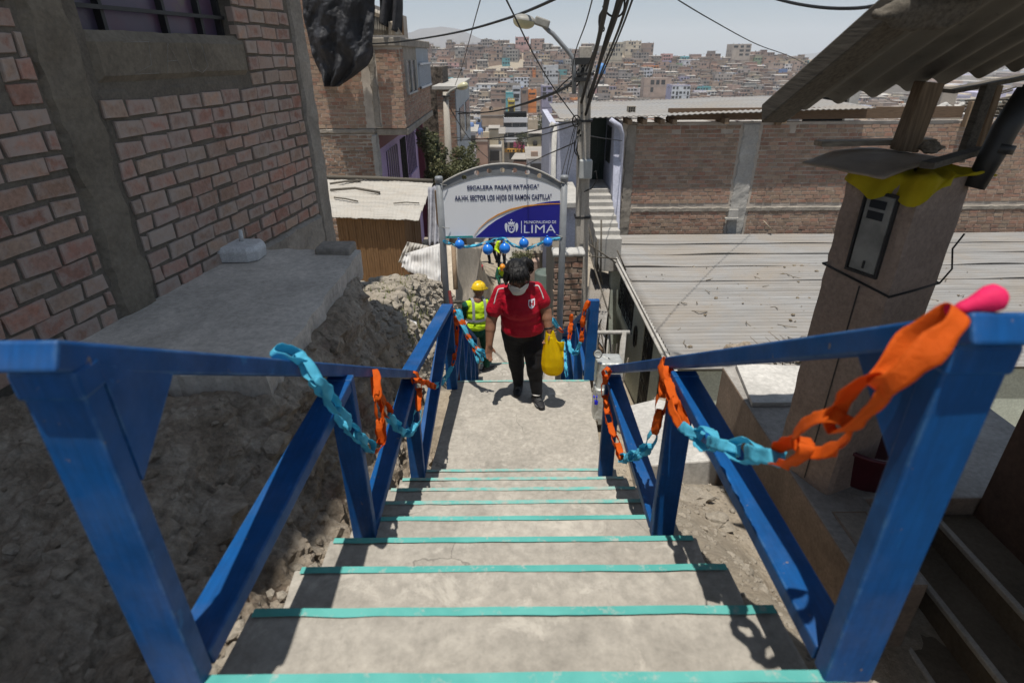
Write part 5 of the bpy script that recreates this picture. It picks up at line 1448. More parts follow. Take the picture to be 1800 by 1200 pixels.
# ------------------------------------------------------------------ people
def m_skin(name, c):
    n = NT(name); f = n.noise(30, 5, 0.6)
    n.color(n.ramp(f, [(0.3, mul(c, 0.82)), (0.7, c)])); n.rough(0.5, 0.4)
    n.b.inputs['Subsurface Weight'].default_value = 0.12; n.b.inputs['Subsurface Scale'].default_value = 0.01
    n.b.inputs['Subsurface Radius'].default_value = (1, 0.4, 0.25)
    n.bump(n.noise(120, 3), 0.12, 0.002); return n.m
def m_cloth(name, c, var=0.25, wr=0.5, scale=9, rough=0.85):
    n = NT(name); f = n.noise(scale, 5, 0.6)
    n.color(n.ramp(f, [(0.3, mul(c, 1 - var)), (0.7, c)])); n.rough(rough, 0.2)
    n.bump(n.noise(scale * 1.1, 3, 0.5, dist=1.2), wr, 0.03); return n.m
M['skin'] = m_skin('brown_skin', (0.235, 0.115, 0.068))
M['hair'] = m_plain('black_hair', (0.008, 0.007, 0.007), 0.5, 0.4, 30, 0.6, 140, 0.006, spec=0.25, stretch=(8, 8, 1))
M['red'] = m_cloth('red_jersey', (0.40, 0.006, 0.022), 0.22, 0.55, 8, 0.6)
M['white_cloth'] = m_cloth('white_cloth', (0.62, 0.60, 0.58), 0.15, 0.2, 20)
M['grey_mask'] = m_cloth('grey_mask', (0.56, 0.55, 0.53), 0.15, 0.3, 20)
def _leg():
    n = NT('charcoal_leggings'); g = n.coord('Object'); sx = n.node('ShaderNodeSeparateXYZ'); n.link(g, sx.inputs[0])
    w = n.node('ShaderNodeTexWave'); w.bands_direction = 'Z'; w.inputs['Scale'].default_value = 26; w.inputs['Distortion'].default_value = 0.6; n.link(g, w.inputs['Vector'])
    side = n.ramp(n.math('ADD', sx.outputs[0], 0.5), [(0.60, 0.0), (0.68, 0.4)])
    n.color(n.mix(n.math('MULTIPLY', w.outputs['Fac'], side), (0.011, 0.011, 0.013), (0.075, 0.075, 0.085))); n.rough(0.75, 0.2)
    n.bump(n.noise(10, 3), 0.3, 0.02); return n.m
M['leggings'] = _leg()
M['shoe'] = m_plain('black_shoe', (0.014, 0.014, 0.016), 0.6, 0.3, 20, 0.3)
M['sole'] = m_plain('grey_sole', (0.16, 0.16, 0.165), 0.7, 0.3, 20, 0.1)
M['hivis'] = m_cloth('yellow_green_vest', (0.46, 0.66, 0.015), 0.12, 0.45, 10, 0.7)
M['band'] = m_plain('reflective_band', (0.30, 0.31, 0.32), 0.3, 0.15, 12, 0.1, spec=0.6)
M['overall'] = m_cloth('green_overall', (0.012, 0.085, 0.052), 0.4, 0.5, 12)
M['helmet'] = m_plain('yellow_helmet', (0.72, 0.47, 0.008), 0.35, 0.08, 5, 0.0, spec=0.5)
M['orange_helmet'] = m_plain('amber_helmet', (0.70, 0.26, 0.008), 0.35, 0.08, 5, 0.0, spec=0.5)
M['jeans'] = m_cloth('dark_trousers', (0.022, 0.028, 0.045), 0.3, 0.4, 12)
M['purple'] = m_cloth('dark_purple_top', (0.045, 0.03, 0.065), 0.3, 0.4, 12)

def fingers(mb, wrist, d, palm_n, side, s=1.0, curl=0.6):
    """palm plus five unequal bent fingers; d hand direction, palm_n out of the palm, side towards the thumb"""
    w = V(wrist); d = V(d).normalized(); n = V(palm_n); n = (n - d * n.dot(d)).normalized(); t = V(side); t = (t - d * t.dot(d) - n * t.dot(n)).normalized()
    for k in range(5):
        o = t * (k - 2) * 0.015 * s
        mb.cap(w + o * 0.7, w + d * 0.075 * s + o, 0.016 * s, 0.0125 * s, 10)
    for k, ln in enumerate((0.055, 0.072, 0.078, 0.070)):
        b = w + d * 0.078 * s + t * (k - 1.5) * 0.019 * s; dd = d; r_ = 0.0095 * s; p = b
        for j, f in enumerate((0.45, 0.32, 0.23)):
            a = curl * (0.5 + 0.5 * j); dd = (d * math.cos(a) + n * math.sin(a)).normalized(); q = p + dd * ln * f * s * 1.15; mb.cap(p, q, r_, r_ * 0.9, 8); p = q; r_ *= 0.9
    b = w + d * 0.03 * s + t * 0.03 * s; p = b
    for a, L in ((0.7, 0.034), (0.35, 0.028)):
        dd = (d * math.cos(a) + t * math.sin(a) + n * 0.35).normalized(); q = p + dd * L * s; mb.cap(p, q, 0.0115 * s, 0.009 * s, 8); p = q

def head_mesh(mb, c, face, up, s=1.0):
    """head with brow, nose, lips, ears; face = direction it looks, up = crown"""
    f = V(face).normalized(); u = V(up); u = (u - f * u.dot(f)).normalized(); r_ = u.cross(f)
    Rm = Matrix((r_, f, u)).transposed()
    P = lambda x, y, z: V(c) + (r_ * x + f * y + u * z) * s
    mb.ell(P(0, -0.012, 0.022), (0.073 * s, 0.092 * s, 0.088 * s), rot=Rm); mb.ell(P(0, 0.02, -0.03), (0.060 * s, 0.068 * s, 0.085 * s), rot=Rm)
    mb.ell(P(0, 0.052, -0.088), (0.030 * s, 0.028 * s, 0.022 * s), rot=Rm)
    mb.cap(P(0, 0.085, 0.008), P(0, 0.104, -0.032), 0.009 * s, 0.015 * s, 8)
    for e in (-1, 1):
        mb.ell(P(0.031 * e, 0.072, 0.012), (0.016 * s, 0.013 * s, 0.011 * s), rot=Rm); mb.cap(P(0.015 * e, 0.085, 0.03), P(0.05 * e, 0.07, 0.03), 0.009 * s, 0.008 * s, 8)
        mb.ell(P(0.073 * e, -0.008, -0.012), (0.010 * s, 0.022 * s, 0.032 * s), rot=Rm); mb.ell(P(0.042 * e, 0.055, -0.025), (0.02 * s, 0.02 * s, 0.025 * s), rot=Rm)
    mb.cap(P(-0.02, 0.083, -0.058), P(0.02, 0.083, -0.058), 0.009 * s, 0.009 * s, 8); mb.cap(P(-0.015, 0.081, -0.068), P(0.015, 0.081, -0.068), 0.009 * s, 0.009 * s, 8)
    return P, Rm

def shoe(root, ankle, toe, up=V((0, 0, 1)), s=1.0, mat=None):
    a = V(ankle); t = V(toe); d = (t - a); d.z = 0; L = d.length; d.normalize(); sd = V((-d.y, d.x, 0))
    mb = MB(); z0 = t.z
    heel = V((a.x, a.y, z0)) - d * 0.055 * s
    for k in range(8):
        x = k / 7; p = heel.lerp(V((t.x, t.y, z0)), x); wv = (0.034 + 0.014 * math.sin(x * 3.0)) * s; h = (0.052 - 0.028 * x + 0.05 * max(0, 0.45 - x)) * s
        mb.ell(p + V((0, 0, h * 0.62)), (wv, wv, h * 0.75), nu=14, nv=8)
    mb.cap(a + V((0, 0, -0.01)), V((a.x, a.y, z0 + 0.05)), 0.046 * s, 0.05 * s)
    o = organic('shoe', mb, mat or M['shoe'], root, 0.007, 4)
    mb = MB(); prof = [(-0.07, 0.03), (-0.05, 0.04), (0.3, 0.036), (0.7, 0.048), (0.9, 0.042), (1.02, 0.02)]
    Lh = (V((t.x, t.y, z0)) - heel).length
    ring = [heel + d * (x * Lh) + sd * w * s for x, w in prof] + [heel + d * (x * Lh) - sd * w * s for x, w in prof[::-1]]
    n = len(ring); mb.add([p + V((0, 0, 0.002)) for p in ring] + [p + V((0, 0, 0.02 * s)) for p in ring], [tuple(range(n)), tuple(n + i for i in range(n))[::-1]] + [(i, n + i, n + (i + 1) % n, (i + 1) % n) for i in range(n)])
    sl_ = mb.build('sole', M['sole'], o); bevel(sl_, 0.004)
    mb = MB()
    for k in range(4):
        x = 0.42 + 0.1 * k; p = heel + d * (x * Lh) + V((0, 0, (0.088 - 0.06 * x * 0.75) * s)); mb.tube([p - sd * 0.022 * s - V((0, 0, 0.006)), p + V((0, 0, 0.004)), p + sd * 0.022 * s - V((0, 0, 0.006))], 0.0032, 5)
    mb.build('lace', M['sole'], o)

# --- woman climbing the steps
wm = thing('person', (0.13, 4.68, 0.0), 'woman in a red football jersey and dark leggings climbing the stairs with her head bowed', 'person')
HL, HR = V((0.015, 4.76, 0.72)), V((0.185, 4.74, 0.72))       # hips, image left / right
KL, KR = V((0.035, 4.80, 0.40)), V((0.205, 4.63, 0.425))
AL, AR = V((0.06, 4.86, 0.095)), V((0.235, 4.645, 0.10))
TL, TR = V((0.045, 4.735, 0.012)), V((0.275, 4.515, 0.012))
SLd, SRd = V((-0.105, 4.63, 1.155)), V((0.225, 4.63, 1.185))
EL, ER = V((-0.185, 4.62, 0.875)), V((0.305, 4.62, 0.955))
WL, WR = V((-0.205, 4.55, 0.675)), V((0.325, 4.55, 0.815))
HC = V((0.045, 4.475, 1.345)); face = V((0.17, -0.84, -0.44)); crown = V((0.02, -0.45, 0.8)); HS = 1.12
body = MB()
P, Rm = head_mesh(body, HC, face, crown, HS)
body.cap(V((0.065, 4.60, 1.14)), HC + V((0.0, 0.055, -0.06)), 0.062, 0.054)
body.ell((0.065, 4.66, 1.02), (0.17, 0.10, 0.18)); body.ell((0.10, 4.70, 0.84), (0.15, 0.11, 0.15))
for S_, E_, W_ in ((SLd, EL, WL), (SRd, ER, WR)):
    body.cap(V((0.06, 4.64, 1.10)), S_ - V((0, 0, 0.03)), 0.05, 0.045); body.cap(S_ - V((0, 0, 0.03)), E_, 0.046, 0.052); body.cap(E_, E_.lerp(W_, 0.35), 0.052, 0.050); body.cap(E_.lerp(W_, 0.35), W_, 0.050, 0.032)
for H_, K_, A_ in ((HL, KL, AL), (HR, KR, AR)):
    body.cap(H_, K_, 0.08, 0.05); body.cap(K_, A_, 0.05, 0.036)
fingers(body, WL, V((-0.08, -0.30, -1)), V((0.55, -0.75, 0.1)), V((0.6, -0.7, 0)), 0.95, 0.45)
fingers(body, WR + V((0, 0, -0.005)), V((0.04, -0.12, -1)), V((-0.9, -0.2, 0.1)), V((0, -1, 0)), 0.92, 1.15)
bo = organic('body', body, M['skin'], wm, 0.0065, 3)
# leggings
lg = MB()
lg.ell((0.10, 4.745, 0.76), (0.195, 0.165, 0.15)); lg.ell((0.045, 4.765, 0.70), (0.135, 0.145, 0.13)); lg.ell((0.165, 4.75, 0.70), (0.135, 0.145, 0.13))
for H_, K_, A_ in ((HL, KL, AL), (HR, KR, AR)):
    lg.cap(H_ + V((0, 0, -0.02)), H_.lerp(K_, 0.6), 0.128, 0.102); lg.cap(H_.lerp(K_, 0.6), K_, 0.102, 0.082); c_ = K_.lerp(A_, 0.3) + V((0, 0.012, 0)); lg.cap(K_, c_, 0.082, 0.080); lg.cap(c_, A_ + V((0, 0, 0.0)), 0.080, 0.054)
organic('leggings', lg, M['leggings'], wm, 0.009, 4, lambda c, n_: n_ * 0.004 * fbm(c * 14, 2))
# jersey
js = MB()
js.lathe((0.06, 4.62, 1.0), [(0.1, 0), (0.1, 0.1)], 12); js.ell((0.06, 4.625, 1.08), (0.178, 0.118, 0.12)); js.ell((0.07, 4.635, 1.02), (0.188, 0.142, 0.15)); js.ell((0.08, 4.64, 0.99), (0.185, 0.158, 0.12))
js.ell((0.09, 4.67, 0.90), (0.196, 0.165, 0.18)); js.ell((0.10, 4.70, 0.81), (0.203, 0.172, 0.12)); js.lathe((0.10, 4.705, 0.752), [(0.184, 0.0), (0.197, 0.006), (0.200, 0.04), (0.198, 0.10)], 30)
js.cap(V((0.02, 4.605, 1.185)), SLd + V((0.01, 0, -0.012)), 0.058, 0.068); js.cap(V((0.11, 4.605, 1.19)), SRd + V((-0.01, 0, -0.012)), 0.058, 0.066); js.cap(V((0.04, 4.60, 1.195)), V((0.09, 4.60, 1.20)), 0.058, 0.058)
js.cap(SLd + V((0.01, 0, -0.012)), SLd.lerp(EL, 0.60), 0.068, 0.079); js.cap(SRd + V((-0.01, 0, -0.012)), SRd.lerp(ER, 0.54), 0.066, 0.074)
def wr_(c, n_):
    fold = 0.5 * MN.noise((c.x * 9, c.y * 9, c.z * 20)) + 0.6 * MN.noise((c.x * 22 + c.z * 12, c.y * 14, c.z * 10))
    return n_ * 0.006 * fold
jer = organic('jersey', js, M['red'], wm, 0.008, 5, wr_)
from mathutils.bvhtree import BVHTree
jw = WLOC[jer.name]; JB = BVHTree.FromPolygons([v.co + jw for v in jer.data.vertices], [tuple(p.vertices) for p in jer.data.polygons])
def on_jersey(p, lift=0.002):
    c, n_, i, d = JB.find_nearest(V(p)); return c + n_ * lift
def front_jersey(x, z, lift=0.0):
    h = JB.ray_cast(V((x, 3.6, z)), V((0, 1, 0)))
    return (h[0].y if h[0] else 4.5) - lift
mb = MB()
for S_, E_, e in ((SLd, EL, -1), (SRd, ER, 1)):
    nk = V((0.06 + 0.07 * e, 4.565, 1.225)); s1 = S_ + V((0.045 * e * 0.3, -0.068, 0.055)); s2 = S_.lerp(E_, 0.32) + V((0.03 * e, -0.076, 0.0))
    a0 = nk.lerp(s1, 0.62) + V((0, -0.012, 0.012)); P_, _ = path_pts([a0, s1, S_.lerp(E_, 0.12) + V((0.03 * e, -0.075, 0.02)), s2], 16)
    mb.tube([on_jersey(p, 0.001) for p in P_], 0.0055, 6)
mb.build('shoulder_piping', M['white_cloth'], wm)
# hem band and crest on the chest
M['crest_white'] = M['sign_letter']
def chest(u, v): return V((0.165 + u, 4.497 - 0.02 * v / 0.06 - u * 0.1 + 0.35 * u, 1.095 + v))
sh = [(-0.028, 0.036), (0, 0.036), (0.028, 0.036), (0.029, 0.01), (0.028, -0.012), (0.019, -0.03), (0.0, -0.042), (-0.019, -0.03), (-0.028, -0.012), (-0.029, 0.01)]
def crest_y(x, z): return 4.503 + 0.25 * (x - 0.165) - 0.10 * (z - 1.085)
def badge(name, poly, lift, mat, parent):
    mb = MB(); n = len(poly); f_ = [V((0.172 + a, front_jersey(0.172 + a, 1.075 + b, 0.004 + lift), 1.075 + b)) for a, b in poly]; k_ = [p + V((0, 0.03, 0)) for p in f_]
    mb.add(f_ + k_, [tuple(range(n))[::-1], tuple(n + i for i in range(n))] + [(i, (i + 1) % n, n + (i + 1) % n, n + i) for i in range(n)]); return mb.build(name, mat, parent)
bd = badge('crest_badge', sh, 0.0, M['sign_letter'], wm)
badge('crest_stripe', [(-0.020, 0.026), (-0.007, 0.026), (-0.007, -0.022), (-0.020, -0.012)], 0.002, M['red'], bd); badge('crest_stripe', [(0.007, 0.026), (0.020, 0.026), (0.020, -0.012), (0.007, -0.022)], 0.002, M['red'], bd)
badge('crest_stripe', [(-0.007, 0.006), (0.007, 0.006), (0.007, 0.0), (-0.007, 0.0)], 0.002, M['red'], bd)
# hair: crown mass, loose fringe strands, knotted tail
hr = MB()
PP = lambda x, y, z: V(HC) + (Rm @ V((x, y, z))) * HS
hr.ell(PP(0, -0.03, 0.03), (0.088 * HS, 0.098 * HS, 0.092 * HS), rot=Rm)
hr.ell(PP(0, 0.01, 0.062), (0.078 * HS, 0.075 * HS, 0.055 * HS), rot=Rm)
for e in (-1, 1):
    for k in range(3): hr.cap(PP(0.074 * e, 0.01 - 0.03 * k, 0.03), PP((0.084 + 0.003 * k) * e, 0.015 - 0.035 * k, -0.05 - 0.015 * k), 0.022, 0.012, 8)
hr.ell(PP(0.075, -0.075, 0.055), (0.045, 0.05, 0.055), rot=Rm); hr.ell(PP(0.10, -0.07, 0.02), (0.034, 0.04, 0.05), rot=Rm)
hair = organic('hair', hr, M['hair'], wm, 0.0065, 2, lambda c, n_: n_ * 0.006 * MN.noise((c.x * 70, c.y * 22, c.z * 22)))
mb = MB(); rh = random.Random(2)
def strand(pts, r0): P_, _ = path_pts(pts, 10); mb.tube(P_, [r0 * (1 - 0.75 * i / 10) for i in range(11)], 5)
for k in range(46):     # fringe falling forward over the forehead
    t = rh.uniform(-1, 1); s0 = t * 0.05
    e_ = PP(t * 0.080 + rh.uniform(-.01, .01), 0.105 - 0.03 * abs(t) + rh.uniform(-0.004, 0.014), 0.060 - 0.06 * abs(t) + rh.uniform(-0.016, 0.012))
    strand([PP(s0, 0.01, 0.112), PP(t * 0.068, 0.078, 0.092 - 0.02 * abs(t)), PP(t * 0.078, 0.108 - 0.028 * abs(t), 0.048 - 0.02 * abs(t)), e_], 0.0075)
for k in range(60):     # strands combed back over the crown
    t = rh.uniform(-1, 1); strand([PP(t * 0.06, 0.05, 0.108 - 0.02 * abs(t)), PP(t * 0.086, -0.01, 0.108 - 0.05 * abs(t)), PP(t * 0.088, -0.08, 0.075 - 0.06 * abs(t)), PP(t * 0.03 + 0.06, -0.105, 0.04)], 0.005)
for k in range(40):     # tail hanging over her left side
    strand([PP(0.06 + rh.uniform(-.02, .03), -0.08, 0.075), PP(0.10 + rh.uniform(-.02, .03), -0.075 + rh.uniform(-.03, .03), 0.055), PP(0.125 + rh.uniform(-.03, .02), -0.06 + rh.uniform(-.03, .03), 0.01), PP(0.115 + rh.uniform(-.02, .015), -0.06 + rh.uniform(-.03, .02), -0.03 + rh.uniform(-.02, .015))], 0.008)
for e in (-1, 1):
    for k in range(12): strand([PP(0.06 * e, 0.03, 0.09), PP(0.086 * e, 0.03 + rh.uniform(-.02, .02), 0.04), PP(0.088 * e, 0.02 + rh.uniform(-.02, .02), -0.01), PP(0.082 * e, 0.015 + rh.uniform(-.02, .02), -0.05 + rh.uniform(-.01, .01))], 0.006)
mb.build('hair_strands', M['hair'], hair)
# face mask
mb = MB()
def mk(u, v):
    x = lerp(-0.076, 0.076, u) * (0.5 + 0.5 * min(1, v * 1.5)); z = lerp(-0.112, 0.004, v); y = 0.102 - 7.8 * x * x + 0.014 * math.exp(-(x / 0.02) ** 2) * v - 0.32 * max(0, -0.06 - z) * 1.2
    return PP(x, y + 0.004 + 0.003 * math.sin(v * 14), z)
mb.grid(mk, 20, 12); o = mb.build('face_mask', M['grey_mask'], wm); md = o.modifiers.new('t', 'SOLIDIFY'); md.thickness = 0.003; md.offset = 1
mb = MB()
for e in (-1, 1): mb.tube([PP(0.074 * e, 0.055, -0.035), PP(0.082 * e, 0.02, -0.02), PP(0.08 * e, -0.02, 0.0)], 0.003, 5)
mb.build('ear_loop', M['white_cloth'], o)
shoe(wm, AL, TL); shoe(wm, AR, TR)
mb = MB(); mb.tube([AR + V((0.046 * math.cos(a), 0.046 * math.sin(a), 0.0)) for a in [6.2832 * k / 16 for k in range(17)]], 0.009, 6); mb.build('sock', M['white_cloth'], wm)
mb = MB(); d_ = (WR - ER).normalized(); mb.lathe(WR - d_ * 0.012, [(0.0335, -0.008), (0.037, -0.004), (0.037, 0.004), (0.0335, 0.008)], 20, axis=d_); mb.build('bracelet', M['black'], wm)
# yellow carrier bag in her hand
M['bag'] = m_paper('yellow_carrier', (0.98, 0.80, 0.012), 0.7)
hand = WR + V((0.008, -0.02, -0.085))
bag = thing('carrier_bag', (0.36, 4.53, 0.37), 'yellow plastic carrier bag hanging full from the woman\'s hand', 'bag')
def bagf(u, v):
    a = 2 * math.pi * u; ca, sa = math.cos(a), math.sin(a)
    rx = interp(v, [(0, 0.03), (0.03, 0.075), (0.09, 0.096), (0.25, 0.104), (0.45, 0.094), (0.65, 0.074), (0.82, 0.052), (0.93, 0.040), (1, 0.034)])
    cx = interp(v, [(0, 0.375), (0.4, 0.365), (0.8, 0.345), (1, hand.x)]); z = lerp(0.375, hand.z + 0.075, v)
    fold = 0.07 * math.sin(5 * a + 1.5 * v) * v + 0.03 * math.sin(11 * a + 1 + 2 * v) * min(1, v * 3) + 0.05 * MN.noise((ca * 1.5, sa * 1.5, v * 3))
    k = 1 + fold
    return (cx + rx * ca * k, lerp(4.525, hand.y, v) + rx * 0.78 * sa * k, z + (0.012 * math.cos(2 * a) if v > 0.9 else 0))
mb = MB(); mb.grid(bagf, 64, 40); o = mb.build('sack', M['bag'], bag); md = o.modifiers.new('t', 'SOLIDIFY'); md.thickness = 0.001
mb = MB()
mb.grid(lambda u, v: V((lerp(0.36, 0.465, u), 4.505 + 0.015 * math.sin(u * 9), lerp(0.55, 0.735 - 0.02 * u, v))) + V((0, 0.012 * math.sin(v * 7 + u * 5), 0)), 16, 12)
o = mb.build('loose_handle', M['bag'], bag); md = o.modifiers.new('t', 'SOLIDIFY'); md.thickness = 0.001

# --- generic worker built from joints
def worker(label, J, top, legs, vest=None, helmet=None, face=(0, 1, 0), s=1.0, group=None):
    J = {k: V(v) for k, v in J.items()}
    root = thing('person', (J['hip'].x, J['hip'].y, min(J['al'].z, J['ar'].z) - 0.09), label, 'person', group)
    b = MB(); f = V(face)
    P, Rm = head_mesh(b, J['head'], f, V((0, 0, 1)), s); b.cap(J['neck'], J['head'] - V((0, 0, 0.05)), 0.058 * s, 0.052 * s)
    for e in 'lr':
        b.cap(J['s' + e], J['e' + e], 0.055 * s, 0.042 * s); b.cap(J['e' + e], J['w' + e], 0.042 * s, 0.028 * s); b.cap(J['h' + e], J['k' + e], 0.08 * s, 0.055 * s); b.cap(J['k' + e], J['a' + e], 0.055 * s, 0.036 * s)
    b.cap(J['hip'], J['neck'], 0.10 * s, 0.09 * s)
    for e in 'lr':
        d = (J['w' + e] - J['e' + e]); fingers(b, J['w' + e], d, f - V((0, 0, 0.2)), V((0, 0, 1)) if abs(d.normalized().z) < 0.8 else f, s * 0.95, 0.6)
    organic('body', b, M['skin'], root, 0.009, 3)
    t = MB(); mid = J['hip'].lerp(J['neck'], 0.5); r_ = (J['sr'] - J['sl']).normalized(); r_.z = 0; r_.normalize(); fw = V((0, 0, 1)).cross(r_)
    Rt = Matrix((r_, fw, V((0, 0, 1)))).transposed()
    t.ell(J['hip'].lerp(J['neck'], 0.72), (0.185 * s, 0.125 * s, 0.17 * s), rot=Rt); t.ell(mid, (0.17 * s, 0.13 * s, 0.18 * s), rot=Rt); t.ell(J['hip'] + V((0, 0, 0.06)), (0.17 * s, 0.13 * s, 0.13 * s), rot=Rt)
    t.cap(J['sl'], J['sr'], 0.07 * s, 0.07 * s)
    for e in 'lr': t.cap(J['s' + e], J['e' + e], 0.07 * s, 0.058 * s); t.cap(J['e' + e], J['w' + e], 0.058 * s, 0.042 * s)
    wrk = lambda c, n_: n_ * 0.007 * (MN.noise((c.x * 16, c.y * 16, c.z * 22)) + 0.5 * MN.noise((c.x * 34, c.y * 34, c.z * 34)))
    organic('jacket', t, M[top], root, 0.011, 3, wrk)
    l = MB(); l.ell(J['hip'] - V((0, 0, 0.02)), (0.165 * s, 0.13 * s, 0.13 * s), rot=Rt)
    for e in 'lr': l.cap(J['h' + e], J['k' + e], 0.098 * s, 0.075 * s); l.cap(J['k' + e], J['a' + e] + V((0, 0, 0.02)), 0.075 * s, 0.062 * s)
    organic('trousers', l, M[legs], root, 0.011, 3, wrk)
    if vest:
        v = MB(); v.ell(J['hip'].lerp(J['neck'], 0.72), (0.20 * s, 0.142 * s, 0.17 * s), rot=Rt); v.ell(mid, (0.19 * s, 0.15 * s, 0.18 * s), rot=Rt); v.ell(J['hip'] + V((0, 0, 0.07)), (0.19 * s, 0.15 * s, 0.10 * s), rot=Rt)
        v.cap(J['sl'].lerp(J['sr'], 0.12) + V((0, 0, 0.005)), J['sl'].lerp(J['sr'], 0.88) + V((0, 0, 0.005)), 0.075 * s, 0.075 * s)
        vo = organic('vest', v, M[vest], root, 0.010, 3, lambda c, n_: n_ * 0.008 * MN.noise((c.x * 12, c.y * 12, c.z * 20)))
        bd = MB(); c = J['hip'].lerp(J['neck'], 0.36)
        N_ = 40
        for z0 in (0,):
            b0 = len(bd.v)
            for k in range(N_):
                a = 2 * math.pi * k / N_; p = r_ * math.cos(a) * 0.200 * s + fw * math.sin(a) * 0.161 * s
                bd.v += [c + p + V((0, 0, 0.0)), c + p * 1.005 + V((0, 0, 0.05 * s))]
            for k in range(N_): k2 = (k + 1) % N_; bd.face((b0 + 2 * k, b0 + 2 * k2, b0 + 2 * k2 + 1, b0 + 2 * k + 1), 0, None, None, True)
        for e in (-1, 1):
            for sgn in (-1, 1):
                pts = [c + r_ * 0.105 * e * s + fw * sgn * 0.142 * s + V((0, 0, 0.03)), J['hip'].lerp(J['neck'], 0.72) + r_ * 0.105 * e * s + fw * sgn * 0.128 * s + V((0, 0, 0.02)), J['hip'].lerp(J['neck'], 0.95) + r_ * 0.10 * e * s + fw * sgn * 0.085 * s + V((0, 0, 0.045)), J['neck'] + r_ * 0.095 * e * s + V((0, 0, 0.055))]
                P_, _ = path_pts(pts, 12)
                for p, q in zip(P_, P_[1:]): bd.beam(p, q, 0.045 * s, 0.006, r_)
        bd.build('reflective_band', M['band'], vo)
    if helmet:
        h = MB(); hc = J['head'] + V((0, 0, 0.035 * s)); fu = f.normalized(); up = V((0, 0, 1)); up = (up - fu * up.dot(fu)).normalized(); sd = fu.cross(up)
        hc = J['head'] + up * 0.045 * s
        def hf(u, v_):
            a = 2 * math.pi * u; th = v_ * math.pi / 2; rr = math.sin(th) ** 0.8
            k = 1.0 + (0.10 if v_ > 0.97 else 0)
            return hc + (sd * math.cos(a) * 0.105 * k + fu * math.sin(a) * (0.125 * k + (0.05 * max(0, math.sin(a)) if v_ > 0.97 else 0))) * rr * s + up * (math.cos(th) * 0.115 - 0.01 * (v_ > 0.97)) * s
        h.grid(hf, 32, 14)
        for k in (-1, 0, 1): h.tube([hc + (sd * 0.028 * k + fu * y) * s + up * (0.118 * math.sqrt(max(0, 1 - (y / 0.128) ** 2)) + 0.002) * s for y in (-0.09, -0.05, 0, 0.05, 0.09)], 0.007 * s, 6)
        ho = h.build('helmet', M[helmet], root); md = ho.modifiers.new('t', 'SOLIDIFY'); md.thickness = 0.003
    else:
        h = MB(); h.ell(J['head'] + V((0, 0, 0.03)) - f.normalized() * 0.022, (0.083 * s, 0.092 * s, 0.085 * s)); organic('hair', h, M['hair'], root, 0.01, 2)
    for e in 'lr':
        a = J['a' + e]; d = V((f.x, f.y, 0)).normalized(); shoe(root, a, V((a.x, a.y, a.z - 0.085)) + d * 0.19 * s, s=s)
    return root
wx_, wy_, wz_ = -0.60, 8.85, -2.123
W = lambda x, y, z: (wx_ + x, wy_ + y, wz_ + z)
worker('worker in a yellow helmet and yellow green vest with green overalls standing below the landing', dict(
    hip=W(0, 0, 0.90), neck=W(0.02, 0.02, 1.42), head=W(0.045, 0.05, 1.585), sl=W(-0.17, -0.06, 1.37), sr=W(0.19, 0.08, 1.36), el=W(-0.20, 0.06, 1.10), er=W(0.27, 0.17, 1.13), wl=W(-0.05, 0.28, 1.02), wr=W(0.20, 0.38, 1.06),
    hl=W(-0.09, -0.01, 0.86), hr=W(0.09, 0.02, 0.86), kl=W(-0.09, 0.04, 0.48), kr=W(0.13, 0.10, 0.50), al=W(-0.09, -0.02, 0.095), ar=W(0.14, 0.14, 0.095)), 'overall', 'overall', 'hivis', 'helmet', (0.75, 0.6, -0.12))
wx_, wy_, wz_ = atY(884, 503, 21.5).x, 21.5, zs(21.5) - 0.02
wz_ = -2.12 - 0.19 * 17
worker('worker in an amber helmet crouching over the path beyond the balloons', dict(
    hip=W(0, 0.1, 0.42), neck=W(0.0, -0.18, 0.78), head=W(0.0, -0.30, 0.88), sl=W(-0.18, -0.14, 0.76), sr=W(0.18, -0.14, 0.76), el=W(-0.25, -0.25, 0.52), er=W(0.24, -0.25, 0.52), wl=W(-0.12, -0.45, 0.32), wr=W(0.1, -0.45, 0.32),
    hl=W(-0.1, 0.1, 0.38), hr=W(0.1, 0.1, 0.38), kl=W(-0.16, -0.22, 0.46), kr=W(0.16, -0.22, 0.46), al=W(-0.14, -0.02, 0.095), ar=W(0.14, -0.02, 0.095)), 'overall', 'overall', 'hivis', 'orange_helmet', (0, -0.8, -0.6))
wx_, wy_ = atY(882, 470, 23.4).x, 23.4
worker('worker in a yellow green vest bending forward behind the crouching worker', dict(
    hip=W(0, 0.1, 0.88), neck=W(0.05, -0.18, 1.28), head=W(0.06, -0.30, 1.40), sl=W(-0.15, -0.12, 1.26), sr=W(0.22, -0.14, 1.26), el=W(-0.25, -0.2, 1.0), er=W(0.28, -0.25, 1.0), wl=W(-0.1, -0.42, 0.92), wr=W(0.16, -0.42, 0.9),
    hl=W(-0.1, 0.1, 0.84), hr=W(0.1, 0.1, 0.84), kl=W(-0.12, 0.02, 0.48), kr=W(0.12, 0.0, 0.48), al=W(-0.12, 0.08, 0.095), ar=W(0.12, 0.08, 0.095)), 'hivis', 'jeans', 'hivis', None, (0.1, -0.8, -0.5))
wx_, wy_ = atY(862, 470, 24.2).x, 24.2
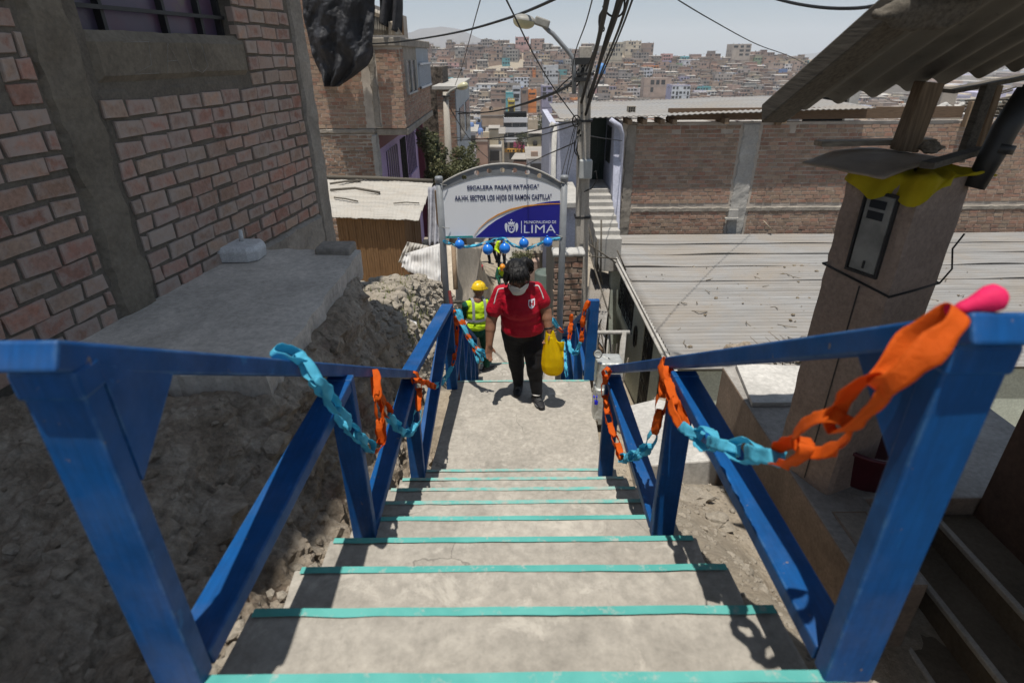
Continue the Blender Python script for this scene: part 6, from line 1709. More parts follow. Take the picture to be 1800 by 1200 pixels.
worker('person in dark clothes leaning over at the left of the path behind a balloon', dict(
    hip=W(0, 0.05, 0.88), neck=W(0.18, -0.1, 1.30), head=W(0.28, -0.16, 1.42), sl=W(0.02, -0.15, 1.27), sr=W(0.26, 0.05, 1.30), el=W(0.16, -0.3, 1.02), er=W(0.42, -0.1, 1.08), wl=W(0.36, -0.35, 0.92), wr=W(0.6, -0.2, 0.95),
    hl=W(-0.08, 0.0, 0.84), hr=W(0.1, 0.1, 0.84), kl=W(-0.06, -0.06, 0.47), kr=W(0.2, 0.08, 0.48), al=W(-0.02, 0.02, 0.095), ar=W(0.3, 0.12, 0.095)), 'purple', 'jeans', None, None, (0.8, -0.5, -0.3))
# ------------------------------------------------------------------ left bank: shed, sheets, walls along the lower flight
M['shed_wood'] = m_wood('brown_shed_wood', (0.20, 0.115, 0.055), 0.8, 2, 5)
M['pale_sheet'] = m_sheet('pale_roof_sheet', (0.37, 0.345, 0.305), (0.33, 0.27, 0.20), 0.0, 0.7, 0, 0.5)
M['white_sheet'] = m_sheet('whitish_sheet', (0.50, 0.485, 0.465), (0.36, 0.30, 0.24), 0.0, 0.6, 2, 0.4)
sh = thing('wooden_shed', (-4.2, 14.3, -2.6), 'brown wooden shed with a pale sheet roof held down by sticks', 'shed')
A, B, C_, D_ = atY(583, 381, 14.0), atY(736, 387, 14.0), atY(762, 322, 16.8), atY(575, 314, 16.8)
def roofpt(u, v):
    p = A.lerp(B, u); q = D_.lerp(C_, u); r_ = p.lerp(q, v)
    lap = 0.03 * ((v * 5) % 1.0)
    return r_ + V((0, 0, 0.004 * math.sin(u * 150) + 0.035 * fbm((u * 5, v * 7, 1), 3) + 2.2 * lap))
mb = MB(); mb.grid(roofpt, 180, 40); o = mb.build('roof_sheet', M['pale_sheet'], sh); md = o.modifiers.new('t', 'SOLIDIFY'); md.thickness = 0.015
a0 = A + V((0.05, 0.18, -0.06)); b0 = B + V((-0.42, 0.18, -0.05)); b1 = C_ + V((-0.45, -0.2, -0.06)); a1 = D_ + V((0, -0.2, -0.06))
mb = MB(); rsh = random.Random(9)
n = 26
for i in range(n):
    p = a0.lerp(b0, i / n); q = a0.lerp(b0, (i + 0.94) / n); dy = rsh.uniform(0, 0.02)
    mb.hexa([(p.x, p.y - dy, -3.2), (q.x, q.y - dy, -3.2), (q.x, q.y + 0.05, -3.2), (p.x, p.y + 0.05, -3.2), (p.x, p.y - dy, p.z), (q.x, q.y - dy, q.z), (q.x, q.y + 0.05, q.z), (p.x, p.y + 0.05, p.z)])
for i in range(16):
    p = b0.lerp(b1, i / 16); q = b0.lerp(b1, (i + 0.93) / 16); dx = rsh.uniform(0, 0.03)
    mb.hexa([(p.x - 0.05, p.y, -3.4), (p.x + dx, p.y, -3.4), (q.x + dx, q.y, -3.4), (q.x - 0.05, q.y, -3.4), (p.x - 0.05, p.y, p.z), (p.x + dx, p.y, p.z), (q.x + dx, q.y, q.z), (q.x - 0.05, q.y, q.z)])
mb.build('board_wall', M['shed_wood'], sh)
for (u0, v0, u1, v1, r_) in ((0.02, 0.62, 0.52, 0.56, 0.035), (0.0, 0.93, 1.0, 0.97, 0.05), (0.02, 0.80, 0.32, 0.90, 0.03), (0.05, 0.36, 0.3, 0.33, 0.02), (0.68, 0.3, 0.95, 0.34, 0.015)):
    mb = MB(); mb.tube([roofpt(u0, v0) + V((0, 0, 0.05)), roofpt((u0 + u1) / 2, (v0 + v1) / 2) + V((0, 0, 0.07)), roofpt(u1, v1) + V((0, 0, 0.05))], r_, 7); mb.build('roof_stick', M['old_beam'], sh)
# leaning corrugated sheets
def lean_sheet(px, Y0, Y1, name, label, mat, ridges=14):
    P = [atY(a, b, lerp(Y0, Y1, (b - 425) / 110)) for a, b in px]    # tl tr br bl
    def f(u, v):
        t = P[0].lerp(P[1], u); b = P[3].lerp(P[2], u); r_ = t.lerp(b, v)
        nrm = V((0.1, -1, 0.35)).normalized()
        return r_ + nrm * (0.012 * math.sin(u * ridges * 6.28) + 0.09 * MN.noise((u * 3, v * 3, 2))) + V((0, 0, 0.04 * MN.noise((u * 9, v, 4)) * (v > 0.95)))
    mb = MB(); mb.grid(f, ridges * 8, 20); o = mb.build(name, mat); md = o.modifiers.new('t', 'SOLIDIFY'); md.thickness = 0.008
    return tag(o, label, 'metal sheet')
lean_sheet([(712, 446), (773, 428), (776, 508), (706, 470)], 11.4, 10.6, 'corrugated_sheet', 'whitish corrugated sheet leaning on the rubble bank beside the sign post', M['white_sheet'], 12)
lean_sheet([(716, 425), (752, 432), (738, 462), (700, 462)], 11.9, 11.5, 'corrugated_sheet', 'grey corrugated sheet standing in the shade behind the whitish one', M['pale_sheet'], 7)
M['cloth_grey'] = m_cloth('grey_cloth', (0.33, 0.33, 0.36), 0.3, 0.6, 6)
mb = MB(); T0, T1, B0, B1 = atY(752, 330, 15.6), atY(772, 326, 15.6), atY(752, 430, 14.6), atY(772, 432, 14.4)
mb.grid(lambda u, v: T0.lerp(T1, u).lerp(B0.lerp(B1, u), v) + V((0, 0.10 * math.sin(u * 14 + v * 2), 0)), 40, 14)
o = mb.build('hanging_cloth', M['cloth_grey']); md = o.modifiers.new('t', 'SOLIDIFY'); md.thickness = 0.01; tag(o, 'long grey cloth hanging at the side of the wooden shed', 'cloth')
mb = MB(); p = atY(768, 335, 14.9); q = atY(776, 440, 14.9); mb.beam(p, V((q.x, q.y, -3.4)), 0.12, 0.12); tag(mb.build('wooden_post', M['brown_board']), 'dark brown wooden post beside the hanging grey cloth', 'post')
# beige wall and grey parapet left of the lower flight
bw = thing('beige_wall', (-1.6, 15, -4), 'sunlit beige rendered wall with a leaning pole left of the lower flight', 'wall')
mb = MB()
pa, pb, pc, pd = atY(783, 432, 12.6), atY(834, 438, 16.5), atY(815, 545, 12.2), atY(783, 545, 11.2)
mb.grid(lambda u, v: pa.lerp(pb, u).lerp(pd.lerp(pc, u), v) + V((0, 0, 0.03 * fbm((u * 4, v * 4, 2), 3))), 20, 16)
o = mb.build('wall', M['beige'], bw); md = o.modifiers.new('t', 'SOLIDIFY'); md.thickness = 0.25; md.offset = -1
mb = MB(); mb.tube([atY(797, 432, 11.8), atY(801, 508, 11.2)], 0.05, 8); mb.build('pole', M['post_wood'], bw)
par = thing('parapet_wall', (-0.75, 14, -4.5), 'low grey parapet wall descending along the left of the lower flight', 'wall')
mb = MB(); prof = [(9.4, -1.55), (12, -2.45), (15.0, -3.55), (18, -4.25), (22, -4.6), (26, -4.9)]
for (y0, z0), (y1, z1) in zip(prof, prof[1:]):
    x0 = -0.74 - 0.045 * (y0 - 9.4); x1 = -0.74 - 0.045 * (y1 - 9.4)
    mb.hexa([(x0 - 0.22, y0, z0 - 1.9), (x0, y0, z0 - 1.9), (x1, y1, z1 - 1.9), (x1 - 0.22, y1, z1 - 1.9), (x0 - 0.22, y0, z0), (x0, y0, z0), (x1, y1, z1), (x1 - 0.22, y1, z1)])
mb.build('wall', M['concrete_pale'], par)
mb = MB(); mb.tube([atY(765, 532, 9.2), atY(815, 531, 9.6)], 0.03, 7); tag(mb.build('rusty_pipe', M['old_beam']), 'thin rusty pipe lying across the bank behind the left sign post', 'pipe')
M['maroon_wood'] = m_wood('maroon_stick', (0.11, 0.02, 0.018), 0.7, 2)
mb = MB(); mb.tube([atY(790, 512, 6.2), atY(797, 560, 5.9), atY(806, 672, 5.35)], 0.02, 8); tag(mb.build('wooden_stick', M['maroon_wood']), 'dark maroon stick leaning against the left railing of the lower flight', 'stick')
# brick house corner right of the lower flight
bc = thing('brick_wall', (1.0, 9.9, -4), 'roughly laid brick wall with a pale cement cap behind the right sign post', 'wall')
BYv = 9.9; x0 = atY(974, 480, BYv).x; x1 = atY(1012, 480, BYv).x; zt = atY(985, 448, BYv).z; zb = -3.6
mb = MB(); bricks(mb, V((x0, BYv, zb)), V((1, 0, 0)), V((0, -1, 0)), x1 - x0 + 0.12, zt - zb, 0.21, 0.075, 0.02, 0.032, 0.02, (), 21, 0.012, 0.3); mb.build('bricks', M['dark_brick'], bc)
mb = MB(); mb.box(x0 + 0.02, x1 + 0.12, BYv, BYv + 0.25, zb, zt); mb.box(x0 + 0.02, x0 + 0.2, BYv + 0.25, 12.6, zb, zt - 0.1); mb.build('wall', M['mortar'], bc)
mb = MB(); mb.grid(lambda u, v: (lerp(x0 - 0.03, x1 + 0.15, u), lerp(BYv - 0.05, BYv + 0.3, v), zt + 0.05 + 0.02 * MN.noise((u * 5, v * 5, 1))), 16, 6); o = mb.build('cement_cap', M['plaster'], bc); md = o.modifiers.new('t', 'SOLIDIFY'); md.thickness = 0.07
# walls, gate and planting further down on the right
yd = thing('garden_wall', (1.0, 18, -5), 'grey and pinkish garden wall with a barred fence right of the lower path', 'wall')
M['pink_plaster'] = m_concrete('pinkish_plaster', (0.46, 0.33, 0.27), 0.8, 1.5, 0.2)
wb = lambda px, py, Y: atY(px, py, Y)
mb = MB(); a = wb(905, 460, 17); b = wb(985, 460, 17); mb.box(a.x, b.x, 17, 17.25, -6, wb(940, 445, 17).z); mb.build('wall', M['concrete_dark'], yd)
mb = MB(); a = wb(925, 470, 16.6); b = wb(948, 470, 16.6); mb.box(a.x, b.x, 16.6, 16.98, -6, wb(935, 460, 16.6).z); mb.build('pink_panel', M['pink_plaster'], yd)
mb = MB(); a = wb(900, 440, 17.4).x; b = wb(962, 440, 17.4).x; zt = wb(930, 428, 17.4).z; z0 = wb(930, 448, 17.4).z - 0.3
for i in range(22): x = lerp(a, b, i / 21); mb.tube([(x, 17.4, z0), (x, 17.4, zt)], 0.012, 5)
for z in (z0 + 0.4, zt - 0.08): mb.tube([(a, 17.4, z), (b, 17.4, z)], 0.014, 5)
mb.build('bar_fence', M['concrete_pale'], yd)
yb = thing('grey_annex', (1.4, 16, -5), 'grey plastered annex with a dark doorway between sign post and utility pole', 'building')
mb = MB(); a = wb(962, 440, 14.4); b = wb(1012, 440, 14.4); mb.box(a.x, b.x, 14.4, 16.5, -6, wb(990, 362, 14.4).z); mb.build('wall', M['lavender'], yb)
mb = MB(); mb.box(a.x - 0.15, b.x + 0.1, 14.15, 16.7, wb(990, 362, 14.4).z, wb(990, 352, 14.4).z); bevel(mb.build('roof_slab', M['concrete_pale'], yb), 0.02)
mb = MB(); a = wb(964, 470, 14.36); b = wb(975, 470, 14.36); mb.box(a.x, b.x, 14.36, 14.395, -5.5, wb(970, 440, 14.36).z); mb.build('doorway', M['black'], yb)
tk = thing('storage_drum', (wb(966, 480, 12.6).x, 12.6, -5), 'grey green water drum below the brick wall behind the woman', 'drum')
c = wb(966, 505, 12.6); mb = MB(); mb.lathe((c.x - 0.1, 12.6, c.z - 0.3), [(0.24, 0), (0.26, 0.03), (0.26, 0.3), (0.27, 0.32), (0.26, 0.34), (0.26, 0.66), (0.24, 0.70), (0.22, 0.69), (0.22, 0.66)], 20); mb.build('drum', m_plain('drum_green', (0.12, 0.15, 0.13), 0.6, 0.3), tk)
pk_ = thing('paint_bucket', (wb(838, 476, 20.5).x, 20.5, -5.4), 'red bucket standing at the left of the path below the balloons', 'bucket')
c = wb(841, 476, 20.5); mb = MB(); mb.lathe((c.x, 20.5, c.z - 0.22), [(0.15, 0), (0.18, 0.4), (0.19, 0.4), (0.19, 0.43), (0.17, 0.43), (0.14, 0.04)], 18); mb.build('pail', m_plain('faded_red', (0.35, 0.05, 0.06), 0.6, 0.3), pk_)

# ------------------------------------------------------------------ plants
def leaf_mass(mb, blobs, n, size, seed, mat_ids=(0,), droop=0.0):
    r = random.Random(seed)
    tot = sum(b[1][0] * b[1][1] * b[1][2] for b in blobs)
    for c, rad in blobs:
        k = int(n * rad[0] * rad[1] * rad[2] / tot)
        for _ in range(k):
            d = V((r.gauss(0, 1), r.gauss(0, 1), r.gauss(0, 1))).normalized(); q = r.random() ** 0.42
            p = V(c) + V((d.x * rad[0], d.y * rad[1], d.z * rad[2])) * q
            if MN.noise(p * (1.3 / max(rad)) + V((seed, 0, 0))) < -0.16: continue
            a = V((r.gauss(0, 1), r.gauss(0, 1), r.gauss(0, 0.6))).normalized(); b = a.cross(V((r.gauss(0, 1), r.gauss(0, 1), r.gauss(0, 1)))).normalized()
            s = size * r.uniform(0.5, 1.4); i = len(mb.v)
            mb.v += [p - a * s, p + b * s * 0.45 + V((0, 0, s * 0.12)), p + a * s - V((0, 0, s * droop)), p - b * s * 0.45 + V((0, 0, s * 0.12))]
            mb.face((i, i + 1, i + 2, i + 3), mat_ids[int(r.random() * len(mat_ids))])
def m_leaf(name, c):
    n = NT(name); f = n.noise(0.9, 4, 0.6); g = n.noise(7, 3, 0.6)
    col = n.mix(n.ramp(g, [(0.3, 0.0), (0.7, 1.0)]), mul(c, 0.55), c); col = n.mix(n.ramp(f, [(0.4, 0.0), (0.7, 0.7)]), col, (c[0] * 1.6, c[1] * 1.35, c[2] * 1.1))
    n.color(col); n.rough(0.55, 0.3)
    tr = n.node('ShaderNodeBsdfTranslucent'); n.link(col, tr.inputs['Color']); mx = n.node('ShaderNodeMixShader'); mx.inputs[0].default_value = 0.25
    n.link(n.b.outputs[0], mx.inputs[1]); n.link(tr.outputs[0], mx.inputs[2]); n.link(mx.outputs[0], n.n['Material Output'].inputs['Surface']); return n.m
M['leaf'] = m_leaf('dusty_leaf', (0.085, 0.10, 0.05)); M['leaf_pale'] = m_leaf('pale_leaf', (0.15, 0.16, 0.085)); M['leaf_dark'] = m_leaf('dark_leaf', (0.05, 0.065, 0.035))
M['bark'] = m_wood('bark', (0.17, 0.135, 0.10), 0.9, 2)
def tree(name, label, base, crown, n, size, seed, cat='tree', group=None, mats=('leaf', 'leaf_pale', 'leaf_dark'), limbs=7):
    root = thing(name, base, label, cat, group); r = random.Random(seed); mb = MB()
    top = V(crown[0][0]); b = V(base); h = (top - b).length
    mb.tube([b, b.lerp(top, 0.35) + V((r.uniform(-.1, .1), 0, 0)), b.lerp(top, 0.7), top], [0.055 * h ** 0.7, 0.04 * h ** 0.7, 0.025 * h ** 0.7, 0.01], 8)
    for i in range(limbs):
        c, rad = crown[i % len(crown)]; s = b.lerp(top, r.uniform(0.25, 0.6)); e = V(c) + V((r.uniform(-1, 1) * rad[0], r.uniform(-1, 1) * rad[1], r.uniform(-.5, 1) * rad[2])) * 0.8
        mb.tube([s, s.lerp(e, 0.5) + V((0, 0, -0.05 * h)), e], [0.025 * h ** 0.7, 0.016 * h ** 0.7, 0.004], 6)
    mb.build('trunk', M['bark'], root)
    mb = MB(); leaf_mass(mb, crown, n, size, seed, tuple(range(len(mats)))); mb.build('crown', [M[m] for m in mats], root)
    return root
at = atY
tree('leafy_tree', 'scraggly green tree growing in front of the purple wall on the left', (at(752, 320, 21.5).x, 21.5, -4.2), [
    (at(752, 246, 21.5), (0.42, 0.5, 0.42)), (at(766, 268, 21.3), (0.45, 0.5, 0.38)), (at(772, 295, 21.0), (0.42, 0.5, 0.42)), (at(742, 232, 21.6), (0.25, 0.3, 0.22)), (at(790, 305, 21), (0.4, 0.4, 0.3)), (at(760, 310, 21.2), (0.35, 0.4, 0.35))], 5200, 0.060, 3)
tree('leafy_tree', 'pale green bushy tree behind the left arch of the sign', (at(812, 330, 22.5).x, 22.5, -5.2), [
    (at(812, 275, 22.5), (0.50, 0.5, 0.38)), (at(825, 290, 22.3), (0.42, 0.5, 0.4)), (at(805, 305, 22), (0.62, 0.5, 0.5)), (at(832, 262, 22.8), (0.25, 0.3, 0.3))], 4600, 0.058, 8, mats=('leaf', 'leaf_pale', 'leaf_pale'))
tree('garden_bush', 'dry pale bush on the garden wall behind the woman', (at(915, 470, 16.2).x, 16.2, at(915, 472, 16.2).z), [
    (at(912, 452, 16.2), (0.25, 0.25, 0.22)), (at(924, 450, 16.2), (0.28, 0.25, 0.2)), (at(905, 460, 16.2), (0.2, 0.2, 0.16))], 1500, 0.035, 5, 'bush', mats=('leaf', 'leaf_pale', 'leaf_pale'))
# ------------------------------------------------------------------ brick house with the purple ground floor (left, behind)
pb_ = thing('corner_house', (-4.4, 22, -4.5), 'brick corner house with a purple ground floor, jutting upper storey and white balcony', 'house')
FY = 19.0
xl0, xl1, xr1 = at(540, 250, FY).x, -4.25, -3.22
zslab0, zslab1 = at(600, 236, FY).z, at(600, 226, FY).z
ztop0, ztop1 = at(690, 82, FY).z, at(690, 66, FY).z
mb = MB(); bricks(mb, V((xl0 - 0.3, FY, zslab1)), V((1, 0, 0)), V((0, -1, 0)), xl1 - xl0 + 0.05, 4.2, 0.24, 0.095, 0.014, 0.016, 0.012, (), 31, 0.006, 0.3)
bricks(mb, V((xl1 + 0.24, FY, zslab1 - 0.02)), V((1, 0, 0)), V((0, -1, 0)), xr1 - xl1 - 0.32, ztop0 - zslab1 + 0.02, 0.24, 0.095, 0.014, 0.016, 0.012, (), 32, 0.006, 0.3)
mb.build('brickwork', M['brick_far'], pb_)
mb = MB(); bricks(mb, V((xl0 - 0.3, FY + 0.02, -4.2)), V((1, 0, 0)), V((0, -1, 0)), xl1 - xl0 + 0.2, zslab0 + 4.2, 0.25, 0.08, 0.03, 0.035, 0.02, (), 33, 0.014, 0.3); mb.build('lower_bricks', M['dark_brick'], pb_)
mb = MB(); mb.box(xl0 - 3, xl1, FY, 27, zslab1, 4.4); mb.box(xl1, xr1 - 0.06, FY, 25.4, zslab1, ztop0); mb.box(xl0 - 3, xl1 - 0.02, FY + 0.02, 27.2, -5, zslab0); mb.build('wall', M['mortar_pale'], pb_)
mb = MB(); UO, UU, UN = V((0, FY, 0)), V((1, 0, 0)), V((0, -1, 0))
rough_panel(mb, UO, UU, UN, xl1 - 0.03, xl1 + 0.25, zslab1, ztop1 - 0.1, -0.05, 0.035, 5, 0.03, 0.05); mb.build('column', M['concrete'], pb_)
mb = MB(); rough_panel(mb, UO, UU, UN, xl0 - 0.3, xl1 + 0.02, zslab0, zslab1, -0.05, 0.03, 4, 0.03, 0.05); mb.build('floor_beam', M['concrete'], pb_)
mb = MB(); rough_panel(mb, UO, UU, UN, xl1 - 0.2, xl1 + 0.06, -4.2, zslab0, -0.1, 0.05, 7, 0.02, 0.03); mb.build('column', M['concrete_pale'], pb_)
mb = MB(); mb.box(xl1 - 0.12, xr1 + 0.02, FY - 0.05, 25.6, ztop0, ztop1); mb.box(xl1 + 0.02, xr1, FY + 0.04, 25.5, zslab0 - 0.05, zslab1 - 0.02); bevel(mb.build('roof_slab', M['concrete'], pb_), 0.03)
# side of the upper storey
SO, SU, SN = V((xr1 - 0.06, FY, 0)), V((0, 1, 0)), V((1, 0, 0))
def side_y(px, py=150):
    d = ray(px, py); return (xr1 / d.x) * d.y
def side_z(px, py):
    d = ray(px, py); return 3 + d.z * (xr1 / d.x)
ys_ = lambda px: side_y(px) - FY
mb = MB(); bricks(mb, SO + V((0, 0, zslab1 + 0.0)), SU, SN, 6.4, 1.0, 0.24, 0.095, 0.014, 0.016, 0.014, (), 34, 0.006, 0.3)
bricks(mb, SO + V((0, 0, zslab1)), SU, SN, 0.5, ztop0 - zslab1, 0.12, 0.095, 0.014, 0.016, 0.014, (), 35, 0.01, 0.4); mb.build('side_bricks', M['brick_far'], pb_)
M['stained_blue_wall'] = m_concrete('bluish_plaster', (0.40, 0.44, 0.48), 0.8, 1.2, 0.15)
mb = MB(); panel(mb, SO, SU, SN, 0.5, 3.2, zslab1 + 1.0, ztop0, -0.1, 0.01); mb.build('side_wall', M['concrete'], pb_)
mb = MB(); panel(mb, SO, SU, SN, 3.2, 6.4, zslab1 + 1.0, ztop0, -0.1, 0.012); mb.build('balcony_wall', M['stained_blue_wall'], pb_)
w_ = MB(); panel(w_, SO, SU, SN, 0.75, 2.5, side_z(722, 163), side_z(722, 107), 0.012, 0.03); w_ = w_.build('window', M['glass_dark'], pb_)
mb = MB()
for u in (0.72, 1.6, 2.5): panel(mb, SO, SU, SN, u, u + 0.09, side_z(722, 164), side_z(722, 106), 0.012, 0.07)
panel(mb, SO, SU, SN, 0.7, 2.6, side_z(722, 166), side_z(722, 163), 0.012, 0.09); mb.build('frame', M['plaster'], w_)
mb = MB(); panel(mb, SO, SU, SN, 3.6, 4.7, side_z(742, 118), side_z(742, 110), 0.013, 0.03); mb.build('vent_window', M['black'], pb_)
bal = MB(); yb0, yb1 = 3.5, 6.4
for k in range(13): u = lerp(yb0, yb1, k / 12); panel(bal, SO, SU, SN, u, u + 0.04, zslab1 + 0.95, zslab1 + 1.75, 0.03, 0.08)
for z in (0.95, 1.72): panel(bal, SO, SU, SN, yb0, yb1 + 0.05, zslab1 + z, zslab1 + z + 0.07, 0.025, 0.10)
bal.build('balcony_rail', m_plain('white_rail', (0.55, 0.57, 0.60), 0.5, 0.1), pb_)
# purple ground floor under the overhang
M['purple_wall'] = m_concrete('purple_plaster', (0.50, 0.39, 0.62), 0.85, 1.5, 0.15)
GO2 = V((xl1 - 0.02, FY + 0.05, 0))
mb = MB(); panel(mb, GO2, SU, SN, 0.0, 8.2, -5, zslab0 - 0.05, -0.2, 0.02); mb.build('purple_wall', M['purple_wall'], pb_)
M['wine'] = m_plain('wine_paint', (0.15, 0.03, 0.05), 0.6, 0.2)
mb = MB(); panel(mb, GO2, SU, SN, 0.0, 8.2, zslab0 - 0.5, zslab0 - 0.06, 0.021, 0.035); panel(mb, GO2, SU, SN, 8.2, 8.5, -5, zslab0 - 0.06, -0.1, 0.3); mb.build('wine_band', M['wine'], pb_)
for (u0, u1, z0, z1, nm, mt_) in ((1.2, 3.1, -1.6, 0.05, 'window', 'glass_dark'), (3.9, 4.9, -3.2, 0.1, 'door', 'dark_metal'), (5.4, 7.3, -1.5, 0.1, 'window', 'glass_dark')):
    w_ = MB(); panel(w_, GO2, SU, SN, u0, u1, z0, z1, 0.02, 0.045); w_ = w_.build(nm, M[mt_], pb_)
    mb = MB()
    for k in range(6): u = lerp(u0, u1, k / 5); panel(mb, GO2, SU, SN, u, u + 0.03, z0, z1, 0.046, 0.075)
    panel(mb, GO2, SU, SN, u0 - 0.05, u1 + 0.08, z0 - 0.08, z0, 0.02, 0.12); mb.build('frame' if nm == 'window' else 'door_bars', M['purple_wall'] if nm == 'window' else M['black'], w_)
# roof shack and black tarpaulin
rk = thing('roof_shack', (-4.3, 20, ztop1), 'patched roof shack of boards and cloth on top of the brick corner house', 'shack')
mb = MB(); P_ = lambda px, py, y=19.3: at(px, py, y)
a, b = P_(648, 62), P_(684, 28)
mb.grid(lambda u, v: (lerp(a.x, b.x, u), 19.3 + 0.02 * math.sin(u * 60), lerp(a.z, b.z + 0.3 * (1 - u) * 1.0, v)), 60, 4); o = mb.build('sheet_wall', M['pale_sheet'], rk); md = o.modifiers.new('t', 'SOLIDIFY'); md.thickness = 0.02
mb = MB(); a, b = P_(682, 62, 19.4), P_(703, -10, 19.4); mb.box(a.x, b.x, 19.4, 19.6, a.z, b.z); mb.build('board_wall', M['shed_wood'], rk)
mb = MB(); mb.beam(P_(648, 22), P_(686, 34), 0.07, 0.10, (0, 1, 0)); mb.beam(P_(684, 60, 19.28), P_(672, -20, 19.28), 0.10, 0.10); mb.build('timber', M['board'], rk)
mb = MB()
def cl(u, v): p = P_(lerp(666, 706, u), lerp(-20, 40 + 22 * u, v), 19.0); return p + V((0, 0.16 * math.sin(u * 13 + 2 * v), 0))
mb.grid(cl, 40, 20); o = mb.build('draped_cloth', m_cloth('dark_cloth', (0.05, 0.05, 0.055), 0.5, 0.7, 5), rk); md = o.modifiers.new('t', 'SOLIDIFY'); md.thickness = 0.02
mb = MB(); P0 = [P_(684, 46, 18.95), P_(700, 62, 18.95)]
mb.grid(lambda u, v: P_(lerp(683, 708, u * (0.4 + 0.6 * v)), lerp(38, 62, v), 18.95) + V((0, 0.05 * math.sin(u * 9), 0)), 16, 10); o = mb.build('rag', M['beige'], rk); md = o.modifiers.new('t', 'SOLIDIFY'); md.thickness = 0.01
def tarp_px(u, v):
    lft = interp(v, [(0, 525), (0.3, 535), (0.6, 545), (0.8, 556), (0.93, 566), (1, 572)]); rgt = interp(v, [(0, 658), (0.3, 658), (0.5, 657), (0.7, 653), (0.8, 645), (0.88, 628), (0.94, 612), (1, 596)])
    return lerp(lft, rgt, u), lerp(-30, 152, v)
def tarp(u, v):
    px, py = tarp_px(u, v); bulge = math.sin(math.pi * u) ** 0.7 * (0.35 + 0.6 * math.sin(math.pi * min(1, v * 1.1)))
    fold = 0.10 * math.sin(u * 19 + v * 5) * (0.4 + 0.6 * v) + 0.16 * fbm((u * 3.5 + v * 1.2, v * 4, 2), 4) + 0.09 * math.sin((u - v) * 14) * v
    q = at(px, py, 18.55); return q + V((0, -bulge * 0.45 - fold * 1.1, fold * 0.05))
mb = MB(); mb.grid(tarp, 90, 90)
def _tarp():
    n = NT('black_tarpaulin'); f = n.noise(1.3, 5, 0.6, stretch=(2, 2, 0.6)); n.color(n.ramp(f, [(0.4, (0.014, 0.014, 0.016)), (0.62, (0.035, 0.036, 0.042)), (0.75, (0.075, 0.078, 0.09))])); n.rough(0.62, 0.3); n.bump(n.noise(3.2, 6, 0.65, dist=1.0), 0.7, 0.08); return n.m
M['tarp'] = _tarp()
o = mb.build('tarpaulin', M['tarp']); md = o.modifiers.new('t', 'SOLIDIFY'); md.thickness = 0.01; tag(o, 'large black tarpaulin bundled and hanging over the side of the brick corner house', 'tarpaulin')

# second brick house with grey blue front, older lamp post
sb = thing('narrow_house', (-3.2, 32, -6), 'narrow brick house with a grey blue rendered side behind the older lamp post', 'house')
xa_, xb_ = at(770, 200, 30).x, at(801, 200, 30).x; zt = at(790, 157, 30).z
mb = MB(); bricks(mb, V((xa_, 30, -5)), V((1, 0, 0)), V((0, -1, 0)), xb_ - xa_, zt + 5, 0.26, 0.11, 0.016, 0.03, 0.02, (), 41, 0.01, 0.3); mb.build('bricks', M['brick_far'], sb)
mb = MB(); mb.box(xa_, xb_ - 0.03, 30.0, 40, -6.5, zt); mb.build('wall', M['mortar_pale'], sb)
mb = MB(); mb.box(xb_ - 0.03, xb_ + 0.05, 30.05, 40, -6.5, zt + 0.05); mb.build('side_wall', M['stained_blue_wall'], sb)
mb = MB(); mb.box(xb_ + 0.05, xb_ + 0.09, 31.5, 34.5, zt - 2.6, zt - 1.0); mb.box(xb_ + 0.05, xb_ + 0.09, 36, 39, zt - 2.6, zt - 1.0); mb.build('window', M['glass_dark'], sb)
mb = MB(); mb.box(xa_ - 0.2, xb_ + 0.15, 29.8, 40.2, zt + 0.0, zt + 0.14); mb.build('roof_slab', M['concrete_pale'], sb)
mb = MB(); mb.box(xa_ - 4, xa_ - 0.0, 33, 36, -6, at(772, 118, 33).z); tag(mb.build('brick_block', M['dark_brick']), 'plain brick block with an open roof behind the jutting upper storey', 'house')
LPY = 26.0
ol = thing('utility_pole', (at(788, 300, LPY).x, LPY, -6.5), 'older round concrete pole behind the left end of the arched sign', 'pole')
mb = MB(); p = at(783, 162, LPY); q = at(790, 300, LPY); mb.tube([(p.x + (q.x - p.x) * 1.3, LPY, -6.6), q, p], [0.20, 0.17, 0.11], 12); mb.build('shaft', M['pole'], ol)
mb = MB()
mb.lathe((p.x + 0.02, LPY, p.z - 0.15), [(0.17, -0.03), (0.17, 0.03)], 12)
mb.build('clamp_band', M['dark_metal'], ol)
l2 = thing('street_lamp', (p.x, LPY, p.z), 'older pale street lamp on a short curved arm on the pole behind the sign', 'street lamp', 'street lamps')
k_ = lambda px, py: at(px, py, LPY - 0.1)
mb = MB(); mb.tube([k_(784, 176), k_(786, 166), k_(792, 160), k_(800, 156), k_(808, 153)], 0.05, 8); mb.build('arm', M['lamp_metal'], l2)
mb = MB(); c0, c1 = k_(803, 155), k_(822, 149)
mb.lathe(c0, [(0.03, 0), (0.10, 0.08), (0.145, 0.22), (0.15, 0.34), (0.11, 0.45), (0.02, 0.50)], 16, axis=c1 - c0); mb.build('hood', M['lens'], l2)

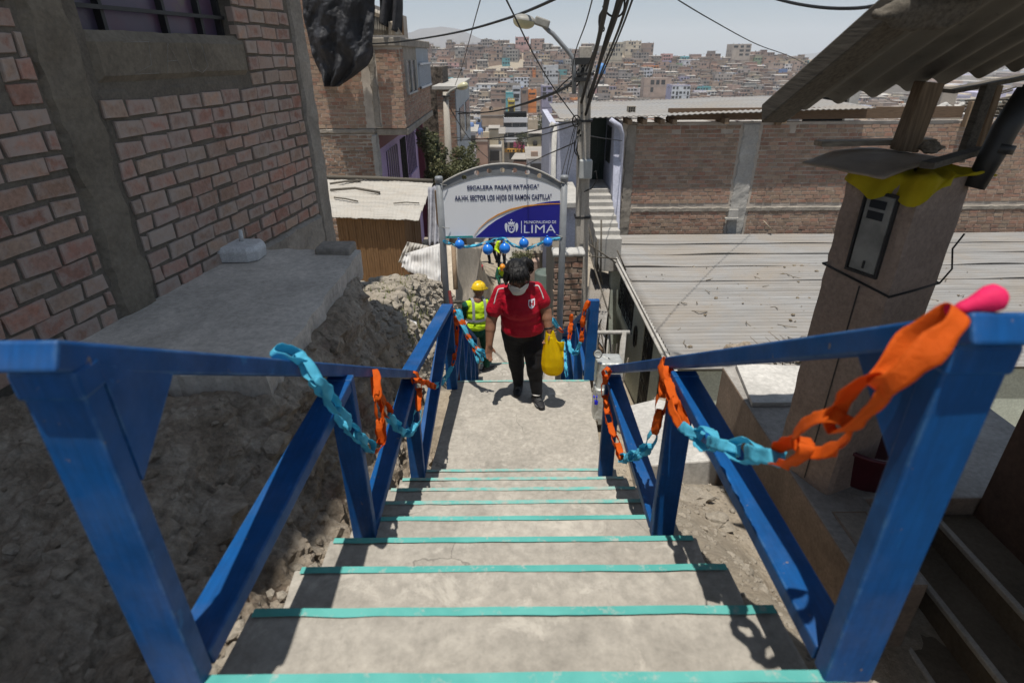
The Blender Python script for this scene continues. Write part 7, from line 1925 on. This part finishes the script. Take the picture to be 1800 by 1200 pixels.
# ------------------------------------------------------------------ valley buildings
def mhouse(name, c, var=0.2):
    n = NT(name); t = n.attr('tint'); base = n.mix(1.0, c, t, 'MULTIPLY')
    f = n.noise(0.35, 6, 0.7); base = n.mix(1.0, base, n.ramp(f, [(0.3, 0.75), (0.7, 1.1)]), 'MULTIPLY'); n.color(base); n.rough(0.9, 0.15); return n.m
M['t_brick'] = mhouse('town_brick', (0.345, 0.245, 0.19)); M['t_grey'] = mhouse('town_grey_render', (0.34, 0.305, 0.27)); M['t_white'] = mhouse('town_white', (0.60, 0.60, 0.62))
M['t_cream'] = mhouse('town_cream', (0.50, 0.42, 0.31)); M['t_teal'] = mhouse('town_teal', (0.16, 0.42, 0.44)); M['t_blue'] = mhouse('town_blue', (0.16, 0.24, 0.45)); M['t_orange'] = mhouse('town_orange', (0.55, 0.21, 0.06))
M['t_pink'] = mhouse('town_pink', (0.48, 0.28, 0.26)); M['t_green'] = mhouse('town_green', (0.25, 0.36, 0.22)); M['t_roof'] = mhouse('town_roof', (0.34, 0.31, 0.275)); M['t_dark'] = mhouse('town_opening', (0.035, 0.033, 0.032))
M['t_pale'] = mhouse('town_pale_roof', (0.47, 0.44, 0.40)); M['t_lav'] = mhouse('town_lavender', (0.36, 0.34, 0.46)); M['t_yellow'] = mhouse('town_yellow', (0.55, 0.42, 0.08))
TOWN_MATS = ['t_brick', 't_grey', 't_white', 't_cream', 't_teal', 't_blue', 't_orange', 't_pink', 't_green', 't_roof', 't_dark', 't_pale', 't_lav', 't_yellow']
TI = {m: i for i, m in enumerate(TOWN_MATS)}
def town_house(mb, c, w, d, fl, fh, rot, wall, seed, side=None, roof=None, far=True, wgap=2.3):
    """storeys with recessed-looking openings, floor slabs, parapet or sheet roof, column stubs, roof clutter"""
    r = random.Random(seed); ca, sa = math.cos(rot), math.sin(rot)
    def P(x, y, z): return V((c[0] + x * ca - y * sa, c[1] + x * sa + y * ca, c[2] + z))
    def bx(x0, x1, y0, y1, z0, z1, m, col): mb.hexa([P(x0, y0, z0), P(x1, y0, z0), P(x1, y1, z0), P(x0, y1, z0), P(x0, y0, z1), P(x1, y0, z1), P(x1, y1, z1), P(x0, y1, z1)], TI[m], col)
    k = r.uniform(0.72, 1.22); g = r.uniform(0.92, 1.06); tint = (k, k * g, k * g * r.uniform(0.95, 1.05)); side = side or wall
    h = fl * fh; hw, hd = w / 2, d / 2
    bx(-hw, hw, -hd, hd, -6, h, side, tint)
    bx(-hw + 0.02, hw - 0.02, -hd - 0.12, -hd, -3, h - 0.05, wall, tint)
    for f in range(fl):
        z = f * fh
        if r.random() < 0.7: bx(-hw - 0.05, hw + 0.05, -hd - 0.22, -hd - 0.12, z + fh - 0.25, z + fh, 't_grey' if wall in ('t_brick', 't_grey') else wall, (0.95, 0.95, 0.95))
        n = max(1, int(w / wgap)); pd = r.random()
        for i in range(n):
            if r.random() < (0.5 if wall == 't_brick' else 0.2): continue
            x = -hw + w * (i + 0.5) / n; ww = w / n * r.uniform(0.25, 0.42); z0 = z + (0.0 if r.random() < 0.15 else 0.9); z1 = z + fh * 0.80
            bx(x - ww, x + ww, -hd - 0.20, -hd - 0.05, z0, z1, 't_dark', (r.uniform(0.6, 2.2),) * 3)
        for i in range(max(1, int(d / 3.2))):
            if r.random() < 0.6: continue
            y = -hd + d * (i + 0.5) / max(1, int(d / 3.2))
            for sx in (-1, 1): bx(sx * hw - 0.06, sx * hw + 0.06, y - 0.5, y + 0.5, z + 0.9, z + 2.1, 't_dark', (1, 1, 1))
    q = r.random() if roof is None else roof
    if q < 0.50:   # parapet and column stubs
        ph = r.uniform(0.3, 1.0)
        for (a, b, c2, d2) in ((-hw, hw, -hd - 0.1, -hd + 0.1), (-hw, hw, hd - 0.15, hd), (-hw, -hw + 0.15, -hd, hd), (hw - 0.15, hw, -hd, hd)): bx(a, b, c2, d2, h, h + ph, side, tint)
        bx(-hw + 0.15, hw - 0.15, -hd + 0.1, hd - 0.15, h, h + 0.08, 't_grey', (0.9, 0.9, 0.9))
        for sx in (-0.95, 0, 0.95):
            if r.random() < 0.7: bx(sx * hw - 0.12, sx * hw + 0.12, -hd * 0.9, -hd * 0.9 + 0.24, h, h + ph + r.uniform(0.4, 1.3), 't_grey', (1, 1, 1))
    elif q < 0.70:  # sheet roof with slope
        t = r.uniform(0.2, 0.9); m = 't_pale' if r.random() < 0.4 else 't_roof'; e = 0.3
        mb.hexa([P(-hw - e, -hd - e, h + 0.02), P(hw + e, -hd - e, h + 0.02), P(hw + e, hd + e, h + t), P(-hw - e, hd + e, h + t), P(-hw - e, -hd - e, h + 0.14), P(hw + e, -hd - e, h + 0.14), P(hw + e, hd + e, h + t + 0.12), P(-hw - e, hd + e, h + t + 0.12)], TI[m], (r.uniform(0.7, 1.15),) * 3)
    else:
        bx(-hw * 0.9, r.uniform(-0.2, 0.7) * hw, -hd * 0.3, hd * 0.9, h, h + r.uniform(1.8, 2.6), r.choice(['t_brick', 't_brick', 't_grey', 't_cream']), tint)
        bx(-hw * 0.95, hw * 0.75, -hd * 0.4, hd * 0.95, h + 2.6, h + 2.7, 't_roof', (1, 1, 1))
    if r.random() < 0.5:
        x, y = r.uniform(-0.6, 0.6) * hw, r.uniform(-0.5, 0.5) * hd
        mb.lathe(P(x, y, h), [(0.42, 0.3), (0.45, 0.4), (0.45, 1.1), (0.25, 1.35)], 8, TI['t_dark'] if r.random() < 0.8 else TI['t_blue'], (1.0, 1.0, 1.0))
    for _ in range(2):
        if r.random() < 0.5: x, y = r.uniform(-0.8, 0.8) * hw, r.uniform(-0.8, 0.8) * hd; bx(x - 0.5, x + 0.5, y - 0.4, y + 0.4, h + 0.1, h + r.uniform(0.5, 1.2), r.choice(['t_brick', 't_roof', 't_cream', 't_white']), (1, 1, 1))
tmats = [M[m] for m in TOWN_MATS]
OCC = []
def occupied(x, y, r_):
    return any(abs(x - a) < r_ + b and abs(y - c) < r_ + d for a, c, b, d in OCC)
def placed(px0, px1, ptop, pbot, Y, floors, wall, label, depth=9, side=None, roof=0.3, rot=0.0, name='town_house', seed=0, group=None, cat='house', wgap=2.3):
    a, b = at(px0, pbot, Y), at(px1, pbot, Y); zt = at((px0 + px1) / 2, ptop, Y).z; zb = at((px0 + px1) / 2, pbot, Y).z
    w = b.x - a.x; cx = (a.x + b.x) / 2; mb = MB()
    town_house(mb, (cx, Y + depth / 2, zb), w, depth, floors, (zt - zb) / floors, rot, wall, seed, side, roof, wgap=wgap)
    o = mb.build(name, tmats, origin=(cx, Y + depth / 2, zb)); OCC.append((cx, Y + depth / 2, w / 2, depth / 2)); return tag(o, label, cat, group)
M['shop_glass'] = m_plain('shop_glass', (0.10, 0.11, 0.12), 0.3, 0.6, 0.6, 0)
# white shop building with banner
sb_ = thing('shop_building', (at(906, 290, 150).x, 154, at(906, 292, 150).z), 'white four storey shop building with window bands and an orange banner in the valley', 'building')
def bpx(mb, x0, x1, y0, y1, Y, d0, d1, mat=0):
    a, b = at(x0, y1, Y), at(x1, y0, Y); mb.box(a.x, b.x, Y - d1, Y - d0, a.z, b.z, mat)
mb = MB(); bpx(mb, 885, 927, 207, 296, 150, -10, 0); mb.build('wall', M['plaster'], sb_)
mb = MB()
for y0, y1 in ((206.5, 215.5), (224, 233), (242, 250)): bpx(mb, 884.4, 927.3, y0, y1, 150, 0, 0.5)
mb.build('balcony_band', m_plain('white_band', (0.62, 0.63, 0.66), 0.6, 0.08, 1, 0), sb_)
for (y0, y1, xs_) in ((216, 223.5, ((886, 899.5), (901, 913.5), (914, 925))), (233.5, 241.5, ((886, 891), (893, 904), (907, 926))), (250.5, 260, ((886, 892), (896, 902), (917, 921))), (268, 280, ((895.5, 905.5), (908.5, 918.5)))):
    for x0, x1 in xs_:
        mb = MB(); bpx(mb, x0, x1, y0, y1, 150, 0.0, 0.08); mb.build('window', M['shop_glass'], sb_)
mb = MB(); bpx(mb, 886, 926, 199, 207, 150, -5, -0.3); mb.build('roof_brick_wall', M['t_brick'], sb_)
mb = MB(); bpx(mb, 886.8, 924.3, 261, 267, 150, 0.1, 0.8); mb.build('banner', m_plain('orange_banner', (0.62, 0.33, 0.06), 0.6, 0.15, 1, 0), sb_)
mb = MB()
for x0, x1 in ((892, 895), (896.5, 898), (901, 904.5), (908, 910), (911, 913), (914, 916), (917, 918.5)): bpx(mb, x0, x1, 262.5, 265.8, 150, 0.8, 0.86)
mb.build('banner_lettering', M['black'], sb_)
mb = MB(); bpx(mb, 903, 918, 249, 258, 150, 0.5, 0.62); bpx(mb, 910, 922, 255, 260.5, 150, 0.63, 0.75); mb.build('pink_poster', m_plain('pink_poster', (0.60, 0.06, 0.22), 0.6, 0.3, 0.5, 0), sb_)
mb = MB(); bpx(mb, 878, 886.5, 247, 258, 150, 0.2, 0.5); mb.build('yellow_sign', m_plain('yellow_sign', (0.55, 0.45, 0.05), 0.6, 0.3, 0.4, 0), sb_)
OCC.append((at(906, 290, 150).x, 155, 4.5, 6))
placed(846, 885, 202, 240, 140, 2, 't_brick', 'tan brick house beside the white shop building in the valley', 8, roof=0.2, seed=2, wgap=5)
placed(838, 846.5, 223, 252, 132, 1, 't_blue', 'deep blue painted wall house left of the tan brick house', 5, roof=0.2, seed=3, wgap=9)
placed(824, 838, 232, 262, 120, 1, 't_white', 'small white house with a dark roof gap near the older pole', 6, roof=0.5, seed=4)
placed(855, 886, 236, 264, 118, 1, 't_cream', 'low house with a pale sheet roof in front of the tan brick house', 8, roof=0.6, seed=5, wgap=6)
placed(858, 882, 258, 292, 100, 1, 't_grey', 'grey house with a dark garage below the pale sheet roof', 7, roof=0.7, seed=6, wgap=3)
placed(838, 858, 246, 290, 96, 1, 't_brick', 'dark maroon walled house between the pole wires in the valley', 7, roof=0.2, seed=7, wgap=9)
placed(928, 966, 262, 292, 120, 1, 't_cream', 'cream house with red roof tiles right of the white shop building', 9, roof=0.7, seed=8)
placed(928, 968, 280, 315, 84, 1, 't_white', 'white flat roofed house just above the right arch of the sign', 8, roof=0.6, seed=9, wgap=4)
placed(928, 945, 214, 256, 165, 2, 't_cream', 'pale beige blank house wall beside the valley tree', 8, roof=0.2, seed=10, wgap=12)
placed(863, 889, 158, 181, 320, 3, 't_brick', 'brown brick block of flats with three window rows at the hill foot', 14, roof=0.2, seed=11)
placed(889, 902, 163, 181, 318, 2, 't_teal', 'turquoise and white house at the foot of the far hill', 12, roof=0.2, seed=12)
placed(901, 915, 155, 181, 322, 3, 't_white', 'white block of flats beside the turquoise house', 12, roof=0.2, seed=13)
placed(915, 928, 158, 177, 325, 2, 't_brick', 'brick block of flats right of the white block at the hill foot', 12, roof=0.3, seed=14)
placed(928, 943, 162, 177, 326, 2, 't_orange', 'house with a bright orange storey at the hill foot', 12, roof=0.3, seed=15)
placed(952, 971, 152, 178, 330, 3, 't_lav', 'grey blue block of flats left of the utility pole at the hill foot', 12, roof=0.3, seed=16)
placed(893, 905, 178, 196, 250, 2, 't_yellow', 'yellow and green fronted house above the white shop building', 10, roof=0.4, seed=17)
placed(955, 981, 117, 137, 545, 3, 't_white', 'white three storey house with many windows on the hillside left of the pole', 12, roof=0.2, seed=18)
placed(1178, 1210, 151, 184, 440, 4, 't_white', 'white building with blue trim standing out at the right foot of the hill', 16, side='t_lav', roof=0.3, seed=19)
placed(1099, 1126, 73, 92, 628, 3, 't_cream', 'tall sand coloured block on the hill crest right of the cables', 14, roof=0.2, seed=20)
placed(1125, 1148, 77, 93, 630, 2, 't_brick', 'brick block beside the sand coloured block on the hill crest', 14, roof=0.2, seed=21)
placed(1286, 1318, 79, 100, 630, 3, 't_grey', 'square grey brick block highest on the right part of the hill crest', 18, roof=0.2, seed=22, wgap=6)
placed(1131, 1178, 138, 164, 512, 2, 't_brick', 'long brick wall of houses with slit windows in the middle of the hillside', 14, roof=0.3, seed=23, wgap=4)
placed(906, 930, 66, 80, 625, 2, 't_pink', 'pinkish house at the top of the hill behind the street lamp', 12, roof=0.3, seed=24)
placed(1064, 1094, 76, 100, 600, 3, 't_cream', 'yellowish house on the crest just behind the cable bundle', 12, roof=0.3, seed=25)
wt = thing('water_tank', (at(1056, 128, 550).x, 550, at(1056, 128, 550).z), 'light blue round water tank on the hillside right of the pole', 'tank')
c = at(1056, 128, 550); mb = MB(); mb.lathe((c.x, 550, c.z - 1), [(4.0, 0), (4.2, 1), (4.2, 5.8), (3.5, 7.5), (1.4, 8.5), (0.1, 8.6)], 20); mb.build('shell', m_plain('tank_blue', (0.06, 0.22, 0.52), 0.5, 0.1), wt)
for (px, pt, pb, Y, w_, seed, lab) in ((952, 203, 262, 170, 3.0, 61, 'rounded grey green tree standing right of the white shop building'), (918, 232, 290, 128, 1.6, 62, 'small dusty tree beside the banner of the shop building'), (1108, 175, 186, 300, 2.5, 63, 'dark tree at the hill foot above the warehouse roof')):
    c = at(px, (pt + pb) / 2, Y); zt = at(px, pt, Y).z; r_ = w_
    tree('valley_tree', lab, (c.x, Y, far_z(c.x, Y) - 1), [(V((c.x, Y, zt - r_ * 0.8)), (r_, r_, r_ * 0.85)), (V((c.x - r_ * 0.5, Y, zt - r_ * 1.5)), (r_ * 0.7, r_ * 0.7, r_ * 0.7)), (V((c.x + r_ * 0.45, Y - 0.5, zt - r_ * 1.6)), (r_ * 0.75, r_ * 0.7, r_ * 0.8))], 2600, 0.16 * r_ / 2, seed, mats=('leaf', 'leaf', 'leaf_pale'), group=None)

# everything else: houses over the valley and up the hillside
rt = random.Random(42); cand = []
def visible_px(p):
    d = p - CAM; z = d.dot(FWD); return (900 + 1000 * d.dot(RIGHT) / z, 600 - 1000 * d.dot(UP) / z, z) if z > 1 else (0, 0, -1)
Y = 62.0
while Y < 655:
    stepy = 11.5 if Y < HB else 8.6
    az = -0.34 if Y > 100 else -0.12
    while az < 0.78:
        wdt = rt.uniform(7, 12) if rt.random() < 0.75 else rt.uniform(11, 19)
        x = az * Y + wdt / 2; az += (wdt + rt.uniform(-0.2, 1.6)) / Y
        y = Y + rt.uniform(-3.5, 3.5)
        if y < 400 and rt.random() < 0.12: continue
        if occupied(x, y, 4): continue
        if y > HB and MN.noise((x * 0.018, y * 0.03, 7)) > 0.56: continue   # bare slopes and gullies
        if abs(x / y - 0.025 - 0.03 * math.sin(y * 0.01)) < 0.0025 and y > 330: continue
        z = far_z(x, y); p = visible_px(V((x, y, z + 4)))
        if p[2] < 0 or p[0] < 560 or p[0] > 1850 or p[1] < 30 or p[1] > 420: continue
        fl = rt.choice([1, 2, 2, 2, 3]) if y > HB else rt.choice([1, 1, 2, 2, 2, 3, 3])
        if y > 600: fl = rt.choice([1, 1, 2, 2, 3])
        if y < 110: fl = 1
        q = rt.random(); pal = 'brick'
        if y > HB - 20: wall = 't_brick' if q < 0.66 else 't_grey' if q < 0.82 else 't_cream' if q < 0.89 else 't_white' if q < 0.94 else rt.choice(['t_teal', 't_pink', 't_green', 't_blue', 't_lav', 't_orange'])
        else: wall = 't_brick' if q < 0.42 else 't_grey' if q < 0.58 else 't_cream' if q < 0.72 else 't_white' if q < 0.88 else rt.choice(['t_teal', 't_pink', 't_green', 't_blue', 't_lav', 't_orange'])
        seen = (745 < p[0] < 1440 and p[1] < 215) or (820 < p[0] < 970 and p[1] < 300)
        cand.append((seen, wdt * fl / p[2], x, y, z, wdt, fl, wall, rt.uniform(-0.22, 0.22), rt.randrange(10 ** 6)))
    Y += stepy
cand.sort(key=lambda c: (c[0], c[1]), reverse=True)
WORD = {'t_brick': 'bare brick', 't_grey': 'grey rendered', 't_cream': 'cream', 't_white': 'white', 't_teal': 'turquoise', 't_pink': 'pink', 't_green': 'pale green', 't_blue': 'blue', 't_lav': 'lavender', 't_orange': 'orange'}
CNT = ['', 'one storey', 'two storey', 'three storey']
rest = MB(); made = 0
for (seen, area, x, y, z, wdt, fl, wall, rot, sd_) in cand:
    if seen and made < 262:
        mb = MB(); town_house(mb, (x, y, z - 0.3), wdt, rt.uniform(8, 11), fl, 2.8, rot, wall, sd_, side='t_brick' if wall not in ('t_grey',) and sd_ % 3 else None)
        o = mb.build('town_house', tmats, origin=(x, y, z)); made += 1
        where = 'on the far hillside' if y > HB - 20 else 'in the valley below the hill'
        tag(o, '%s %s house among the crowded houses %s' % (WORD[wall], CNT[fl], where), 'house', '%s %s houses %s' % (WORD[wall], CNT[fl], where))
    else:
        town_house(rest, (x, y, z - 0.3), wdt, 9, fl, 2.8, rot, wall, sd_)
tag(rest.build('distant_houses', tmats, origin=(0, 500, -40)), 'remaining small houses crowding the far hillside and valley', 'houses', kind='stuff')
# flat city far beyond on the right
mb = MB(); rc = random.Random(12)
for i in range(900):
    y = rc.uniform(760, 2600); x = y * rc.uniform(0.42, 0.95); s_ = rc.uniform(7, 20)
    k = rc.uniform(0.6, 1.3); m = rc.choice(['t_brick', 't_grey', 't_white', 't_cream', 't_lav', 't_roof'])
    mb.box(x - s_, x + s_, y - s_, y + s_, -50, far_z(x, y) + rc.uniform(3, 13), TI[m], (k, k, k))
tag(mb.build('distant_city', tmats, origin=(900, 1500, -46)), 'flat hazy city spreading far away beyond the hill', 'city', kind='stuff')
# clutter at the warehouse roof edge, right
jr = random.Random(4); mb = MB()
for i in range(70):
    c = at(jr.uniform(1690, 1800), jr.uniform(176, 198), 16.9 + jr.uniform(0, 2)); a = jr.uniform(-0.3, 0.3); L = jr.uniform(0.4, 1.4)
    mb.tube([c, c + V((L * math.cos(a), jr.uniform(-0.2, 0.2), L * math.sin(a)))], jr.uniform(0.02, 0.045), 5)
tag(mb.build('scrap_wood', M['old_beam']), 'pile of grey scrap wood on the warehouse wall at the far right', 'wood pile')
mb = MB()
for i in range(7): c = at(1655 + i * 5.5, 189 - 4 * math.sin(i * 1.3), 17.4); mb.ell(c, (0.10, 0.1, 0.07), nu=10, nv=6)
organic('white_sack', mb, M['plaster'], None, 0.03, 2, lambda c, n_: n_ * 0.05 * fbm(c * 5, 3)); tag(bpy.data.objects['white_sack'], 'crumpled white sacks on the warehouse roof behind the wooden post', 'sack')
rb_ = thing('roof_brick_house', (at(1485, 165, 24).x + 1, 25, -4), 'small brick attic with a white wall rising behind the warehouse roof', 'house')
mb = MB(); a = at(1458, 186, 24); b = at(1492, 163, 24); mb.box(a.x, b.x, 24, 26, -4.5, b.z); mb.build('brick_wall', M['t_brick'], rb_)
mb = MB(); a = at(1492, 186, 24); b = at(1516, 160, 24); mb.box(a.x + 0.02, b.x, 24.1, 26, -4.5, b.z); mb.build('white_wall', M['plaster'], rb_)
ty = thing('yellow_attic', (at(1575, 190, 24).x, 25, -4), 'concrete roof room seen right of the wooden post', 'house')
mb = MB(); a = at(1650, 190, 24); b = at(1690, 150, 24); mb.box(a.x, b.x, 24, 26, -4.5, b.z); bevel(mb.build('wall', M['mortar_pale'], ty), 0.05)
ty['label'] = 'plain concrete roof room between the shelter post and the leaning strut'; ty.name = 'roof_room'

# ------------------------------------------------------------------ cables
def run_on(P):
    """lines that leave the picture over its top edge swing away, unseen, to end points beside the houses"""
    far = lambda p: V((6.5, 4.2, 8.5)) if p.x > 0 else V((-6.0, 3.0, 9.0))  # made-up end points, placed so the cable shadows miss the stairs
    P = list(P)
    if visible_px(P[0])[1] < 2: P = [far(P[0])] + P
    if visible_px(P[-1])[1] < 2: P = P + [far(P[-1])]
    return P
def cable(name, label, pts, r_, n=24, cat='cable', group=None, sub=None):
    P, _ = path_pts(pts, n); mb = MB(); mb.tube(run_on(P), r_, 6); o = mb.build(name, M['black']); return tag(o, label, cat, group)
pc = lambda px, py, Y=10.4: atY(px, py, Y)
def bundle(name, label, lines, cat='cable'):
    root = thing(name, lines[0][0][-1], label, cat)
    for pts, r_ in lines:
        P, _ = path_pts(pts, 26); mb = MB(); mb.tube(run_on(P), r_, 6); mb.build('cable_strand', M['black'], root)
    return root
bundle('cable_bundle', 'thick twisted bundle of black cables rising from the pole top past the upper edge', [
    ([pc(1072, -30, 5.2), pc(1060, 35, 6.4), pc(1047, 90, 8.0), pc(1033, 140, 9.6), pc(1022, 180)], 0.026),
    ([pc(1096, -30, 5.2), pc(1082, 20, 6.2), pc(1064, 75, 7.6), pc(1046, 140, 9.2), pc(1030, 200), pc(1016, 235)], 0.024),
    ([pc(1103, -30, 5.2), pc(1080, 40, 6.5), pc(1055, 110, 8.5), pc(1034, 170), pc(1016, 215)], 0.018),
    ([pc(1112, -30, 5.2), pc(1090, 45, 6.5), pc(1060, 120, 8.5), pc(1036, 185), pc(1020, 240)], 0.014),
    ([pc(1122, -30, 5.2), pc(1095, 45, 6.5), pc(1066, 115, 8.5), pc(1040, 170), pc(1022, 200)], 0.010),
    ([pc(1064, -30, 5.4), pc(1064, 10, 6), pc(1054, 30, 6.6), pc(1054, 50, 7), pc(1048, 80, 8), pc(1030, 125)], 0.014),
    ([pc(1060, 12, 6.2), pc(1070, 26, 6.4), pc(1085, 30, 6.4), pc(1096, 20, 6.2), pc(1098, 0, 6)], 0.010),
    ([pc(1052, 50, 7), pc(1060, 46, 7), pc(1062, 54, 7), pc(1055, 57, 7), pc(1050, 70, 7.4)], 0.009)])
bundle('cable_bundle', 'sagging black cable bundle running from the pole to the lower left across the town', [
    ([pc(1020, 135), pc(1008, 145, 11), pc(985, 158, 12), pc(950, 172, 14), pc(905, 187, 18), pc(860, 197, 24), pc(805, 200, 26)], 0.026),
    ([pc(1022, 128), pc(1000, 150, 11), pc(960, 170, 13.5), pc(900, 189, 18.5), pc(840, 199, 24), pc(800, 196, 26)], 0.022),
    ([pc(1025, 120), pc(1012, 140, 10.6), pc(994, 153, 11.5)], 0.02), ([pc(1024, 115), pc(1010, 130, 10.6), pc(990, 147, 11.5), pc(975, 163, 12.5)], 0.012), ([pc(1030, 110), pc(1015, 150, 10.4), pc(1000, 152, 10.6)], 0.012), ([pc(1026, 142), pc(1005, 147, 10.8), pc(997, 156, 11)], 0.012)])
cable('cable', 'black cable crossing the whole sky from the left house towards the upper right', [atY(990, -8, 9), atY(900, 30, 11), atY(800, 58, 14), atY(700, 74, 17), atY(640, 78, 18.6)], 0.022)
cable('cable', 'thin black cable running down through the lamp head to the pole from upper left', [atY(880, -20, 6), atY(905, 30, 7), atY(935, 90, 8.5), atY(970, 150, 9.8), atY(1015, 212, 10.3)], 0.009)
cable('cable', 'thin black cable dropping from the top edge to the hillside left of the lamp', [atY(850, -20, 12), atY(832, 45, 16), atY(820, 90, 20), atY(812, 118, 24), atY(800, 150, 26)], 0.012)
cable('cable', 'thin black cable from the top edge down to the pole left of the thick bundle', [atY(1046, -20, 6.5), atY(1030, 40, 8), atY(1012, 90, 9.5), atY(1005, 130, 10.3)], 0.008)
cable('cable', 'black cable descending across the sky to the right over the hill crest', [atY(1175, -10, 8), atY(1250, 35, 10), atY(1330, 78, 13), atY(1390, 100, 16), atY(1432, 122, 20)], 0.009)
cable('cable', 'black cable sagging below the top edge next to the shelter roof', [atY(1355, -4, 4), atY(1400, 7, 3.6), atY(1450, 14, 3.2), atY(1500, 15, 2.9), atY(1540, 10, 2.6), atY(1585, -4, 2.3)], 0.008)
cable('cable', 'cable from the pole down left behind the sign to the lavender house', [pc(1016, 212), pc(985, 219, 13), pc(930, 232, 17), pc(870, 243, 22), pc(800, 247, 26)], 0.018)
cable('cable', 'lower cable strung from the pole to the older lamp pole', [pc(1016, 218), pc(985, 228, 13), pc(940, 240, 17), pc(890, 246, 22), pc(795, 242, 26)], 0.014)
cable('cable', 'thin cable stretched from the older pole down to the roofs behind the sign', [atY(785, 180, 26), atY(815, 230, 28), atY(840, 262, 32), atY(858, 278, 36)], 0.02)
cable('cable', 'pale wire from the pole to the warehouse corner', [pc(1030, 238), pc(1060, 243, 13), pc(1095, 248, 16.8)], 0.010)
bundle('service_wires', 'fan of thin service wires dropping from the pole clamp to the sign side', [
    ([pc(1012, 215), pc(1000, 260, 10.2), pc(988, 305, 9.9), pc(985, 330, 9.8)], 0.008), ([pc(1014, 215), pc(1004, 260, 10.2), pc(994, 315, 10), pc(990, 350, 9.8)], 0.007), ([pc(1016, 215), pc(1010, 260, 10.3), pc(998, 310, 10), pc(992, 340, 9.8)], 0.007), ([pc(1012, 250), pc(985, 262, 11), pc(955, 275, 14), pc(925, 290, 20)], 0.012)], 'wires')
bundle('wire_coil', 'coil of black wire hanging at the pole clamp', [
    ([pc(1013 + 7 * math.cos(a), 213 + 10 * math.sin(a), 10.25) for a in [0.7 * k for k in range(10)]], 0.012), ([pc(1016, 240, 10.3), pc(1010, 250, 10.2), pc(1011, 268, 10.2), pc(1018, 275, 10.3)], 0.012)], 'wires')
# ------------------------------------------------------------------ light, air, camera
SUN_DIR = V((-0.075, -0.205, 1.0)).normalized()      # towards the sun
elev = math.asin(SUN_DIR.z); azim = math.atan2(SUN_DIR.x, SUN_DIR.y)
w = bpy.data.worlds.new('World'); bpy.context.scene.world = w; w.use_nodes = True
nt = w.node_tree; bg = nt.nodes['Background']
sky = nt.nodes.new('ShaderNodeTexSky'); sky.sky_type = 'NISHITA'; sky.sun_disc = False
sky.sun_elevation = elev; sky.sun_rotation = azim; sky.altitude = 300; sky.air_density = 1.0; sky.dust_density = 0.8; sky.ozone_density = 2.5
hs = nt.nodes.new('ShaderNodeHueSaturation'); hs.inputs['Saturation'].default_value = 1.0; nt.links.new(sky.outputs[0], hs.inputs['Color']); mxs = nt.nodes.new('ShaderNodeMix'); mxs.data_type = 'RGBA'; mxs.inputs[0].default_value = 0.62; mxs.inputs[7].default_value = (3.4, 4.1, 5.05, 1)   # high haze: an even pale blue veil over the clear sky
nt.links.new(hs.outputs[0], mxs.inputs[6]); nt.links.new(mxs.outputs[2], bg.inputs[0]); bg.inputs[1].default_value = 0.093
sl = bpy.data.lights.new('sun', 'SUN'); sl.energy = 4.9; sl.angle = R(0.6); sl.color = (1.0, 0.955, 0.88)
so = bpy.data.objects.new('sun', sl); COL.objects.link(so)
so.rotation_euler = (-SUN_DIR).to_track_quat('-Z', 'Y').to_euler(); so.location = (0, 0, 60)

HAZE = True
if HAZE:
    mb = MB(); mb.box(-3400, 4300, -60, 6500, -70, 210)
    hm = bpy.data.materials.new('haze'); hm.use_nodes = True; t = hm.node_tree
    t.nodes.remove(t.nodes['Principled BSDF'])
    pv = t.nodes.new('ShaderNodeVolumePrincipled'); pv.inputs['Color'].default_value = (0.80, 0.86, 0.93, 1); pv.inputs['Density'].default_value = 0.0002; pv.inputs['Anisotropy'].default_value = 0.1
    t.links.new(pv.outputs[0], t.nodes['Material Output'].inputs['Volume'])
    tag(mb.build('haze', hm), kind='stuff')

cd = bpy.data.cameras.new('camera'); cam = bpy.data.objects.new('camera', cd); COL.objects.link(cam)
cd.sensor_width = 36; cd.lens = 20.0; cd.clip_end = 20000; cd.clip_start = 0.05
cam.matrix_world = Matrix(((RIGHT.x, UP.x, -FWD.x, CAM.x), (RIGHT.y, UP.y, -FWD.y, CAM.y), (RIGHT.z, UP.z, -FWD.z, CAM.z), (0, 0, 0, 1)))
cd.dof.use_dof = True; cd.dof.focus_distance = 5.2; cd.dof.aperture_fstop = 2.8
sc = bpy.context.scene; sc.camera = cam
sc.view_settings.view_transform = 'Standard'; sc.view_settings.look = 'None'; sc.view_settings.exposure = 0.1; sc.view_settings.gamma = 1.0
sc.render.engine = 'CYCLES'
sc.cycles.max_bounces = 6; sc.cycles.volume_bounces = 1; sc.cycles.use_denoising = True
bpy.data.scenes.remove(TMP)
